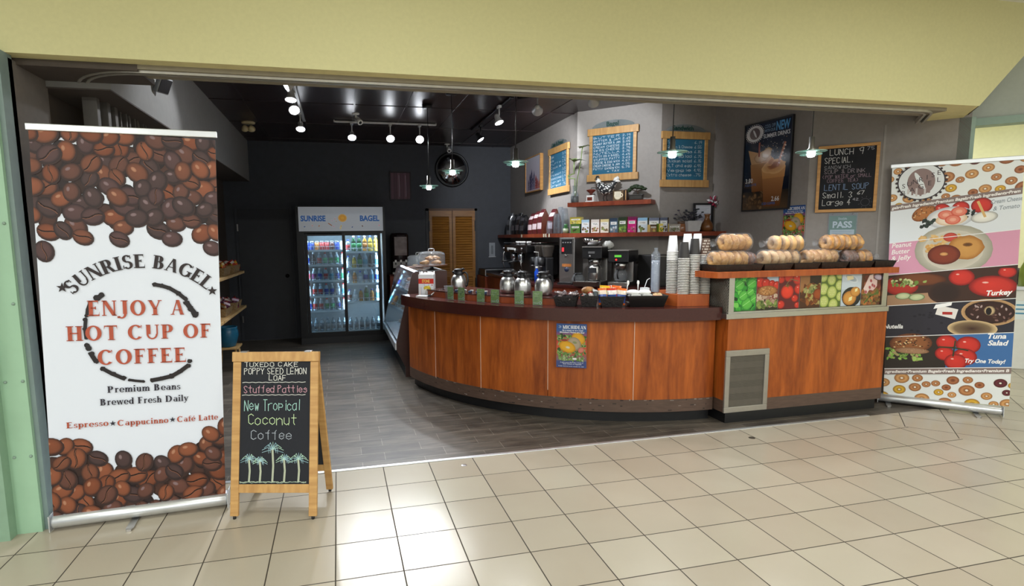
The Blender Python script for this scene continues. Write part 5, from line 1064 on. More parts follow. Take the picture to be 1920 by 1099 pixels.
for r_, row in enumerate(RROW):
    for k, (kd, c_) in enumerate(row):
        body = {'2a8a4a': '1c4c2c', 'c87a2c': 'c8862c', 'd8b030': 'c8a838', '18181c': '18181c'}.get(c_, 'b0c0cc')
        bottle(kd, body, 'd8dce4' if k % 2 else '1c3c9c', c_, (FX + .765 + .087 * k, FY + .125, RZ[r_] + .0015), '%s drink, %s from left on the %s behind the cooler\'s right door' % (CN[c_], ORD[k], SH[r_]))
for side, x0, n in (('left', .14, 7), ('right', .765, 6)):
    for k in range(n):
        for j in range(2 if side == 'left' else 1):
            bottle('small', '788c98', '6c7c88', '586874', (FX + x0 + .088 * k, FY + .13 + .1 * j, .1865), '%s water bottle in the %s row at the cooler\'s %s foot' % (ORD[k], ['front', 'rear'][j], side))
# ------------------------------------------------------------------ drink dispenser on its cabinet by the cooler
cbn = thing('dispenser_cabinet', 'low brown cabinet between the drinks cooler and the louvered doors', 'cabinet', (0.88, 5.5, 0))
MB().box(0, .42, 0.02, .58, .08, 1.03, M_cherry2).build('body', cbn); MB().box(.03, .39, .04, .56, 0, .08, M_blk).build('toe_kick', cbn); MB().box(-.01, .43, 0, .58, 1.03, 1.06, M_maroon).build('worktop', cbn); MB().box(.02, .40, .005, .02, .12, 1.0, M_cherry2).build('door', cbn)
dp = thing('drink_dispenser', 'dark cold drink dispenser standing beside the drinks cooler', 'drink dispenser', (0.92, 5.55, 1.06))
MB().lathe([(0, 0), (.145, 0), (.15, .01), (.15, .62), (.13, .66), (0, .665)], mat('dispenser_dark', '241a1c', .25), c=(.15, .22, 0), n=28, sy=1.2).build('housing', dp)
MB().box(.05, .25, .02, .08, .30, .60, mat('dispenser_print', '4a3030', .3, c2='7c6a68', vary=.2, scale=7)).build('printed_front', dp); MB().box(.01, .29, -.02, .1, .0, .03, M_steel).build('drip_tray', dp)
MB().box(.02, .28, .0, .06, .10, .20, mat('tap_panel', '8a8684', .35, .5)).build('tap_panel', dp)
for k in range(3): MB().box(.045 + .085 * k, .075 + .085 * k, -.02, 0, .19, .23, M_white, b=.003).box(.05 + .085 * k, .07 + .085 * k, -.015, .0, .15, .19, M_blk).build('tap', dp)
# ------------------------------------------------------------------ things on the rear wall and ceiling
mr = thing('convex_mirror', 'round black framed convex mirror high on the dark rear wall', 'mirror', (2.04, BY - .001, 2.80)); Mx = Matrix.Rotation(PI / 2, 4, 'X')
MB().torus((0, -.03, 0), .275, .022, M_blk, n=40, k=10, axis='y').build('rim', mr); MB().lathe([(.275, .02), (.25, .06), (.19, .105), (.1, .135), (0, .145)], mat('mirror_dome', 'c0c4c8', .03, 1.0, vary=0), M=Mx, n=40).build('mirror_dome', mr); MB().lathe([(.27, 0), (.28, .02), (0, .02)], M_blk, M=Mx, n=32).build('backing', mr)
pic = Canvas(.36, .47, '2a1e24')
for k in range(6): pic.rect(.02 + .054 * k, .068 + .054 * k, .02, .45, ['6c4a58', '5c3c4a', '7a5866', '644250', '745060', '5c3c48'][k])
for x in (.16, .27): pic.line([(x, .06), (x + .005, .2), (x - .003, .41)], .006, 'b8a4b0')
o = pic.build('wall_picture', m=print_mat(), thick=.025); o.location = (.968, BY - .028, 2.28); o['label'] = 'small picture of purple boards on the dark rear wall above the cooler'; o['category'] = 'picture'
th = thing('wall_intercom', 'narrow pale wall panel right of the louvered doors', 'wall panel', (2.695, BY - .012, 1.29)); MB().box(0, .11, 0, .011, 0, .25, mat('panel_grey', '8c9096', .4), b=.004).build('plate', th); MB().box(.035, .075, -.006, 0, .05, .2, mat('panel_slot', '6a6e74', .4)).build('slot', th); MB().box(-.01, .12, -.012, 0, -.006, .006, M_alu).build('ledge', th)
def cctv(loc, rz, label):
    t = thing('security_camera', label, 'security camera', loc, rz, 'security cameras'); MB().lathe([(0, 0), (.045, 0), (.045, -.015), (.0, -.018)], M_white, n=18).build('mount', t); MB().tube([(0, 0, -.015), (0, 0, -.05), (.01, -.01, -.075)], .012, M_white).build('arm', t)
    MB().lathe([(0, -.06), (.032, -.055), (.035, .05), (.03, .055), (0, .05)], M_white, M=Matrix.Translation((.02, -.03, -.095)) @ Matrix.Rotation(2.2, 4, 'X'), n=18).build('barrel', t); MB().lathe([(0.026, .052), (0, .058)], M_blk, M=Matrix.Translation((.02, -.03, -.095)) @ Matrix.Rotation(2.2, 4, 'X'), n=16).build('lens', t)
cctv((.36, 3.8, H - .001), .5, 'white security camera on the dark ceiling above the three rear spotlights'); cctv((1.93, 5.9, H - .001), 0, 'small white security camera in the rear corner above the round mirror')
em = thing('emergency_light', 'yellowed twin-head emergency light on the ceiling near the left rear corner', 'emergency light', (-1.02, 4.6, H - .001)); M_ivory = mat('aged_ivory_plastic', 'c0b088', .4)
MB().lathe([(0, 0), (.09, 0), (.085, -.02), (.03, -.03), (0, -.03)], M_ivory, n=20).build('base', em)
for sx in (-.04, .04): MB().lathe([(.02, .05), (.05, .0), (.05, -.01), (0, -.006)], M_ivory, M=Matrix.Translation((sx, -.02, -.09)) @ Matrix.Rotation(1.0, 4, 'X'), n=16).build('head', em)
el = thing('emergency_floodlight', 'grey twin-head floodlight mounted high on the left bulkhead', 'emergency light', (-1.249, 1.2, 2.86)); M_gm = mat('gunmetal_plastic', '8a8c90', .4)
MB().box(0, .035, -.05, .05, -.03, .03, M_white, b=.005).build('bracket', el)
for sy, rz in ((-.2, .5), (.12, -.5)):
    Mx = Matrix.Translation((.07, sy, -.02)) @ Matrix.Rotation(rz, 4, 'Z') @ Matrix.Rotation(.5, 4, 'Y'); MB().box(-.02, .02, -.06, .06, -.075, .05, M_gm, M=Mx, b=.008).box(.02, .024, -.05, .05, -.065, .04, M_blk, M=Mx).build('lamp_head', el); MB().tube([(.03, 0, 0), (.05, sy * .5, .01), (.07, sy, -.01)], .01, M_white).build('arm', el)
# folded shutter panels parked behind the coffee banner
sh = thing('folding_shutter', 'stack of pale folding shutter panels parked behind the top of the coffee banner', 'shutter', (-1.44, .62, 0)); M_sh = mat('shutter_panel', '625d58', .5, .2, vary=.05)
for k in range(14):
    y = [0, .14, .27, .42, .49, .55, .61, .67, .73, .80, .86, .92, .98, 1.04][k]; MB().box(-.05, .05 if k % 3 else .035, y, y + (.05 if k < 3 else .018), .03, 2.595 - .004 * (k % 3), M_sh, b=.003).build('panel', sh)
# ------------------------------------------------------------------ snack shelves on the left wall
M_plank = mat('raw_pine_plank', 'b8925c', .6, c2='cca872', vary=.1, scale=4, stretch=(8, 1, 8))
for i, (y0, y1, z, lb) in enumerate([(3.3, 5.06, 1.20, 'upper raw pine shelf on the left wall right of the coffee banner'), (3.42, 5.06, .70, 'lower raw pine shelf on the left wall right of the coffee banner'), (2.4, 3.38, .70, 'short raw pine shelf end peeking out at the coffee banner edge')]):
    solo('wall_shelf', MB().box(WX + .001, -1.25, y0, y1, z - .035, z, M_plank, b=.003), lb, 'shelf', group='snack shelves')
M_wick = mat('wicker', 'b09468', .7, c2='806440', vary=.2, scale=60, bump=.6)
def basket_mb(w_, d_, h_, m, flare=.03, t=.006):
    """open tapered box basket"""
    mb = MB(); b_ = [(-w_ / 2, -d_ / 2), (w_ / 2, -d_ / 2), (w_ / 2, d_ / 2), (-w_ / 2, d_ / 2)]; u_ = [(x + math.copysign(flare, x), y + math.copysign(flare, y)) for x, y in b_]; ui = [(x - math.copysign(t, x), y - math.copysign(t, y)) for x, y in u_]; bi = [(x - math.copysign(t, x), y - math.copysign(t, y)) for x, y in b_]
    vs = [(*p, 0) for p in b_] + [(*p, h_) for p in u_] + [(*p, h_) for p in ui] + [(*p, t) for p in bi]; fs = [(3, 2, 1, 0), (12, 13, 14, 15)]
    for k in range(4):
        j = (k + 1) % 4; fs += [(k, j, 4 + j, 4 + k), (4 + k, 4 + j, 8 + j, 8 + k), (8 + k, 8 + j, 12 + j, 12 + k)]
    return mb.add(vs, fs, m)
def packet(w_, h_, cols, m=None, seed=0, t=.018):
    """pillow-shaped foil snack packet standing in x,z"""
    mb = MB(); n = 8; R = random.Random(seed); mm = [mat('foil_' + c, c, .22, .1, vary=.12, scale=50) for c in cols]
    vs = []; 
    for s_ in (-1, 1):
        for i in range(n + 1):
            for j in range(n + 1):
                u, v = i / n * 2 - 1, j / n * 2 - 1; b_ = max(0, (1 - u ** 4) * (1 - v ** 2)) ** .6
                vs.append((u * w_ / 2 * (1 - .06 * (1 - abs(v))), s_ * t * b_ + R.uniform(-.0015, .0015), (v + 1) / 2 * h_))
    N_ = (n + 1) ** 2
    for s_ in (0, 1):
        for i in range(n):
            for j in range(n):
                a = s_ * N_ + i * (n + 1) + j; f = (a, a + n + 1, a + n + 2, a + 1); ci = 0 if j in (0, n - 1) else (1 if j >= n * .55 else 2)
                mb.add([vs[k] for k in f], [(0, 1, 2, 3)], mm[ci % len(mm)], True)
    return mb
PK = {}
def place_packet(key, w_, h_, cols, loc, rot, label, group, name='snack_packet'):
    if key not in PK:
        o = packet(w_, h_, cols, seed=len(PK)).build(name); o['label'] = label; o['category'] = 'snack'; o['group'] = group; PK[key] = o
        o.location = loc; o.rotation_euler = rot; return o
    return dup(PK[key], loc, None, label, group, rot)
for i, (y, z, cols, lb) in enumerate([(4.72, 1.2, [('c83828', 'e0b040', 'd86030'), ('b02828', 'e8e0d8', 'c84838')], 'upper'), (4.0, 1.2, [('c83828', 'e0b040', 'd86030'), ('c87828', 'e8d8a8', 'b05020')], 'upper'), (4.66, .70, [('7c2c4c', 'c8b0c0', '582038'), ('c83828', 'd8c8c0', '6c2440')], 'lower'), (3.95, .70, [('d88830', 'e8d8b0', 'b86020'), ('7c2c4c', 'd8c0c8', '582038')], 'lower')]):
    solo('wicker_basket', basket_mb(.20, .42, .10, M_wick, .02), 'wicker tray of snacks, %s one on the %s pine shelf' % ('farther' if y > 4.3 else 'nearer', lb), 'basket', (-1.40, y, z + .001), 0, 'wicker snack trays')
    for k in range(9):
        place_packet(('s', i, k % 2), .11, .13, cols[k % 2], (-1.44 + .08 * (k % 3) - .04, y - .16 + .04 * k, z + .03 + .012 * (k % 2)), (random.uniform(-.6, -.2), random.uniform(-.4, .4), random.uniform(-.8, .8) + 1.5), 'foil snack packet in the %s tray on the %s pine shelf' % ('farther' if y > 4.3 else 'nearer', lb), 'snacks on the pine shelves')
st = thing('wooden_stool', 'small raw pine stool under the blue pot by the left wall', 'stool', (-1.33, 3.98, 0)); MB().box(-.14, .14, -.16, .16, .275, .30, M_plank, b=.004).build('seat', st)
for sx in (-1, 1):
    for sy in (-1, 1): MB().tube([(sx * .13, sy * .14, 0), (sx * .10, sy * .11, .276)], .014, M_plank, n=8).build('leg', st)
solo('blue_pot', MB().lathe([(0, 0), (.09, 0), (.10, .01), (.135, .14), (.13, .20), (.12, .235), (.128, .25), (.118, .25), (.11, .235), (.118, .2), (.12, .14), (.085, .02), (0, .02)], mat('teal_glaze', '1c5a78', .2, vary=.1), n=30), 'round blue glazed pot on the small pine stool by the left wall', 'pot', (-1.33, 3.95, .301))
# ------------------------------------------------------------------ right-hand wall: menu boards, pictures, posters
RA, RBB = -PI / 2, -PI / 4; RD_ = math.atan2(-1.3, 0.14)
def menu_board(label, loc, rz, w_, h_, title, items, total_lines, title_x):
    t = thing('menu_board', label, 'menu board', loc, rz, 'teal menu boards')
    for z0, z1, e in ((0, .085, .012), (h_ - .085, h_, .008)): MB().box(-e, w_ + e, -.045, -.012, z0, z1, M_pinex, b=.003).build('frame_rail', t)
    for x0 in (.015, w_ - .055): MB().box(x0, x0 + .04, -.04, -.014, .085, h_ - .085, M_pine, b=.003).build('frame_stile', t)
    c = Canvas(w_ - .11, h_ - .17, '2a6684'); random.seed(len(label)); n = total_lines; lh = (c.h - .02) / n
    for k, (a, b) in enumerate(items):
        z = c.h - .012 - lh * (k + .82); c.hand(a, .015, z, lh * .62, 'dce8ee', .0032, jit=.06, rot=.02, width=min(.3 * c.w / .5 + .012 * len(a), c.w * .66) if len(a) > 5 else None)
        if b: c.hand(b, c.w * .74, z + .006, lh * .62, 'dce8ee', .0032, jit=.06, width=c.w * .2)
        c.line([(c.w * .66, z + lh * .3), (c.w * .97, z + lh * .3 + .004)], .0008, '7aa4b8')
    o = c.build('chalkboard_panel', t, m=print_mat('chalk_surface', .85), thick=.008, back='28566e'); o.location = (.055, -.026, .085)
    # clear arched name plate above the frame
    n = 14; P_ = [(.05 + (w_ - .1) * k / n, h_ + .02 + .065 * math.sin(PI * k / n) ** .6) for k in range(n + 1)]
    mb = MB(); vs = [(.05, -.03, h_)] + [(x, -.03, z) for x, z in P_] + [(w_ - .05, -.03, h_)]; vs += [(x, -.026, z) for x, y, z in vs]; m_ = len(vs) // 2
    mb.add(vs, [list(range(m_)), list(range(m_, 2 * m_))[::-1]] + [(k, (k + 1) % m_, m_ + (k + 1) % m_, m_ + k) for k in range(m_)], clear('name_plate_acrylic', (232, 238, 240), .08, .08)); mb.build('name_plate', t)
    v_, f_ = bfont(title, .03); x0 = min(p[0] for p in v_); s_ = .075; lt = MB(); lt.add([((p[0] - x0) * s_ + title_x, -.0325, p[1] * s_ + h_ + .016) for p in v_], f_, mat('dark_green_letters', '0c3c34', .5)); lt.build('lettering', t)
    return t
menu_board('teal cake and bread menu board nearest the rear of the right wall', (3.1, 4.15, 2.225), RA, .70, .64, 'Cake & Bread', [('Cake', '3.5'), ('slice', '4.2'), ('Muffin', '2.75'), ('Cookie', '1.9'), ('Loaf', '3.25'), ('Croissant', '3.0'), ('Banana bread', '2.9'), ('Danish', '3.1'), ('Spread', '.75')], 9, .1)
menu_board('teal bagel menu board on the lit slanting wall with eleven chalked lines', (3.213, 3.127, 2.316), RBB, .62, .645, 'Bagel', [('BUTTER', '2.19'), ('BUTTER & JAM', '2.65'), ('PEANUT BUTTER & JAM', '3.05'), ('CREAM CHEESE', '3.88'), ('SWISS CHEESE', '3.75'), ('NUTELLA', '3.75'), ('PATTY ON A BAGEL', '4.65'), ('STUFFED PATTY', '3.43'), ('CHEESE & EGG WICH', '4.57'), ('CREAM CHEESE & JAM', '4.05'), ('PATTY SANDWICH', '5.75'), ('        + TAX', '')], 12, .23)
menu_board('teal sandwich menu board on the shaded wall behind a pendant lamp', (3.835, 2.5, 2.205), 0, .625, .645, 'Sandwich', [('Tuna', '6.19'), ('Salmon & Cheese', '6.55'), ('Ham & Swiss', '6.85'), ('Egg salad', '6.75'), ('Chicken salad', '6.15'), ('BLT and egg', '6.95'), ('Veggie', '4.95'), ('Extra cheese', '.75')], 8.4, .13)
pc = Canvas(.66, .53, 'b4aab8'); random.seed(4); pc.rect(0, .66, 0, .53, 'b8a8b8', 'c2c0cc')
for x, w_, h_, c_ in ((.1, .05, .12, '5a5070'), (.17, .07, .2, '4a4468'), (.24, .06, .26, '6c6484'), (.30, .05, .17, '8c86a4'), (.36, .05, .22, '5c5878'), (.43, .07, .15, '9c3c40'), (.50, .06, .10, 'b04a38'), (.57, .06, .07, 'c0604c')):
    pc.rect(x, x + w_, .03, .03 + h_, c_, '3c3858' if x < .4 else '7c3038'); pc.poly([(x, .03 + h_), (x + w_, .03 + h_), (x + w_ / 2, .03 + h_ + .06)], c_)
    for k in range(3): pc.rect(x + w_ * .3, x + w_ * .45, .05 + k * h_ * .28, .065 + k * h_ * .28, 'd8c8b8')
t = thing('framed_picture', 'framed pale canvas of a purple and red skyline, left of the menu boards', 'picture', (3.1, 5.15, 2.33), RA)
for a, b, c_, d_ in ((0, .69, 0, .015), (0, .69, .525, .54), (0, .015, .015, .525), (.675, .69, .015, .525)): MB().box(a, b, -.05, -.002, c_, d_, M_oak).build('frame_side', t)
o = pc.build('canvas', t, thick=.02, back='8a7c70'); o.location = (.015, -.04, .005)
# summer drinks poster
sp = Canvas(.60, .93, '141a2c'); sp.rect(0, .6, 0, .93, '10141f', '1a2238')
sp.rect(.0, .6, .0, .2, '5a4632', '2e2824'); random.seed(12)
for k in range(40): sp.ell(random.uniform(0, .28), random.uniform(.0, .2), random.uniform(.015, .035), random.uniform(.012, .028), random.choice(['6c5238', '8a6a48', '4c3826']), random.choice(['3a2a1e', '5a4430']), random.uniform(0, 3), 10)
sp.poly([(.12, .2), (.33, .2), (.36, .5), (.09, .5)], '7c4e2c', 'a8784c'); sp.poly([(.10, .5), (.35, .5), (.37, .56), (.05, .66)], 'c89c6c'); sp.ell(.24, .57, .11, .06, 'd8b48c', 'a87848', .1, jag=.12); sp.ell(.30, .6, .07, .05, 'e0c4a0', 'b08858', .5, jag=.15); sp.line([(.2, .58), (.2, .72)], .022, 'a05848')
sp.poly([(.29, .03), (.50, .03), (.545, .42), (.25, .42)], '6c4024', 'b88050'); sp.poly([(.26, .33), (.54, .33), (.55, .44), (.24, .44)], 'c08850', 'd09c64'); sp.ell(.40, .45, .145, .075, 'c89058', 'e0b078', .05, jag=.1); sp.ell(.40, .46, .08, .04, '8a4a28', 'c08048', .1, jag=.15); sp.ell(.36, .50, .05, .03, 'b06c3c', 'd8a468', .7, jag=.2)
sp.line([(.45, .45), (.53, .68)], .026, 'b8785c'); [sp.line([(.46 + .013 * k, .48 + .035 * k), (.475 + .013 * k, .475 + .035 * k)], .012, 'e8d0c0') for k in range(6)]
for k in range(50): sp.ell(random.uniform(.2, .55), random.uniform(.5, .78), .004, .005, random.choice(['c8b8a8', '98a0b0', 'd8a878']), n=6)
sp.ell(.13, .83, .11, .085, 'd0d0d4', n=32); sp.ell(.13, .83, .11, .085, 'e8e8ea', n=32, hole=.9); sp.ell(.13, .83, .07, .062, '6a5f62', n=24); sp.ell(.13, .83, .012, .05, 'd8d8dc', rot=.5, n=12); [sp.ell(.13 + .12 * math.cos(a), .83 + .095 * math.sin(a), .006, .006, 'e8e8ea', n=6) for a in [k * 2 * PI / 30 for k in range(30)]]
sp.text('COOL OFF', .26, .865, .052, '7c98b4', 'l', width=.14); sp.text('WITH OUR', .26, .822, .045, '7c98b4', 'l', width=.14); sp.text('NEW', .41, .822, .13, '5ca0d8', 'l', width=.17, bold=.03); sp.text('SUMMER DRINKS', .25, .762, .06, 'd8dce4', 'l', width=.335, bold=.02)
sp.text('3.80', .03, .30, .07, 'e0e0e0', 'l', width=.10); sp.text('ICED LATTE', .03, .265, .035, '3c6ca8', 'l', width=.15); sp.text('2.66', .39, .085, .07, 'e0e0e0', 'l', width=.10); sp.text('ICED COFFEE', .27, .05, .035, '3c6ca8', 'l', width=.17)
t = thing('drinks_poster', 'tall dark framed poster of iced coffee drinks on the right wall', 'poster', (4.613, 2.004, 1.893), RD_)
for a, b, c_, d_ in ((-.012, .617, 0, .014), (-.012, .617, .938, .955), (-.012, 0, .014, .938), (.603, .617, .014, .938)): MB().box(a, b, -.028, -.003, c_, d_, M_blk).build('frame_side', t)
o = sp.build('print', t, m=print_mat('poster_gloss', .12), thick=.01); o.location = (.001, -.022, .01)
o = patty_poster().build('patty_poster', m=print_mat('laminated_poster', .18), thick=.003); o.location = (4.671 - .006, 1.468, 1.535); o.rotation_euler = (0, 0, RD_)
o['label'] = 'blue and red patty poster on the wall below the iced drinks poster'; o['category'] = 'poster'; o['group'] = 'patty posters'
# lunch chalkboard
ch = Canvas(.44, .59, '1a1b20'); W_, H_ = .44, .59; random.seed(8)
for t_, x, z, h, c_, w_ in (('LUNCH', .07, .52, .055, 'd8d8d8', .2), ('9', .31, .515, .06, 'd8d8d8', .045), ('75', .37, .55, .03, 'a8a8b0', .06), ('SPECIAL.', .03, .445, .055, 'd0d0d0', .24), ('SANDWICH', .03, .39, .032, '8a8a90', .22), ('SOUP & DRINK', .03, .345, .036, '8a8088', .34), ('(POP WATER or SMALL', .02, .30, .032, '806c78', .4), ('COFFEE/TEA)', .06, .26, .032, '806c78', .26), ('LENTIL SOUP', .04, .185, .055, '7c94b8', .37), ('Small. 3', .03, .11, .055, 'd0d0d0', .25), ('67', .31, .135, .035, 'd0d0d0', .07), ('Large 4', .03, .04, .055, 'd0d0d0', .24), ('42', .28, .08, .022, 'a0a0a8', .05)): ch.hand(t_, x, z, h, c_, .0038, width=w_)
ch.line([(.38 + .035 * math.cos(a), .06 + .035 * math.sin(a)) for a in [k * .4 for k in range(17)]], .002, '6a6a72'); [ch.line([(.38 + .045 * math.cos(a), .06 + .045 * math.sin(a)), (.38 + .058 * math.cos(a), .06 + .058 * math.sin(a))], .002, '6a6a72') for a in [k * .7 for k in range(9)]]
t = thing('lunch_chalkboard', 'black oak-framed lunch special chalkboard on the angled right wall', 'chalkboard', (4.75, 1.15, 1.842), RBB)
for a, b, c_, d_, m_ in ((0, .5, 0, .028, M_oak), (0, .5, .616, .644, M_oak), (0, .028, .028, .616, M_oak), (.472, .5, .028, .616, M_oak)): MB().box(a, b, -.025, -.002, c_, d_, m_, b=.002).build('frame_side', t)
o = ch.build('chalkboard_panel', t, m=print_mat('chalk_surface', .85), thick=.008); o.location = (.03, -.018, .028)
pp = Canvas(.225, .30, 'dfe4e2'); pp.rect(0, .225, .165, .30, '4f8a70'); pp.rect(0, .012, 0, .17, '4f8a70'); pp.rect(.213, .225, 0, .17, '4f8a70'); pp.text('PASS', .112, .185, .085, 'f2f4f2', bold=.035, width=.16); pp.text('DineSafe', .112, .262, .03, 'dfe8e4', width=.07)
for k in range(5): pp.line([(.03, .145 - .02 * k), (.19 - .02 * (k % 2), .145 - .02 * k)], .003, '8a98a4')
pp.line([(.06, .05), (.12, .054)], .004, '4a6ca8')
t = thing('inspection_notice', 'green PASS notice in a clear holder below the lunch chalkboard', 'sign', (4.84, 1.06, 1.505), RBB); o = pp.build('notice', t, thick=.001); o.location = (0, -.008, 0); hm = MB().box(-.008, .233, -.011, -.0095, -.01, .325, clear('sleeve', alpha=.08)); hm.build('clear_sleeve', t)
for x in (.03, .195): MB().lathe([(.006, 0), (.005, .004), (0, .005)], M_chrome, M=Matrix.Translation((x, -.011, .314)) @ Matrix.Rotation(PI / 2, 4, 'X'), n=10).build('screw', t)

# ------------------------------------------------------------------ shelves
SZ = 1.675
solo('long_shelf', MB().prism([(2.85, 6.05), (2.85, 3.13), (3.74, 2.24), (4.575, 2.24), (4.555, 2.495), (3.838, 2.495), (3.095, 3.238), (3.095, 6.05)], SZ - .05, SZ, M_cherry2), 'long cherry wall shelf turning two corners above the coffee machines', 'shelf')
HZ = 2.057
solo('display_shelf', MB().prism([(2.925, 3.125), (3.66, 2.39), (3.8, 2.53), (3.065, 3.265)], HZ - .052, HZ, M_cherry2), 'short cherry shelf under the bagel menu board holding ornaments', 'shelf')
# --- ornaments on the short shelf
t = thing('lucky_bamboo', 'lucky bamboo in a glass of dark pebbles at the left end of the short shelf', 'plant', (3.015, 3.105, HZ)); M_bam = mat('bamboo_green', '6c8450', .4, c2='8aa060', vary=.1); M_leaf = mat('leaf_green', '5a7c38', .45, c2='8ca45c', vary=.15, scale=8)
MB().lathe([(0, 0), (.045, 0), (.05, .01), (.05, .1), (.03, .14), (.028, .2), (.034, .21)], clear('vase_glass', (225, 232, 235), .05, .1), n=20).build('glass_vase', t); MB().lathe([(0, .004), (.044, .004), (.046, .02), (.046, .08), (0, .085)], mat('dark_pebbles', '1e1a18', .3, vary=.5, scale=90), n=18).build('pebbles', t)
def sprig(mb, pts, r, leaves, size):
    mb.tube(pts, r, M_bam, n=7); R = random.Random(int(size * 1000 + len(pts)))
    for k in range(leaves):
        a = 2 * PI * k / leaves + R.random(); P = Vector(pts[-1]); d_ = Vector((math.cos(a), math.sin(a), .55 + R.random() * .6)).normalized(); s_ = d_.cross(Vector((0, 0, 1))).normalized(); L_ = size * R.uniform(.7, 1.15)
        vs = []
        for q in range(6):
            f = q / 5; c_ = P + d_ * L_ * f + Vector((0, 0, -.5 * L_ * f * f)); wd = size * .17 * math.sin(PI * min(1, f * .9 + .1)); vs += [tuple(c_ - s_ * wd), tuple(c_ + s_ * wd + Vector((0, 0, .002)))]
        mb.add(vs, [(2 * q, 2 * q + 1, 2 * q + 3, 2 * q + 2) for q in range(5)], M_leaf, True)
b1 = MB(); sprig(b1, [(0, 0, .05), (.0, .0, .22), (.0, .0, .30), (-.06, .06, .31), (-.065, .065, .34), (-.02, -.02, .36), (-.03, -.03, .42), (-.035, -.05, .5)], .008, 10, .17); b1.build('curled_stalk', t)
b2 = MB(); sprig(b2, [(.01, 0, .05), (.02, -.03, .3), (.035, -.085, .48), (.04, -.12, .66)], .006, 9, .12); b2.build('tall_stalk', t)
t = thing('coffee_grinder_ornament', 'small wooden hand coffee grinder ornament on the short shelf', 'ornament', (3.185, 2.995, HZ), RBB); M_red = mat('red_brown_wood', '6a2a1c', .35, vary=.12)
MB().box(-.055, .055, -.05, .05, 0, .015, M_white).box(-.05, .05, -.045, .045, .015, .085, M_white, b=.008).build('box_body', t); MB().box(-.032, .032, -.052, -.045, .02, .06, M_red, b=.003).build('drawer', t); MB().lathe([(.012, .085), (.02, .11), (.055, .14), (.058, .15), (.03, .158), (0, .165)], M_red, n=20).build('hopper', t); MB().tube([(0, 0, .165), (0, 0, .175), (.05, -.01, .175), (.07, -.02, .17)], .004, M_blkm).build('crank', t)
# speckled rooster: one continuous body
t = thing('rooster_figurine', 'black and white speckled rooster figurine standing on the short shelf', 'figurine', (3.315, 2.865, HZ), RBB)
def speck():
    m = bpy.data.materials.new('speckled_rooster'); m.use_nodes = True; nt = m.node_tree; b = nt.nodes['Principled BSDF']; N = nt.nodes.new; L = nt.links.new
    tc = N('ShaderNodeTexCoord'); v = N('ShaderNodeTexVoronoi'); v.inputs['Scale'].default_value = 42; L(tc.outputs['Object'], v.inputs['Vector']); cr = N('ShaderNodeValToRGB'); e = cr.color_ramp.elements; e[0].position = .36; e[0].color = (*rgb('e8e8e4'), 1); e[1].position = .44; e[1].color = (*rgb('26282c'), 1); L(v.outputs['Distance'], cr.inputs[0]); L(cr.outputs[0], b.inputs['Base Color']); b.inputs['Roughness'].default_value = .35; return m
M_sp = speck()
rs_ = [(-.10, .29, .012), (-.105, .272, .024), (-.088, .245, .03), (-.075, .215, .04), (-.04, .17, .066), (.0, .145, .078), (.045, .15, .066), (.085, .185, .04), (.11, .22, .03), (.135, .245, .028), (.15, .255, .012)]
bd = MB(); bd.tube([(x, 0, z) for x, z, r in rs_], [r for _, _, r in rs_], M_sp, n=16); bd.build('body', t)
MB().tube([(-.108, 0, .29), (-.1, 0, .262), (-.08, 0, .232)], [.01, .031, .036], mat('white_plume', 'eceae6', .4), n=12).build('white_neck', t)
MB().tube([(.1, 0, .215), (.13, .0, .26), (.155, 0, .275), (.172, 0, .262)], [.02, .03, .026, .006], MC['white_plume'], n=10).tube([(.11, 0, .22), (.15, 0, .245), (.185, 0, .235)], [.02, .022, .004], MC['white_plume'], n=10).build('tail', t)
MB().tube([(-.128, 0, .285), (-.112, 0, .308), (-.095, 0, .312), (-.078, 0, .296)], [.004, .012, .012, .004], mat('dark_comb', '2c3438', .4), n=8).tube([(-.125, 0, .283), (-.145, 0, .276)], [.009, .002], M_blk, n=8).build('comb_and_beak', t)
for s_ in (-.018, .022): MB().tube([(s_, 0, .08), (s_ - .008, 0, .04), (s_ + .004, 0, .006)], .0045, M_blkm).tube([(s_ - .025, -.008, .004), (s_ + .004, 0, .006), (s_ - .025, .008, .004)], .004, M_blkm).build('leg', t)
ms = Canvas(.13, .13, '6a5438'); ms.ell(.058, .065, .045, .048, 'f0e8d0', 'd8ccac', n=22); ms.rect(.016, .1, .06, .115, 'f0e8d0'); ms.ell(.1, .07, .024, .026, 'f0e8d0', n=16, hole=.6); [ms.line([(.028, .1 - .014 * k), (.088, .1 - .014 * k)], .0025, 'a89c80') for k in range(4)]; [ms.ell(.02 + .014 * k, .124, .004, .008, '3a2818', n=7) for k in range(7)]
o = ms.build('cup_plaque', thick=.035, back='4a3420'); o.location = (3.385, 2.80, HZ); o.rotation_euler = (0, 0, RBB); o['label'] = 'small square plaque printed with a cream coffee cup beside the rooster'; o['category'] = 'ornament'
solo('wooden_block', MB().box(0, .035, 0, .05, 0, .135, mat('dark_slat', '3a2618', .5), b=.003).box(.012, .022, -.001, 0, .01, .125, M_pine), 'narrow dark wooden block right of the coffee cup plaque', 'ornament', (3.482, 2.70, HZ), RBB)
t = thing('bonsai', 'tiny dark bonsai tree in a rectangular pot on the short shelf', 'plant', (3.585, 2.595, HZ), RBB); MB().box(-.075, .075, -.04, .04, .006, .06, mat('bonsai_pot', '33302c', .4), b=.006).box(-.085, .085, -.045, .045, .055, .065, MC['bonsai_pot'], b=.003).build('pot', t)
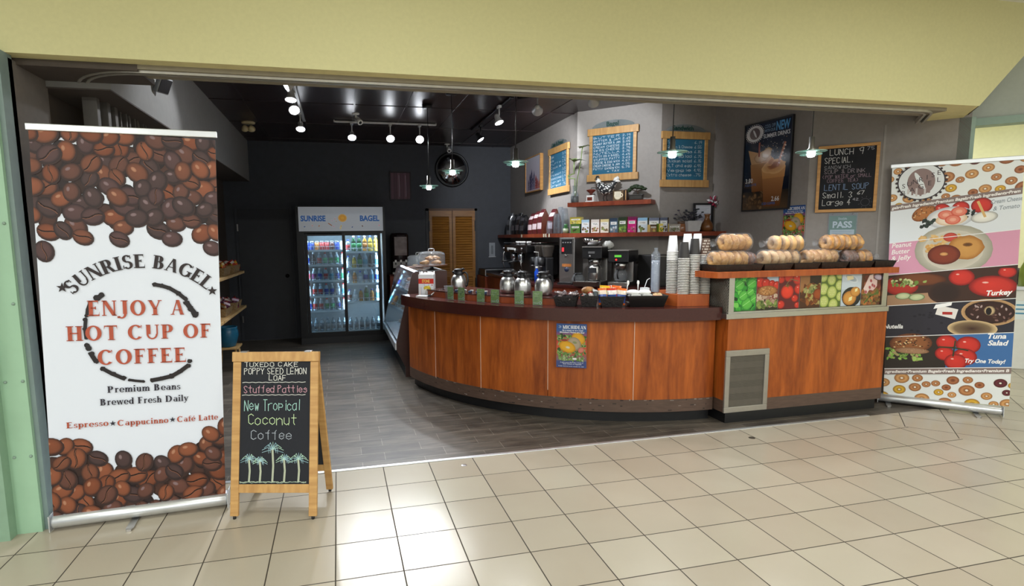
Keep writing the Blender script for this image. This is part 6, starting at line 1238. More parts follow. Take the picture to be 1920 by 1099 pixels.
MB().tube([(.01, 0, .06), (.02, 0, .09), (.0, 0, .115), (.01, 0, .14)], [.012, .01, .008, .005], mat('bonsai_bark', '3a2a20', .8)).tube([(.005, 0, .105), (-.05, 0, .125)], .005, MC['bonsai_bark']).tube([(.01, 0, .11), (.07, 0, .12)], .005, MC['bonsai_bark']).build('trunk', t)
fm = MB(); M_dkl = mat('bonsai_leaf', '1e2c1c', .6, c2='304424', vary=.2, scale=60, bump=.6)
for x, z, r in ((-.075, .13, .035), (-.04, .155, .04), (.0, .165, .045), (.045, .15, .045), (.09, .13, .035), (-.09, .11, .024), (.02, .15, .04)): fm.blob((x, .0, z), (r, r * .8, r * .5), M_dkl, n=12, amp=.5, fr=5, seed=int(x * 100))
fm.build('foliage', t)
# --- things on the long shelf
def foil_bag(w_, d_, h_, m1, m2, m3, seed=0):
    """gusset coffee bag with folded top"""
    mb = MB(); R = random.Random(seed); rows = [(0, 1, 1), (.2, 1.02, 1.05), (.45, 1, 1), (.7, .97, .8), (.86, .95, .4), (.95, .96, .12), (1, .97, .06)]; vs = []
    for f, a, b in rows:
        for sx, sy in ((-1, -1), (-.33, -1.06), (.33, -1.06), (1, -1), (1.03, 0), (1, 1), (-1, 1), (-1.03, 0)): vs.append((sx * w_ / 2 * a + R.uniform(-.003, .003), sy * d_ / 2 * b + R.uniform(-.003, .003), f * h_))
    for j in range(len(rows) - 1):
        for k in range(8):
            a, b = j * 8 + k, j * 8 + (k + 1) % 8; side = k in (3, 4, 6, 7)
            mb.add([vs[i] for i in (a, b, b + 8, a + 8)], [(0, 1, 2, 3)], m2 if side else (m3 if j in (1, 3) and k in (0, 1, 2) else m1))
    mb.add(vs[-8:], [list(range(8))], m1); mb.add(vs[:8], [list(range(8))[::-1]], m1); return mb
M_mar = mat('maroon_foil', '5c2428', .3, .1, vary=.15, scale=30); M_mars = mat('brown_foil_side', '5a2c1e', .35, vary=.12); M_lab = mat('bag_label', 'd0bcc0', .4, vary=.12, scale=40); M_bkf = mat('black_foil', '1c1a1e', .22, .2, vary=.3, scale=25, bump=.4); M_bkl = mat('black_bag_label', '6a666c', .35, vary=.3, scale=40); M_slv = mat('silver_foil', 'b8bac0', .25, .8, vary=.1, scale=30, bump=.3)
for k, (y, m1, m2, m3, h_, lb) in enumerate([(5.62, M_slv, M_slv, M_bkf, .36, 'silver foil coffee bag at the rear end of the long shelf'), (5.36, M_bkf, M_bkf, M_bkl, .33, 'black foil coffee bag right of the silver bag on the long shelf'), (5.12, M_bkf, M_bkf, M_bkl, .34, 'second black foil coffee bag from the silver bag'), (4.9, M_bkf, M_bkf, M_bkl, .30, 'third black foil coffee bag from the silver bag'), (4.5, M_mar, M_mars, M_lab, .31, 'maroon striped coffee bag farthest back on the long shelf'), (4.29, M_mar, M_mars, M_lab, .33, 'second maroon striped coffee bag from the rear'), (4.08, M_mar, M_mars, M_lab, .35, 'third maroon striped coffee bag from the rear'), (3.66, M_mar, M_mars, M_lab, .33, 'maroon coffee bag nearest the clear plastic cups')]):
    solo('coffee_bag', foil_bag(.17, .13, h_, m1, m2, m3, k), lb, 'coffee bag', (2.965, y, SZ + .001), RA, 'coffee bags on the long shelf')
M_ccup = clear('clear_cup', (228, 234, 240), .06, .12)
for k, (x, y, n_, lb) in enumerate([(2.93, 3.50, 16, 'first short stack of clear plastic cups beside the maroon coffee bags'), (2.94, 3.38, 24, 'tall stack of clear plastic cups on the long shelf'), (2.95, 3.26, 22, 'tall stack of clear plastic cups nearest the corner of the long shelf'), (2.87, 3.60, 7, 'shortest stack of clear plastic cups in front of the maroon bags')]):
    mb = MB()
    prof = []
    for j in range(n_): prof += [(.042, .010 * j + .0), (.0445, .010 * j + .003), (.0445, .010 * j + .006), (.0415, .010 * j + .009)]
    z = .010 * n_; mb.shell(prof + [(.042, z), (.032, z + .10), (0.001, z + .101)], M_ccup, n=18)
    solo('cup_stack', mb, lb, 'cups', (x, y, SZ + .001), 0, 'clear cup stacks on the long shelf')
def tea_box(pos, rz, w_, h_, d_, bg, top, acc, label, txt='TEA', name='tea_box'):
    c = Canvas(w_, h_, bg); c.rect(0, w_, h_ * .8, h_, top); c.rect(w_ * .12, w_ * .88, h_ * .55, h_ * .74, 'f0f0ec'); c.text(txt, w_ / 2, h_ * .6, h_ * .15, '404a50', width=w_ * .6)
    R = random.Random(label); [c.ell(w_ * R.uniform(.15, .85), h_ * R.uniform(.08, .4), w_ * .14, h_ * .07, R.choice([acc, '5a3a24', '6c8c3c']), acc, R.uniform(0, 3), 9) for _ in range(9)]
    o = c.build(name, thick=d_, back=acc); o.location = (pos[0], pos[1], pos[2]); o.rotation_euler = (0, 0, rz); o['label'] = label; o['category'] = 'box'; o['group'] = 'tea boxes on the long shelf'; return o
def onB(u, off=0.0, z=SZ + .001):
    """point on the slanted part of the long shelf, u metres along it"""
    return (2.94 + u * .7071 - off * .7071, 3.18 - u * .7071 - off * .7071, z)
for u, w_, h_, bg, top, acc, lb, tx in [(.20, .10, .165, 'd8e0e8', 'a8c8dc', '7c6a50', 'white and pale blue tea box, leftmost of the full-size boxes', 'TEA'), (.325, .105, .165, 'e4e0dc', 'd8d0c8', 'b08868', 'white tea box right of the pale blue topped one', 'TEA'), (.445, .105, .165, 'e0dcd0', 'd8c890', 'a09070', 'cream tea box left of the dark blue box', 'TEA'), (.565, .095, .175, '4c6478', '2c3c50', 'c0ccd4', 'slate blue tea box between the cream and dark green boxes', 'GREY'), (.675, .095, .185, '4a6038', '22301c', '8cb050', 'dark green tea box left of the magenta box', 'MINT'), (.785, .10, .185, 'c81878', '701048', 'e860a8', 'bright magenta tea box on the long shelf', 'BERRY'), (.905, .115, .17, 'd0dce4', '88b4d4', '7c8c58', 'white and blue tea box right of the magenta box', 'CHAI'), (1.04, .115, .165, 'd4d8e0', '6c7488', '5a4030', 'wide white tea box, left one of the last pair', 'TEA'), (1.165, .085, .165, 'c4c8d0', '4c5468', '483428', 'white tea box, rightmost before the shelf bends', 'TEA')]:
    tea_box(onB(u), RBB, w_, h_, .07, bg, top, acc, lb, tx)
tea_box(onB(.055), RBB, .125, .115, .08, '54803c', '3c602c', '203c1c', 'green carton under the yellow topped carton', 'LEAF'); tea_box(onB(.045, 0, SZ + .117), RBB, .15, .085, .08, 'c8b848', 'a89838', 'e0d488', 'yellow carton lying on top of the green carton', 'CHAMOMILE')
t = thing('green_jar', 'small green and white jar at the left of the tea boxes', 'jar', onB(.0, .03)); MB().lathe([(0, 0), (.034, 0), (.036, .06)], mat('jar_label', 'd8d8c0', .3, c2='508040', vary=.3, scale=20), n=16).lathe([(.036, .06), (.03, .075), (.02, .085)], mat('jar_green', '2c5a2c', .15), n=16).build('jar_body', t); MB().lathe([(.02, .085), (.022, .088), (.022, .115), (0, .118)], mat('jar_lid', '3c7040', .3), n=16).build('lid', t)
tea_box((3.64, 2.36, SZ + .001), 0, .085, .085, .06, '8c6c48', '44301c', 'd8b868', 'small brown box of sachets left of the yellow box', 'COCOA', 'sachet_box'); tea_box((3.735, 2.33, SZ + .001), 0, .13, .095, .06, 'd8c040', 'e8d468', '6c8c2c', 'yellow sachet box on the right half of the long shelf', 'LEMON', 'sachet_box'); tea_box((3.87, 2.34, SZ + .001), 0, .155, .09, .06, 'b4aca4', 'a09890', '6c7458', 'grey sachet tray between the yellow box and the brown jar', 'SUGAR', 'sachet_box')
t = thing('brown_jar', 'brown glass jar left of the white potted plant', 'jar', (4.06, 2.37, SZ + .001)); MB().lathe([(0, 0), (.045, 0), (.048, .01), (.048, .085), (.04, .095)], mat('amber_jar', '8a5a3c', .2, vary=.15), n=20).build('jar_body', t); MB().lathe([(.044, .093), (.046, .096), (.046, .12), (0, .122)], mat('jar_wood_lid', '5c4434', .4), n=20).build('lid', t)
t = thing('potted_plant', 'dark leafy plant in a square white pot on the long shelf', 'plant', (4.17, 2.36, SZ + .001)); pt = basket_mb(.15, .15, .12, mat('white_pot', 'c4c4c6', .35), .02, .008); pt.box(-.088, .088, -.088, -.08, .105, .125, MC['white_pot']).box(-.075, .075, -.075, .075, .09, .1, mat('pot_soil', '2a2018', .9)); pt.build('pot', t)
fm = MB(); random.seed(6); M_pl = mat('dusky_leaf', '22302c', .5, c2='3c3448', vary=.2, scale=20)
for k in range(46):
    a, e = random.uniform(0, 6.28), random.uniform(.3, 1.4); L_ = random.uniform(.08, .2); d_ = Vector((math.cos(a) * math.cos(e), math.sin(a) * math.cos(e), math.sin(e))); p = Vector((random.uniform(-.05, .05), random.uniform(-.05, .05), .1)); q = p + d_ * L_; fm.tube([tuple(p), tuple(q)], .002, M_pl, n=4); fm.blob(tuple(q), (.02, .012, .008), M_pl, n=8)
fm.build('foliage', t)
ce = Canvas(.22, .30, 'c4c6d4'); ce.rect(0, .22, .2, .3, 'd0d2dc'); [ce.line([(.03, .26 - .02 * k), (.19 - .03 * (k % 3), .26 - .02 * k)], .003, '9498ac') for k in range(5)]; ce.rect(0, .22, 0, .14, 'b8a8c0', 'c0c0d0')
t = thing('framed_certificate', 'black framed certificate standing at the right end of the long shelf', 'picture frame', (4.27, 2.44, SZ + .001), 0)
for a, b, c_, d_ in ((0, .26, 0, .022), (0, .26, .318, .34), (0, .022, .022, .318), (.238, .26, .022, .318)): MB().box(a, b, 0, .02, c_, d_, M_blk).build('frame_side', t)
o = ce.build('certificate', t, thick=.004); o.location = (.02, .01, .02)
solo('wooden_vase', MB().lathe([(0, 0), (.05, 0), (.066, .02), (.072, .05), (.062, .09), (.036, .13), (.026, .16), (.028, .185), (.04, .205), (.034, .205), (.022, .185), (.02, .16), (0, .13)], mat('turned_walnut', '8a5a30', .3, c2='6a4020', vary=.12, scale=12, stretch=(1, 1, .2)), n=28), 'turned brown wooden vase in front of the framed certificate', 'vase', (4.375, 2.33, SZ + .001))
t = thing('paper_flower', 'red and white folded paper flower ornament above the framed certificate', 'ornament', (4.545, 2.455, SZ + .36)); M_pr = mat('crimson_paper', 'a02848', .6); M_pw = mat('white_paper', 'e8e4ea', .6)
fm = MB()
for k in range(26):
    a = k * 2.4; z = 1 - 2 * (k + .5) / 26; r_ = math.sqrt(1 - z * z); d_ = Vector((math.cos(a) * r_, math.sin(a) * r_, z)); s_ = d_.orthogonal().normalized(); u_ = d_.cross(s_)
    fm.add([tuple(d_ * .02), tuple(d_ * .055 + s_ * .022), tuple(d_ * .085), tuple(d_ * .055 - s_ * .022), tuple(d_ * .06 + u_ * .02)], [(0, 1, 4), (1, 2, 4), (2, 3, 4), (3, 0, 4)], M_pr if k % 3 else M_pw)
fm.build('petals', t); MB().tube([(0, 0, -.05), (.0, .0, -.34), (0, 0, -.358)], .003, M_blkm, n=6).lathe([(0, -.359), (.03, -.359), (.03, -.352), (0, -.35)], M_blkm, n=12).build('stand', t)

# ------------------------------------------------------------------ back counter with the coffee machines
BZ = 1.05
t = thing('back_counter', 'dark cherry back counter under the coffee machines', 'counter')
MB().prism([(2.5, 5.45), (2.5, 2.98), (3.47, 2.01), (4.3, 2.01), (4.55, 2.2), (4.55, 2.49), (3.83, 2.49), (3.09, 3.23), (3.09, 5.45)], .1, BZ - .03, M_cherry2).build('carcass', t)
MB().prism([(2.47, 5.45), (2.47, 2.97), (3.46, 1.98), (4.32, 1.98), (4.55, 2.15), (4.555, 2.495), (3.835, 2.495), (3.095, 3.235), (3.095, 5.45)], BZ - .03, BZ, M_maroon).build('worktop', t)
MB().prism([(2.55, 5.4), (2.55, 3.0), (3.49, 2.06), (4.3, 2.06), (4.5, 2.2), (4.5, 2.45), (3.8, 2.45), (3.05, 3.2), (3.05, 5.4)], 0, .1, M_blk).build('toe_kick', t)
# black sink trolley left of the espresso machine
t = thing('dark_cabinet', 'dark brown cabinet with a black tray left of the espresso machine', 'cabinet', (2.46, 5.5, 0)); MB().box(0, .6, 0, .55, 0, .98, M_cherry2).build('body', t); MB().box(.02, .58, -.01, .5, .99, 1.1, M_blk).box(.0, .6, -.02, -.008, 1.09, 1.102, M_alu).box(.0, .6, -.02, -.008, .985, .995, M_alu).box(.0, .012, -.02, -.008, .985, 1.1, M_alu).build('tray', t)
# espresso machine
t = thing('espresso_machine', 'black and chrome espresso machine under the dark coffee bags', 'espresso machine', (2.6, 4.75, BZ), RA); EW = 1.0
MB().box(0, EW, .12, .46, .05, .42, M_blk, b=.012).build('body', t); MB().box(-.02, EW + .02, -.02, .47, .36, .47, M_blkm, b=.015).build('head', t); MB().box(0, EW, -.06, .2, .02, .07, M_steel, b=.006).build('drip_tray', t)
for x in (.06, EW - .06): MB().lathe([(.025, 0), (.02, .02), (.018, .05)], M_blk, c=(x, .1, 0), n=12).build('foot', t)
MB().box(.18, .48, -.035, -.02, .40, .43, M_white, b=.002).build('name_strip', t); MB().tube([(0, -.02, .5), (0, .45, .5), (EW, .45, .5), (EW, -.02, .5), (0, -.02, .5)], .008, M_chrome).build('cup_rail', t)
for gx in (.26, .6):
    g = MB().lathe([(.05, .36), (.05, .30), (.042, .27), (.042, .255), (0, .255)], M_chrome, c=(gx, .05, 0), n=20).build('group_head', t); MB().lathe([(.035, .255), (.037, .225), (.02, .21), (0, .21)], M_chrome, c=(gx, .05, 0), n=18).tube([(gx, .02, .24), (gx, -.06, .235), (gx, -.14, .225)], [.01, .012, .015], M_blk).build('portafilter', t)
    MB().lathe([(.022, 0), (.022, .012), (0, .014)], M_white, M=Matrix.Translation((gx - .05, -.022, .40)) @ Matrix.Rotation(PI / 2, 4, 'X'), n=16).build('gauge', t)
for gx in (.04, .9): MB().tube([(gx, -.03, .38), (gx, -.05, .34), (gx + .02, -.06, .2), (gx + .03, -.04, .1)], .006, M_chrome).lathe([(.02, 0), (.024, .01), (.02, .03), (0, .035)], M_chrome, M=Matrix.Translation((gx, -.03, .42)) @ Matrix.Rotation(PI / 2, 4, 'X'), n=12).build('steam_wand', t)
for k, (x, y) in enumerate([(.3, .1), (.42, .12), (.55, .1), (.68, .14), (.8, .1)]): solo('espresso_cup', MB().lathe([(0, 0), (.022, 0), (.036, .05), (.034, .05), (.021, .004), (0, .004)], M_porc, n=16), 'white espresso cup on the espresso machine roof, ' + ORD[k] + ' from the rear', 'cup', (2.6 + y, 4.75 - x, BZ + .471), 0, 'cups on the espresso machine')
def grinder(loc, rz, label):
    t = thing('coffee_grinder', label, 'coffee grinder', loc, rz, 'coffee grinders'); MB().box(-.08, .08, -.12, .1, 0, .03, M_blk, b=.005).box(-.065, .065, -.02, .09, .03, .32, M_blk, b=.015).build('body', t); MB().lathe([(.06, .32), (.06, .335), (.085, .45), (.085, .47), (.0, .475)], clear('hopper_smoke', (120, 112, 105), .1, .35), c=(0, .03, 0), n=20).build('bean_hopper', t); MB().tube([(-.03, -.02, .2), (-.03, -.1, .2), (.03, -.1, .2), (.03, -.02, .2)], .006, M_chrome).build('fork', t); MB().lathe([(.045, .21), (.05, .24), (.05, .31), (0, .315)], M_blk, c=(0, -.06, 0), n=18).build('doser', t)
grinder((2.72, 3.62, BZ), RA, 'black coffee grinder beside the espresso machine'); grinder((2.70, 3.30, BZ), RA, 'black coffee grinder nearest the hot water tower')
t = thing('sauce_stand', 'white pump canister on a small tray atop the dark grinder', 'canister', (2.66, 3.46, BZ + .001), RA); MB().lathe([(0, .0), (.05, 0), (.05, .3), (.03, .32), (0, .32)], mat('grey_canister', '56585c', .35), n=20).build('canister', t); MB().tube([(0, 0, .32), (0, 0, .38), (0, -.06, .385)], .006, M_white).build('pump', t)
solo('blue_bottle', MB().lathe([(0, 0), (.032, 0), (.032, .13), (.014, .16), (.014, .18)], mat('vivid_blue_glass', '1848b8', .1, vary=.1), n=16).lathe([(.016, .178), (.016, .2), (0, .2)], M_white, n=12), 'vivid blue bottle in front of the coffee grinder', 'bottle', (2.58, 3.30, BZ))
# hot water tower
t = thing('hot_water_tower', 'tall steel hot water dispenser with a black control panel', 'water dispenser', (2.745, 2.945, BZ), RBB)
MB().box(0, .20, .0, .3, .02, .57, M_steel, b=.006).build('body', t); MB().box(.03, .17, -.006, .002, .37, .55, M_blk, b=.002).build('control_panel', t); [MB().box(.045 + .032 * k, .062 + .032 * k, -.011, -.005, .505, .518, M_alu).build('button', t) for k in range(4)]
MB().box(.04, .065, -.011, -.005, .40, .45, glow('red_led', 'd82c34', 1.2)).build('red_indicator', t); MB().box(.04, .16, -.0035, .001, .215, .25, mat('orange_label', 'a8602c', .4, c2='d88c4c', vary=.2, scale=60)).build('orange_label', t); MB().lathe([(.03, 0), (.03, .004), (0, .005)], mat('navy_badge', '28304c', .4), M=Matrix.Translation((.1, .0, .18)) @ Matrix.Rotation(PI / 2, 4, 'X'), n=16).build('badge', t); MB().tube([(.1, 0, .36), (.1, -.04, .36), (.1, -.05, .335)], .012, M_chrome).build('spout', t); MB().box(.01, .19, -.08, .28, 0, .022, M_blk).build('base', t)
def coffee_pot(loc, label):
    t = thing('coffee_pot', label, 'coffee pot', loc, RBB, 'glass coffee pots'); MB().shell([(.055, 0), (.075, .03), (.08, .07), (.06, .115), (.045, .13), (.05, .14)], clear('pot_glass', (220, 224, 228), .04, .1), n=24).lathe([(0, .001), (.055, .001), (.055, 0)], MC['pot_glass'], n=24).build('bowl', t); MB().torus((0, 0, .132), .047, .007, M_blk, n=22, k=8).build('collar', t); MB().tube([(0, -.05, .13), (0, -.1, .125), (0, -.125, .09), (0, -.11, .04), (0, -.085, .03)], .009, M_blk).build('handle', t)
def brewer(loc, label, h_, led, top):
    t = thing('coffee_brewer', label, 'coffee brewer', loc, RBB, 'coffee brewers'); W_ = .23
    MB().box(0, W_, -.12, .3, 0, .05, M_steel, b=.004).build('base', t); MB().box(0, W_, .12, .3, .05, h_ - .12, M_steel, b=.004).build('column', t); MB().box(-.005, W_ + .005, -.1, .3, h_ - .13, h_, M_blk, b=.008).build('head', t); MB().box(-.008, W_ + .008, -.11, .3, h_, h_ + .012, mat('brewer_lid', 'a09c98', .35, .6), b=.003).build('lid', t)
    MB().lathe([(.03, h_ - .23), (.07, h_ - .2), (.08, h_ - .135), (0, h_ - .134)], M_steel, c=(W_ / 2, -.0, 0), n=24).build('brew_funnel', t); MB().tube([(W_ / 2, -.08, h_ - .16), (W_ / 2, -.16, h_ - .165)], .012, M_blk).build('funnel_handle', t)
    MB().box(.07, .15, -.104, -.1, h_ - .07, h_ - .045, glow('green_display', '58b038', .8) if led else mat('dim_nameplate', '6a6a6c', .4)).build('display', t); MB().lathe([(.012, 0), (.01, .008), (0, .009)], glow('red_lamp', 'd83028', 1.5) if led else M_alu, M=Matrix.Translation((.09, -.1, h_ - .1)) @ Matrix.Rotation(PI / 2, 4, 'X'), n=12).build('indicator', t)
    MB().lathe([(0, .05), (.075, .05), (.075, .058), (0, .06)], M_blk, c=(W_ / 2, -.01, 0), n=24).build('warmer_plate', t)
brewer((2.99, 2.71, BZ), 'large steel coffee brewer with a black head beside the water tower', .45, False, True); brewer((3.215, 2.485, BZ), 'smaller coffee brewer with a green display, right of the large one', .41, True, False)
coffee_pot((3.288, 2.392, BZ + .061), 'glass coffee pot on the warmer of the brewer with the green display'); coffee_pot((2.905, 2.735, BZ + .001), 'glass coffee pot on the counter left of the large brewer')
t = thing('thermal_canister', 'short steel coffee canister in front of the large brewer', 'canister', (3.062, 2.61, BZ + .061), RBB); MB().lathe([(0, 0), (.07, 0), (.075, .01), (.075, .16), (.06, .18), (0, .182)], M_steel, n=26).build('body', t); MB().box(-.05, .05, -.077, -.072, .09, .15, mat('canister_label', '2c2c30', .4)).build('label_plate', t)
t = thing('mixing_bowl', 'steel bowl resting on top of the large coffee brewer', 'bowl', (3.10, 2.76, BZ + .464)); MB().lathe([(0, 0), (.06, 0), (.105, .04), (.115, .09), (.111, .09), (.1, .042), (.058, .006), (0, .006)], M_chrome, n=30).build('bowl', t)
solo('filter_bag', MB().blob((0, 0, .05), (.07, .05, .05), mat('white_bag', 'c8c8c4', .5, vary=.1, scale=40), n=14, amp=.4, fr=3), 'crumpled white bag of paper filters beside the steel bowl', 'bag', (3.26, 2.66, BZ + .424))
t = thing('ice_bin', 'dark grey boxy machine right of the coffee brewers', 'machine', (3.56, 2.12, BZ)); MB().box(0, .33, 0, .36, 0, .36, mat('charcoal_metal', '2e2d2d', .45, .3, vary=.1), b=.008).box(.012, .31, -.006, 0, .02, .34, mat('charcoal_door', '3a3938', .4, .3)).build('body', t); MB().box(-.001, .331, -.006, .0, .345, .352, M_steel).build('edge_trim', t)
o_ = MB().box(0, .07, -.008, 0, 0, .115, mat('outlet_plate', '8a8680', .4), b=.003); solo('power_outlet', o_, 'grey power outlet plate on the wall right of the coffee brewers', 'outlet', (3.99, 2.499, 1.22))
for k, (x, y) in enumerate([(2.80, 2.50), (2.90, 2.42)]): solo('steel_pan', basket_mb(.13, .09, .055, M_steel, .012, .003), ['steel insert pan on the back counter left of the coffee brewers', 'second steel insert pan on the back counter, right of its twin'][k], 'pan', (x + .04, y + .02, BZ + .001), RBB, 'steel pans')
for k in range(4):
    solo('price_tag', MB().box(0, .045, -.003, 0, 0, .045, mat('cream_tag', 'd8d0b8', .6)), 'small cream price tag on the edge of the long shelf, ' + ORD[k] + ' from the rear', 'tag', (2.848, [4.75, 3.78, 3.70, 3.58][k], SZ - .046), RA, 'price tags on the long shelf')
# ------------------------------------------------------------------ things on the curved counter
TZ = 1.0212
def arc_at(deg, r): return CC[0] + r * math.cos(math.radians(deg)), CC[1] + r * math.sin(math.radians(deg)), math.radians(deg) + PI / 2      # x, y, rotation that faces outwards
M_sleeve = clear('card_holder', alpha=.06)
pos_w = ['first green flavour card from the left, beside the empty clear cup', 'second green flavour card from the left, below the leftmost urn', 'third green flavour card from the left, first of the middle pair', 'fourth green flavour card from the left, second of the middle pair', 'fifth green flavour card from the left, below the right urns', 'rightmost green flavour card, beside the basket of dark sweets']
for k, a in enumerate((210.6, 214.2, 219.9, 223.65, 229.5, 233.6)):
    x, y, rz = arc_at(a, 2.44); t = thing('flavour_card', pos_w[k], 'card', (x, y, TZ), rz, 'green flavour cards'); c = Canvas(.088, .125, '8cb436'); random.seed(k)
    leafy(c, .044, .08, .044, .045, 26, ['98c040', '74a030', 'a8cc54', '608c28'], k, .014); c.rect(0, .088, .0, .03, '80a834')
    c.text(['Colombian', 'French Vanilla', 'House Blend', 'Hazelnut', 'Dark Roast', 'Decaf'][k], .03, .012, .016, 'e8f0d8', width=.045); c.ell(.07, .02, .013, .013, 'e4ecd4', n=18, hole=.65)
    for j in range(2): c.line([(.012, .1 - .02 * j), (.06 - .012 * j, .1 - .02 * j)], .004, 'c4d49c')
    o = c.build('printed_card', t, thick=.001); o.location = (-.044, -.002, .005); MB().box(-.046, .046, -.005, -.0035, .002, .132, M_sleeve).box(-.046, .046, -.005, .03, 0, .002, M_sleeve).build('clear_stand', t)
def urn():
    t = thing('coffee_urn', 'steel coffee urn', 'coffee urn', (0, 0, 0), 0, 'steel coffee urns')
    MB().lathe([(.07, 0), (.081, .008), (.083, .04), (.083, .085), (.078, .115), (.064, .145), (.047, .16)], mat('urn_steel', 'd4d3d2', .3, 1.0, vary=.03), n=40, wob=lambda a, z: 1 + .018 * math.cos(a * 8) * min(1, z * 12) * (1 if z > .02 else 0)).build('body', t)
    MB().lathe([(.072, -.001), (.074, .006), (.07, .008)], M_blk, n=30).build('foot_ring', t)
    MB().lathe([(.047, .158), (.05, .166), (.05, .18), (.042, .186), (.042, .20), (.05, .204), (.05, .214), (.03, .222), (0, .223)], M_blk, n=26).build('lid', t)
    MB().tube([(.045, 0, .175), (.075, 0, .185), (.1, 0, .165), (.108, 0, .10), (.098, 0, .05), (.08, 0, .035)], .0095, M_blk).build('handle', t); MB().tube([(-.04, 0, .178), (-.062, 0, .188), (-.072, 0, .182)], [.016, .013, .009], M_blk).build('spout', t); MB().tube([(.03, 0, .215), (.055, 0, .222), (.07, 0, .212)], .008, M_blk).build('pour_lever', t)
    return t
u0 = urn()
for k, (a, r, lb) in enumerate([(204.8, 2.14, 'steel coffee urn standing alone behind the two left green cards'), (222.3, 2.10, 'steel coffee urn, left one of the three in a row'), (227.4, 2.16, 'steel coffee urn, middle one of the three in a row'), (232.9, 2.16, 'steel coffee urn, right one of the three in a row')]):
    x, y, rz = arc_at(a, r)
    if k == 0: u0.location = (x, y, 1.0892); u0.rotation_euler = (0, 0, rz + .5); u0['label'] = lb
    else: dup(u0, (x, y, 1.0892), rz + [0, .6, 2.4, .9][k], lb)
for k in range(16):
    x, y, _ = arc_at(208 + .8 * k, 2.28 + .05 * ((k * 7) % 3 - 1)); cc_ = [('white', 'ecebe8'), ('blue', '3c5478'), ('dark', '26262c')][(k * 5) % 3]
    solo('creamer_cup', MB().lathe([(.012, 0), (.018, .018), (.02, .02), (0, .021)], mat('creamer_' + cc_[0], cc_[1], .3), n=12), 'tiny creamer cup on the wooden riser between the coffee urns', 'creamer', (x, y, 1.089), 0, 'creamer cups on the riser')
# straw carton, tongs, napkin, empty cup
t = thing('straw_carton', 'white and red lettered carton of straws at the left end of the counter', 'carton', (1.005, 2.44, TZ), -.35); c = Canvas(.165, .225, 'e4e4e8'); c.rect(0, .165, .125, .18, 'c8281c'); c.text('STONE', .08, .138, .045, 'f4c860', width=.085, bold=.03); c.ell(.095, .075, .04, .026, 'e0c42c', 'b89820', -.2); c.ell(.085, .062, .018, .009, 'f0ead0', n=10); c.ell(.11, .095, .014, .01, 'f0d850', n=8); c.line([(.07, .09), (.055, .135)], .003, '8a8a90'); c.line([(.105, .1), (.12, .13)], .003, '8a8a90'); [c.rect(.005 + .012 * k, .01 + .012 * k, .005, .09, ['c8ccd4', 'd8b8b0', 'b0b8c8'][k]) for k in range(3)]; c.ell(.148, .11, .007, .006, '9c2434', n=8); [c.rect(.07 + .011 * k, .075 + .011 * k, .005, .05, ['b8c4b8', 'c8b8c0', 'b0bcc8', 'd0c8a8'][k]) for k in range(4)]
o = c.build('carton', t, thick=.11, back='d0d0d4'); o.location = (-.0825, -.055, 0)
sm = MB(); M_str = mat('white_straw', 'eeeef0', .4); random.seed(2)
for k in range(40): x, y = -.075 + .15 * (k % 10) / 9, -.045 + .09 * (k // 10) / 3; sm.tube([(x, y, .16), (x + random.uniform(-.004, .004), y, .235 + random.uniform(0, .022))], .0035, M_str, n=5)
so = sm.build('straws', t); so['kind'] = 'stuff'
MBn = MB().box(-.06, .06, -.045, .045, 0, .006, M_white).box(-.058, .057, -.043, .044, .006, .011, mat('paper_napkin', 'dfe2e8', .8)); solo('napkin', MBn, 'white folded napkin in front of the straw carton', 'napkin', (.93, 2.27, TZ), -.6)
solo('tongs', MB().tube([(0, 0, .012), (.06, .0, .05), (.17, 0, .075)], [.009, .007, .009], M_chrome).tube([(0, .012, .01), (.06, .02, .02), (.17, .03, .03)], [.009, .007, .009], M_chrome).tube([(-.02, .004, .012), (.005, .004, .012)], .011, M_blk), 'steel serving tongs leaning between the straw carton and the clear cup', 'tongs', (1.0, 2.22, TZ), .35)
t = thing('empty_cup', 'empty clear plastic cup beside the first green card', 'cup', (1.165, 2.04, TZ)); MB().shell([(.032, 0), (.045, .115), (.047, .12), (.047, .125)], clear('cup_plastic', (232, 236, 240), .05, .1), n=26).lathe([(0, .002), (.031, .002), (.031, 0)], MC['cup_plastic'], n=26).build('cup_wall', t); MB().torus((0, 0, .123), .047, .0035, MC['cup_plastic'], n=26, k=6).build('rim', t); MB().lathe([(0, 0), (.014, 0), (.013, .008), (0, .012)], M_white, c=(0, 0, .003), n=12).build('white_pellet', t)
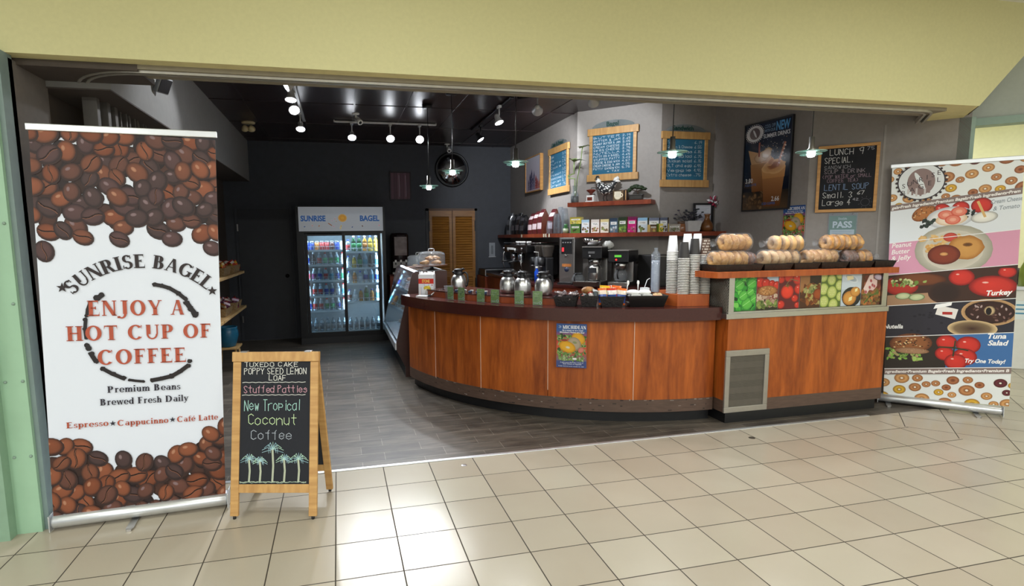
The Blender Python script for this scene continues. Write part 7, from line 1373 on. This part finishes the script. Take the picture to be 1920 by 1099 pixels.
# black baskets of sweets, muffin, chips
M_bask = mat('black_woven_basket', '1c1a1c', .45, vary=.35, scale=70, bump=.5)
def at_counter(a, r): x, y, rz = arc_at(a, r); return (x, y, TZ), rz
def local(loc, rz, dx, dy, dz): return (loc[0] + dx * math.cos(rz) - dy * math.sin(rz), loc[1] + dx * math.sin(rz) + dy * math.cos(rz), loc[2] + dz)
random.seed(14)
L1, R1 = at_counter(239.45, 2.36); solo('basket', basket_mb(.17, .14, .085, M_bask, .02), 'black basket of dark foil sweets, leftmost on the counter', 'basket', L1, R1, 'black counter baskets')
sw0 = None
for k in range(22):
    o_ = local(L1, R1, random.uniform(-.075, .075), random.uniform(-.055, .055), .055 + .045 * (k // 11) + random.uniform(0, .012)); rot = (random.uniform(-.5, .5), random.uniform(-.4, .4), random.uniform(0, 6))
    if sw0 is None: sw0 = solo('wrapped_sweet', MB().tube([(-.042, 0, 0), (-.03, 0, 0), (-.024, 0, 0), (0, 0, 0), (.024, 0, 0), (.03, 0, 0), (.042, 0, 0)], [.012, .004, .013, .017, .013, .004, .012], mat('dark_foil_wrap', '2a2430', .15, .4, c2='c8b8b8', vary=.2, scale=45), n=9), 'dark foil wrapped sweet heaped in the leftmost black basket', 'sweet', o_, 0, 'foil sweets'); sw0.rotation_euler = rot
    else: dup(sw0, o_, rot=rot)
L2, R2 = at_counter(244.3, 2.37); solo('basket', basket_mb(.12, .15, .10, M_bask, .022), 'black basket holding a muffin and foil packets', 'basket', L2, R2, 'black counter baskets')
t = thing('muffin', 'golden muffin poking out of the second black basket', 'muffin', local(L2, R2, -.01, .02, .085)); MB().blob((0, 0, .05), (.055, .05, .035), mat('muffin_top', 'c08c50', .6, c2='8c5a2c', vary=.2, scale=40, bump=.5), n=18, amp=.25, fr=3).build('muffin_top', t); MB().lathe([(.03, 0), (.043, .045), (0, .046)], mat('muffin_case', '6c3a24', .7), n=20, wob=lambda a, z: 1 + .04 * math.cos(a * 14)).build('paper_case', t)
for k in range(4): place_packet(('f', k % 2), .08, .09, ('90989c', 'c8ccd0', '50585c') if k % 2 else ('6c2c28', 'a03c34', 'c8c0bc'), local(L2, R2, -.03 + .035 * k, -.045 + .01 * (k % 2), .045 + .01 * k), (-.9 + .1 * k, .2 * k - .3, R2 + .3 * k), 'small foil packet in the black basket with the muffin', 'foil packets beside the muffin')
L3, R3 = at_counter(248.9, 2.37); solo('basket', basket_mb(.17, .15, .095, M_bask, .022), 'black basket packed with upright bags of chips', 'basket', L3, R3, 'black counter baskets')
CH = [('d86828', 'e8d8c8', '3c58a0'), ('e0b830', 'd8c890', 'c87830'), ('c83828', 'e8e0dc', '3858a0'), ('d85a28', 'e8e4e0', 'c83838')]
for k in range(9):
    place_packet(('c', k % 4), .085, .145, CH[k % 4], local(L3, R3, -.068 + .034 * (k % 5), -.045 + .05 * (k // 5) + .01 * (k % 2), .018 + .018 * (k // 5)), (-.12 + .06 * (k % 3), random.uniform(-.25, .25), R3 + random.uniform(-.2, .2)), 'bright bag of chips standing in the third black basket', 'chip bags in the basket')
L4, R4 = at_counter(256.0, 2.36); solo('condiment_tray', basket_mb(.285, .15, .10, mat('black_tray', '121213', .3), .03, .005), 'large black tray of white napkins and stir sticks on the counter', 'tray', L4, R4)
for k, (dx, sx) in enumerate(((-.10, .055), (.0, .07))):
    nm = MB()
    for j in range(9): nm.add([(-.06 + .004 * j, -.05, .0 + .0085 * j), (.05, -.05, .018 + .007 * j - .012), (.05, .05, .018 + .007 * j - .012), (-.06 + .004 * j, .05, .0085 * j), (-.06 + .004 * j, -.05, .006 + .0085 * j), (.05, -.05, .018 + .007 * j - .006), (.05, .05, .018 + .007 * j - .006), (-.06 + .004 * j, .05, .006 + .0085 * j)], [(0, 3, 2, 1), (4, 5, 6, 7), (0, 1, 5, 4), (1, 2, 6, 5), (2, 3, 7, 6), (3, 0, 4, 7)], mat('white_napkin_stack', 'f0f0ee', .8, vary=.03))
    nm.blob((-.005, 0, .085), (.058, .05, .026), MC['white_napkin_stack'], n=14)
    solo('napkin_stack', nm, ['slumped stack of white napkins at the left of the condiment tray', 'taller stack of white napkins in the middle of the condiment tray'][k], 'napkins', local(L4, R4, dx, 0, .035), R4, 'napkin stacks')
t = thing('stir_stick_carton', 'small carton of pale wooden stir sticks at the right of the tray', 'carton', local(L4, R4, .11, 0, .04), R4); MB().box(-.035, .035, -.03, .03, 0, .055, mat('peach_carton', 'd8a088', .6), b=.004).build('carton', t)
sk = MB(); random.seed(4)
for k in range(40): x, y = -.03 + .06 * (k % 10) / 9, -.022 + .044 * (k // 10) / 3; sk.box(x - .002, x + .002, y - .001, y + .001, .03, .062 + random.uniform(0, .012), mat('birch_stick', 'e8d4a8', .6))
so = sk.build('stir_sticks', t); so['kind'] = 'stuff'
for k, (dx, lb) in enumerate(((-.15, 'white plastic spoon standing at the left rear of the condiment tray'), (-.045, 'white plastic spoon standing behind the napkin stacks'))):
    solo('plastic_spoon', MB().tube([(0, 0, 0), (.01 * (1 - k), 0, .10), (.014 * (1 - k), 0, .12)], [.003, .004, .005], M_white, n=6).blob((.016 * (1 - k), 0, .14), (.012, .004, .022), M_white, n=10), lb, 'spoon', local(L4, R4, dx, .06, .06), R4, 'plastic spoons')
solo('lid_pile', MB().lathe([(.04, 0), (.042, .01), (.038, .02), (.042, .03), (.038, .04), (.036, .05), (0, .052)], M_blk, n=20), 'stack of black cup lids behind the condiment tray', 'lids', local(L4, R4, .10, .13, 0), R4)
t = thing('lid_sleeve', 'white paper sleeve with straws beside the cup stand', 'carton', (2.80, 1.02, TZ), -.2); MB().box(-.035, .035, -.03, .03, 0, .14, mat('white_carton', 'd8dce0', .5), b=.003).build('carton', t); MB().tube([(-.01, 0, .12), (.02, 0, .21), (.045, 0, .225)], .0035, M_str, n=6).build('bent_straw', t)
# paper cups, nested upside down on the wooden stand
CUPH, PITCH = .146, .0145
def cup_mesh(body, rimc):
    mb = MB(); B = mat('paper_cup_' + body, body, .5, vary=.03); Rm = mat('paper_rim_' + rimc, rimc, .5, vary=.02)
    mb.shell([(.0455, .004), (.0325, CUPH)], B, n=22).lathe([(.0325, CUPH - .003), (.029, CUPH - .0025), (0, CUPH - .004)], B, n=22); mb.torus((0, 0, .0042), .0462, .0034, Rm, n=22, k=6); mb.shell([(.0458, .003), (.0456, .0085)], Rm, n=22); return mb
def printed_cup():
    mb = cup_mesh('5a4438', 'd8d4cc'); M_ = mat('cup_print', 'd0c8bc', .5)
    for j in range(5):
        for k in range(9):
            if (j * 3 + k) % 4 == 0: continue
            a = -2.9 + k * .26; z = .025 + .024 * j; r = .0458 - .013 * (z / CUPH); mb.add([((r + .0004) * math.cos(a + q), (r + .0004) * math.sin(a + q), z + h) for q, h in ((0, 0), (.18, 0), (.18, .011), (0, .011))], [(0, 1, 2, 3)], M_)
    return mb
CP = {}
def stack_cups(x, y, n_, top, desc, base=1.1235):
    for k in range(n_):
        kind = top if k == n_ - 1 else ('white' if top == 'white' and k > n_ - 7 else 'rim'); loc = (x + .0012 * math.sin(k * .5), y, base + PITCH * k)
        lb = '%s paper cup up the %s' % (ORD[k], desc)
        if kind not in CP:
            mb = {'white': lambda: cup_mesh('e8e8e8', 'e0dfdc'), 'black': lambda: cup_mesh('2c2a2a', 'd8d6d2'), 'rim': lambda: cup_mesh('5c5a56', 'd8d6d0'), 'brown': printed_cup}[kind]()
            CP[kind] = solo('paper_cup', mb, lb, 'cup', loc, 0, 'paper cups on the stand')
        else: dup(CP[kind], loc, None, lb, 'paper cups on the stand')
ORD += ['twenty-seventh', 'twenty-eighth']
stack_cups(2.955, .835, 26, 'white', 'leftmost white topped stack'); stack_cups(3.0, .73, 22, 'black', 'front stack topped by a low black cup'); stack_cups(3.10, .835, 27, 'white', 'rear white topped stack between the black topped ones')
stack_cups(3.10, .725, 24, 'black', 'front stack topped by a tall black cup'); stack_cups(3.2, .835, 27, 'white', 'rear white topped stack on the right'); stack_cups(3.2, .715, 24, 'brown', 'stack topped by a printed brown cup')
t = thing('lid_tower', 'clear sleeve of stacked white cup lids left of the paper cups', 'lids', (2.88, .98, 1.123)); pr_ = []
for j in range(26): pr_ += [(.034, .011 * j), (.038, .011 * j + .004), (.034, .011 * j + .009)]
MB().lathe(pr_ + [(0, .286)], mat('grey_lid', 'b8bcc4', .35), n=20).build('lids', t); MB().shell([(.041, 0), (.041, .34), (.012, .38), (.02, .40)], clear('sleeve_film', (230, 236, 244), .05, .12, .4), n=18).build('clear_sleeve', t)

# ------------------------------------------------------------------ bags of bagels on the serving top
BGZ = 1.326
M_wovt = mat('black_tray_rim', '1a1816', .5, vary=.35, scale=40, bump=.5)
xe = [3.075, 3.60, 3.905, 4.19, 4.49, 4.77, 5.02]
for k in range(6):
    w_ = xe[k + 1] - xe[k] - .045
    x0 = (xe[k] + xe[k + 1]) / 2 + (.03 if k == 0 else 0)
    solo('bread_tray', basket_mb(w_ - (.05 if k == 0 else 0), .26, .058, M_wovt, .018, .006), 'shallow black tray of bagged bagels, %s from the left on the wooden top' % ORD[k] if k < 5 else 'shallow black tray of jam tubs at the right end of the wooden top', 'tray', (x0, .62, BGZ), 0, 'black trays on the wooden top')
BM = {'gold': mat('bagel_gold', 'bc7c2c', .5, c2='dca85c', vary=.12, scale=22, bump=.25), 'pale': mat('bagel_pale', 'd8b07c', .55, c2='b88850', vary=.12, scale=22, bump=.25), 'toast': mat('bagel_toast', 'b87a3c', .5, c2='dcae70', vary=.12, scale=22, bump=.25), 'dark': mat('bagel_dark', '6a4434', .5, c2='8a6250', vary=.2, scale=25, bump=.3)}
M_bag = clear('bread_bag_film', (244, 246, 250), .12, .07, 1.0, 40)
BGP = {}
def bagel_bag(x0, x1, y, z, kind, desc, yaw=0.0, tail='left', R_=.077):
    """clear bag of bagels lying on its side"""
    L_ = x1 - x0; n_ = max(2, int(L_ / .062)); cx, cy = (x0 + x1) / 2, y
    for k in range(n_):
        u = -L_ / 2 + (k + .5) * L_ / n_; loc = (cx + u * math.cos(yaw), cy + u * math.sin(yaw), z + R_); rot = (k * .9, .10 * math.sin(k * 2.1), yaw + .14 * math.sin(k * 1.7))
        lb = '%s bagel in the %s' % ({'gold': 'golden', 'pale': 'pale', 'toast': 'toasted', 'dark': 'dark seeded'}[kind], desc)
        if kind not in BGP: BGP[kind] = solo('bagel', MB().torus((0, 0, 0), .045, .0285, BM[kind], n=26, k=12, axis='x', sz=1.18, amp=.22, seed=len(BGP)), lb, 'bagel', loc, 0, 'bagels in the ' + desc); BGP[kind].rotation_euler = rot
        else: dup(BGP[kind], loc, None, lb, 'bagels in the ' + desc, rot)
    sg = -1 if tail == 'left' else 1; random.seed(int(x0 * 100))
    pf = [(.001, L_ / 2 + .012), (R_ * .8, L_ / 2 + .008), (R_ * 1.08, L_ / 2 - .015), (R_ * 1.07, 0), (R_ * 1.06, -L_ / 2 + .01), (R_ * .75, -L_ / 2 - .02), (.014, -L_ / 2 - .045), (.026, -L_ / 2 - .07), (.034, -L_ / 2 - .09)]
    mb = MB(); Mx = Matrix.Rotation(PI / 2 * (1 if sg < 0 else -1), 4, 'Y')
    mb.shell([(r, zz) for r, zz in pf], M_bag, n=26, M=Mx)
    mb.v = [(v[0], v[1] * (1 + .05 * noise.noise(Vector(v) * 30)), max(-R_ * .98, v[2] * (1 + .07 * noise.noise(Vector(v) * 26 + Vector((3, 1, 7)))))) for v in mb.v]
    solo('bread_bag', mb, 'clear plastic bag of bagels: the ' + desc, 'bag', (cx, cy, z + R_), yaw, 'clear bags of bagels')
bagel_bag(3.17, 3.50, .60, BGZ + .016, 'gold', 'lower bag at the left end', .0, 'left'); bagel_bag(3.52, 3.60, .64, BGZ + .016, 'dark', 'small dark bag beside the left end', .2, 'left', .068)
bagel_bag(3.29, 3.57, .64, BGZ + .162, 'gold', 'top left bag with golden bagels', .08, 'left')
bagel_bag(3.66, 4.03, .60, BGZ + .016, 'pale', 'lower pale bag second from the left', .02, 'left'); bagel_bag(3.80, 4.10, .63, BGZ + .16, 'pale', 'top middle bag with pale bagels', -.08, 'left', .064)
bagel_bag(4.13, 4.46, .62, BGZ + .016, 'toast', 'lower bag under the top right one', .0, 'left'); bagel_bag(4.37, 4.75, .64, BGZ + .16, 'toast', 'top right bag with toasted bagels', -.02, 'left', .066)
bagel_bag(4.54, 4.66, .60, BGZ + .016, 'dark', 'small bag of dark bagels on the right', .1, 'right', .068); bagel_bag(4.71, 4.84, .62, BGZ + .016, 'toast', 'rightmost bag beside the jam tubs', -.1, 'right', .068)
for k in range(8):
    cl = [('red', 'b8281c'), ('brown', '3a2018'), ('red', 'c03428'), ('pink', 'a85c5c')][k % 4]
    solo('jam_tub', MB().box(-.026, .026, -.018, .018, 0, .026, mat('tub_' + cl[0], cl[1], .3), b=.004).box(-.028, .028, -.02, .02, .026, .029, mat('tub_foil', 'c8b8b0', .25, .4, c2='8a3028', vary=.3, scale=50)), 'small jam or spread tub in the rightmost black tray', 'tub', (4.84 + .055 * (k % 4) - .0, .55 + .07 * (k // 4), BGZ + .012 + .003 * (k % 2)), .1 * k, 'tubs in the right tray')
# ------------------------------------------------------------------ far stand glimpsed beyond the bagel banner
t = thing('market_stand', 'white display stand with dark goods far beyond the bagel banner', 'display stand', (8.3, 1.35, 0), -.6); MB().box(-.5, .6, -.3, .3, 0, .95, M_white, b=.01).build('body', t); MB().box(-.54, .64, -.34, .34, .95, .99, M_alu).build('top', t)
c = Canvas(.9, .22, 'e8f0f4'); [c.line([(.05, .17 - .05 * k), (.7 - .1 * k, .17 - .05 * k)], .018, '4a90b8') for k in range(3)]; o = c.build('notice', t); o.location = (-.4, -.305, .6)
for k in range(6): solo('goods_sack', MB().blob((0, 0, .101), (.055, .055, .1), mat('dark_goods', '2a2024', .4, c2='5a5058', vary=.3, scale=18), n=14, amp=.3, fr=3, seed=k), 'dark bundle of goods on the far white stand', 'goods', (7.95 + .13 * k, 1.55 - .09 * k, .991), k, 'goods on the far stand')
solo('green_bottle', MB().lathe([(0, 0), (.05, 0), (.05, .2), (.02, .28), (.02, .32), (0, .32)], mat('olive_bottle', '7c8c3c', .3), n=16), 'olive green bottle on the far white stand', 'bottle', (7.92, 1.3, .991))
# small brass floor plug in the hall tiles
solo('floor_plug', MB().lathe([(0, .003), (.012, .003), (.02, .002), (.022, 0)], M_steel, n=18), 'small round metal plug in a beige tile before the threshold', 'floor plug', (.90, .20, .0005)); solo('floor_plug', MB().lathe([(0, .003), (.016, .003), (.024, .0015), (.026, 0)], mat('dark_plug', '5a544c', .4, .6), n=18), 'small dark round plug in the tiles before the air grille', 'floor plug', (3.27, .13, .0005))
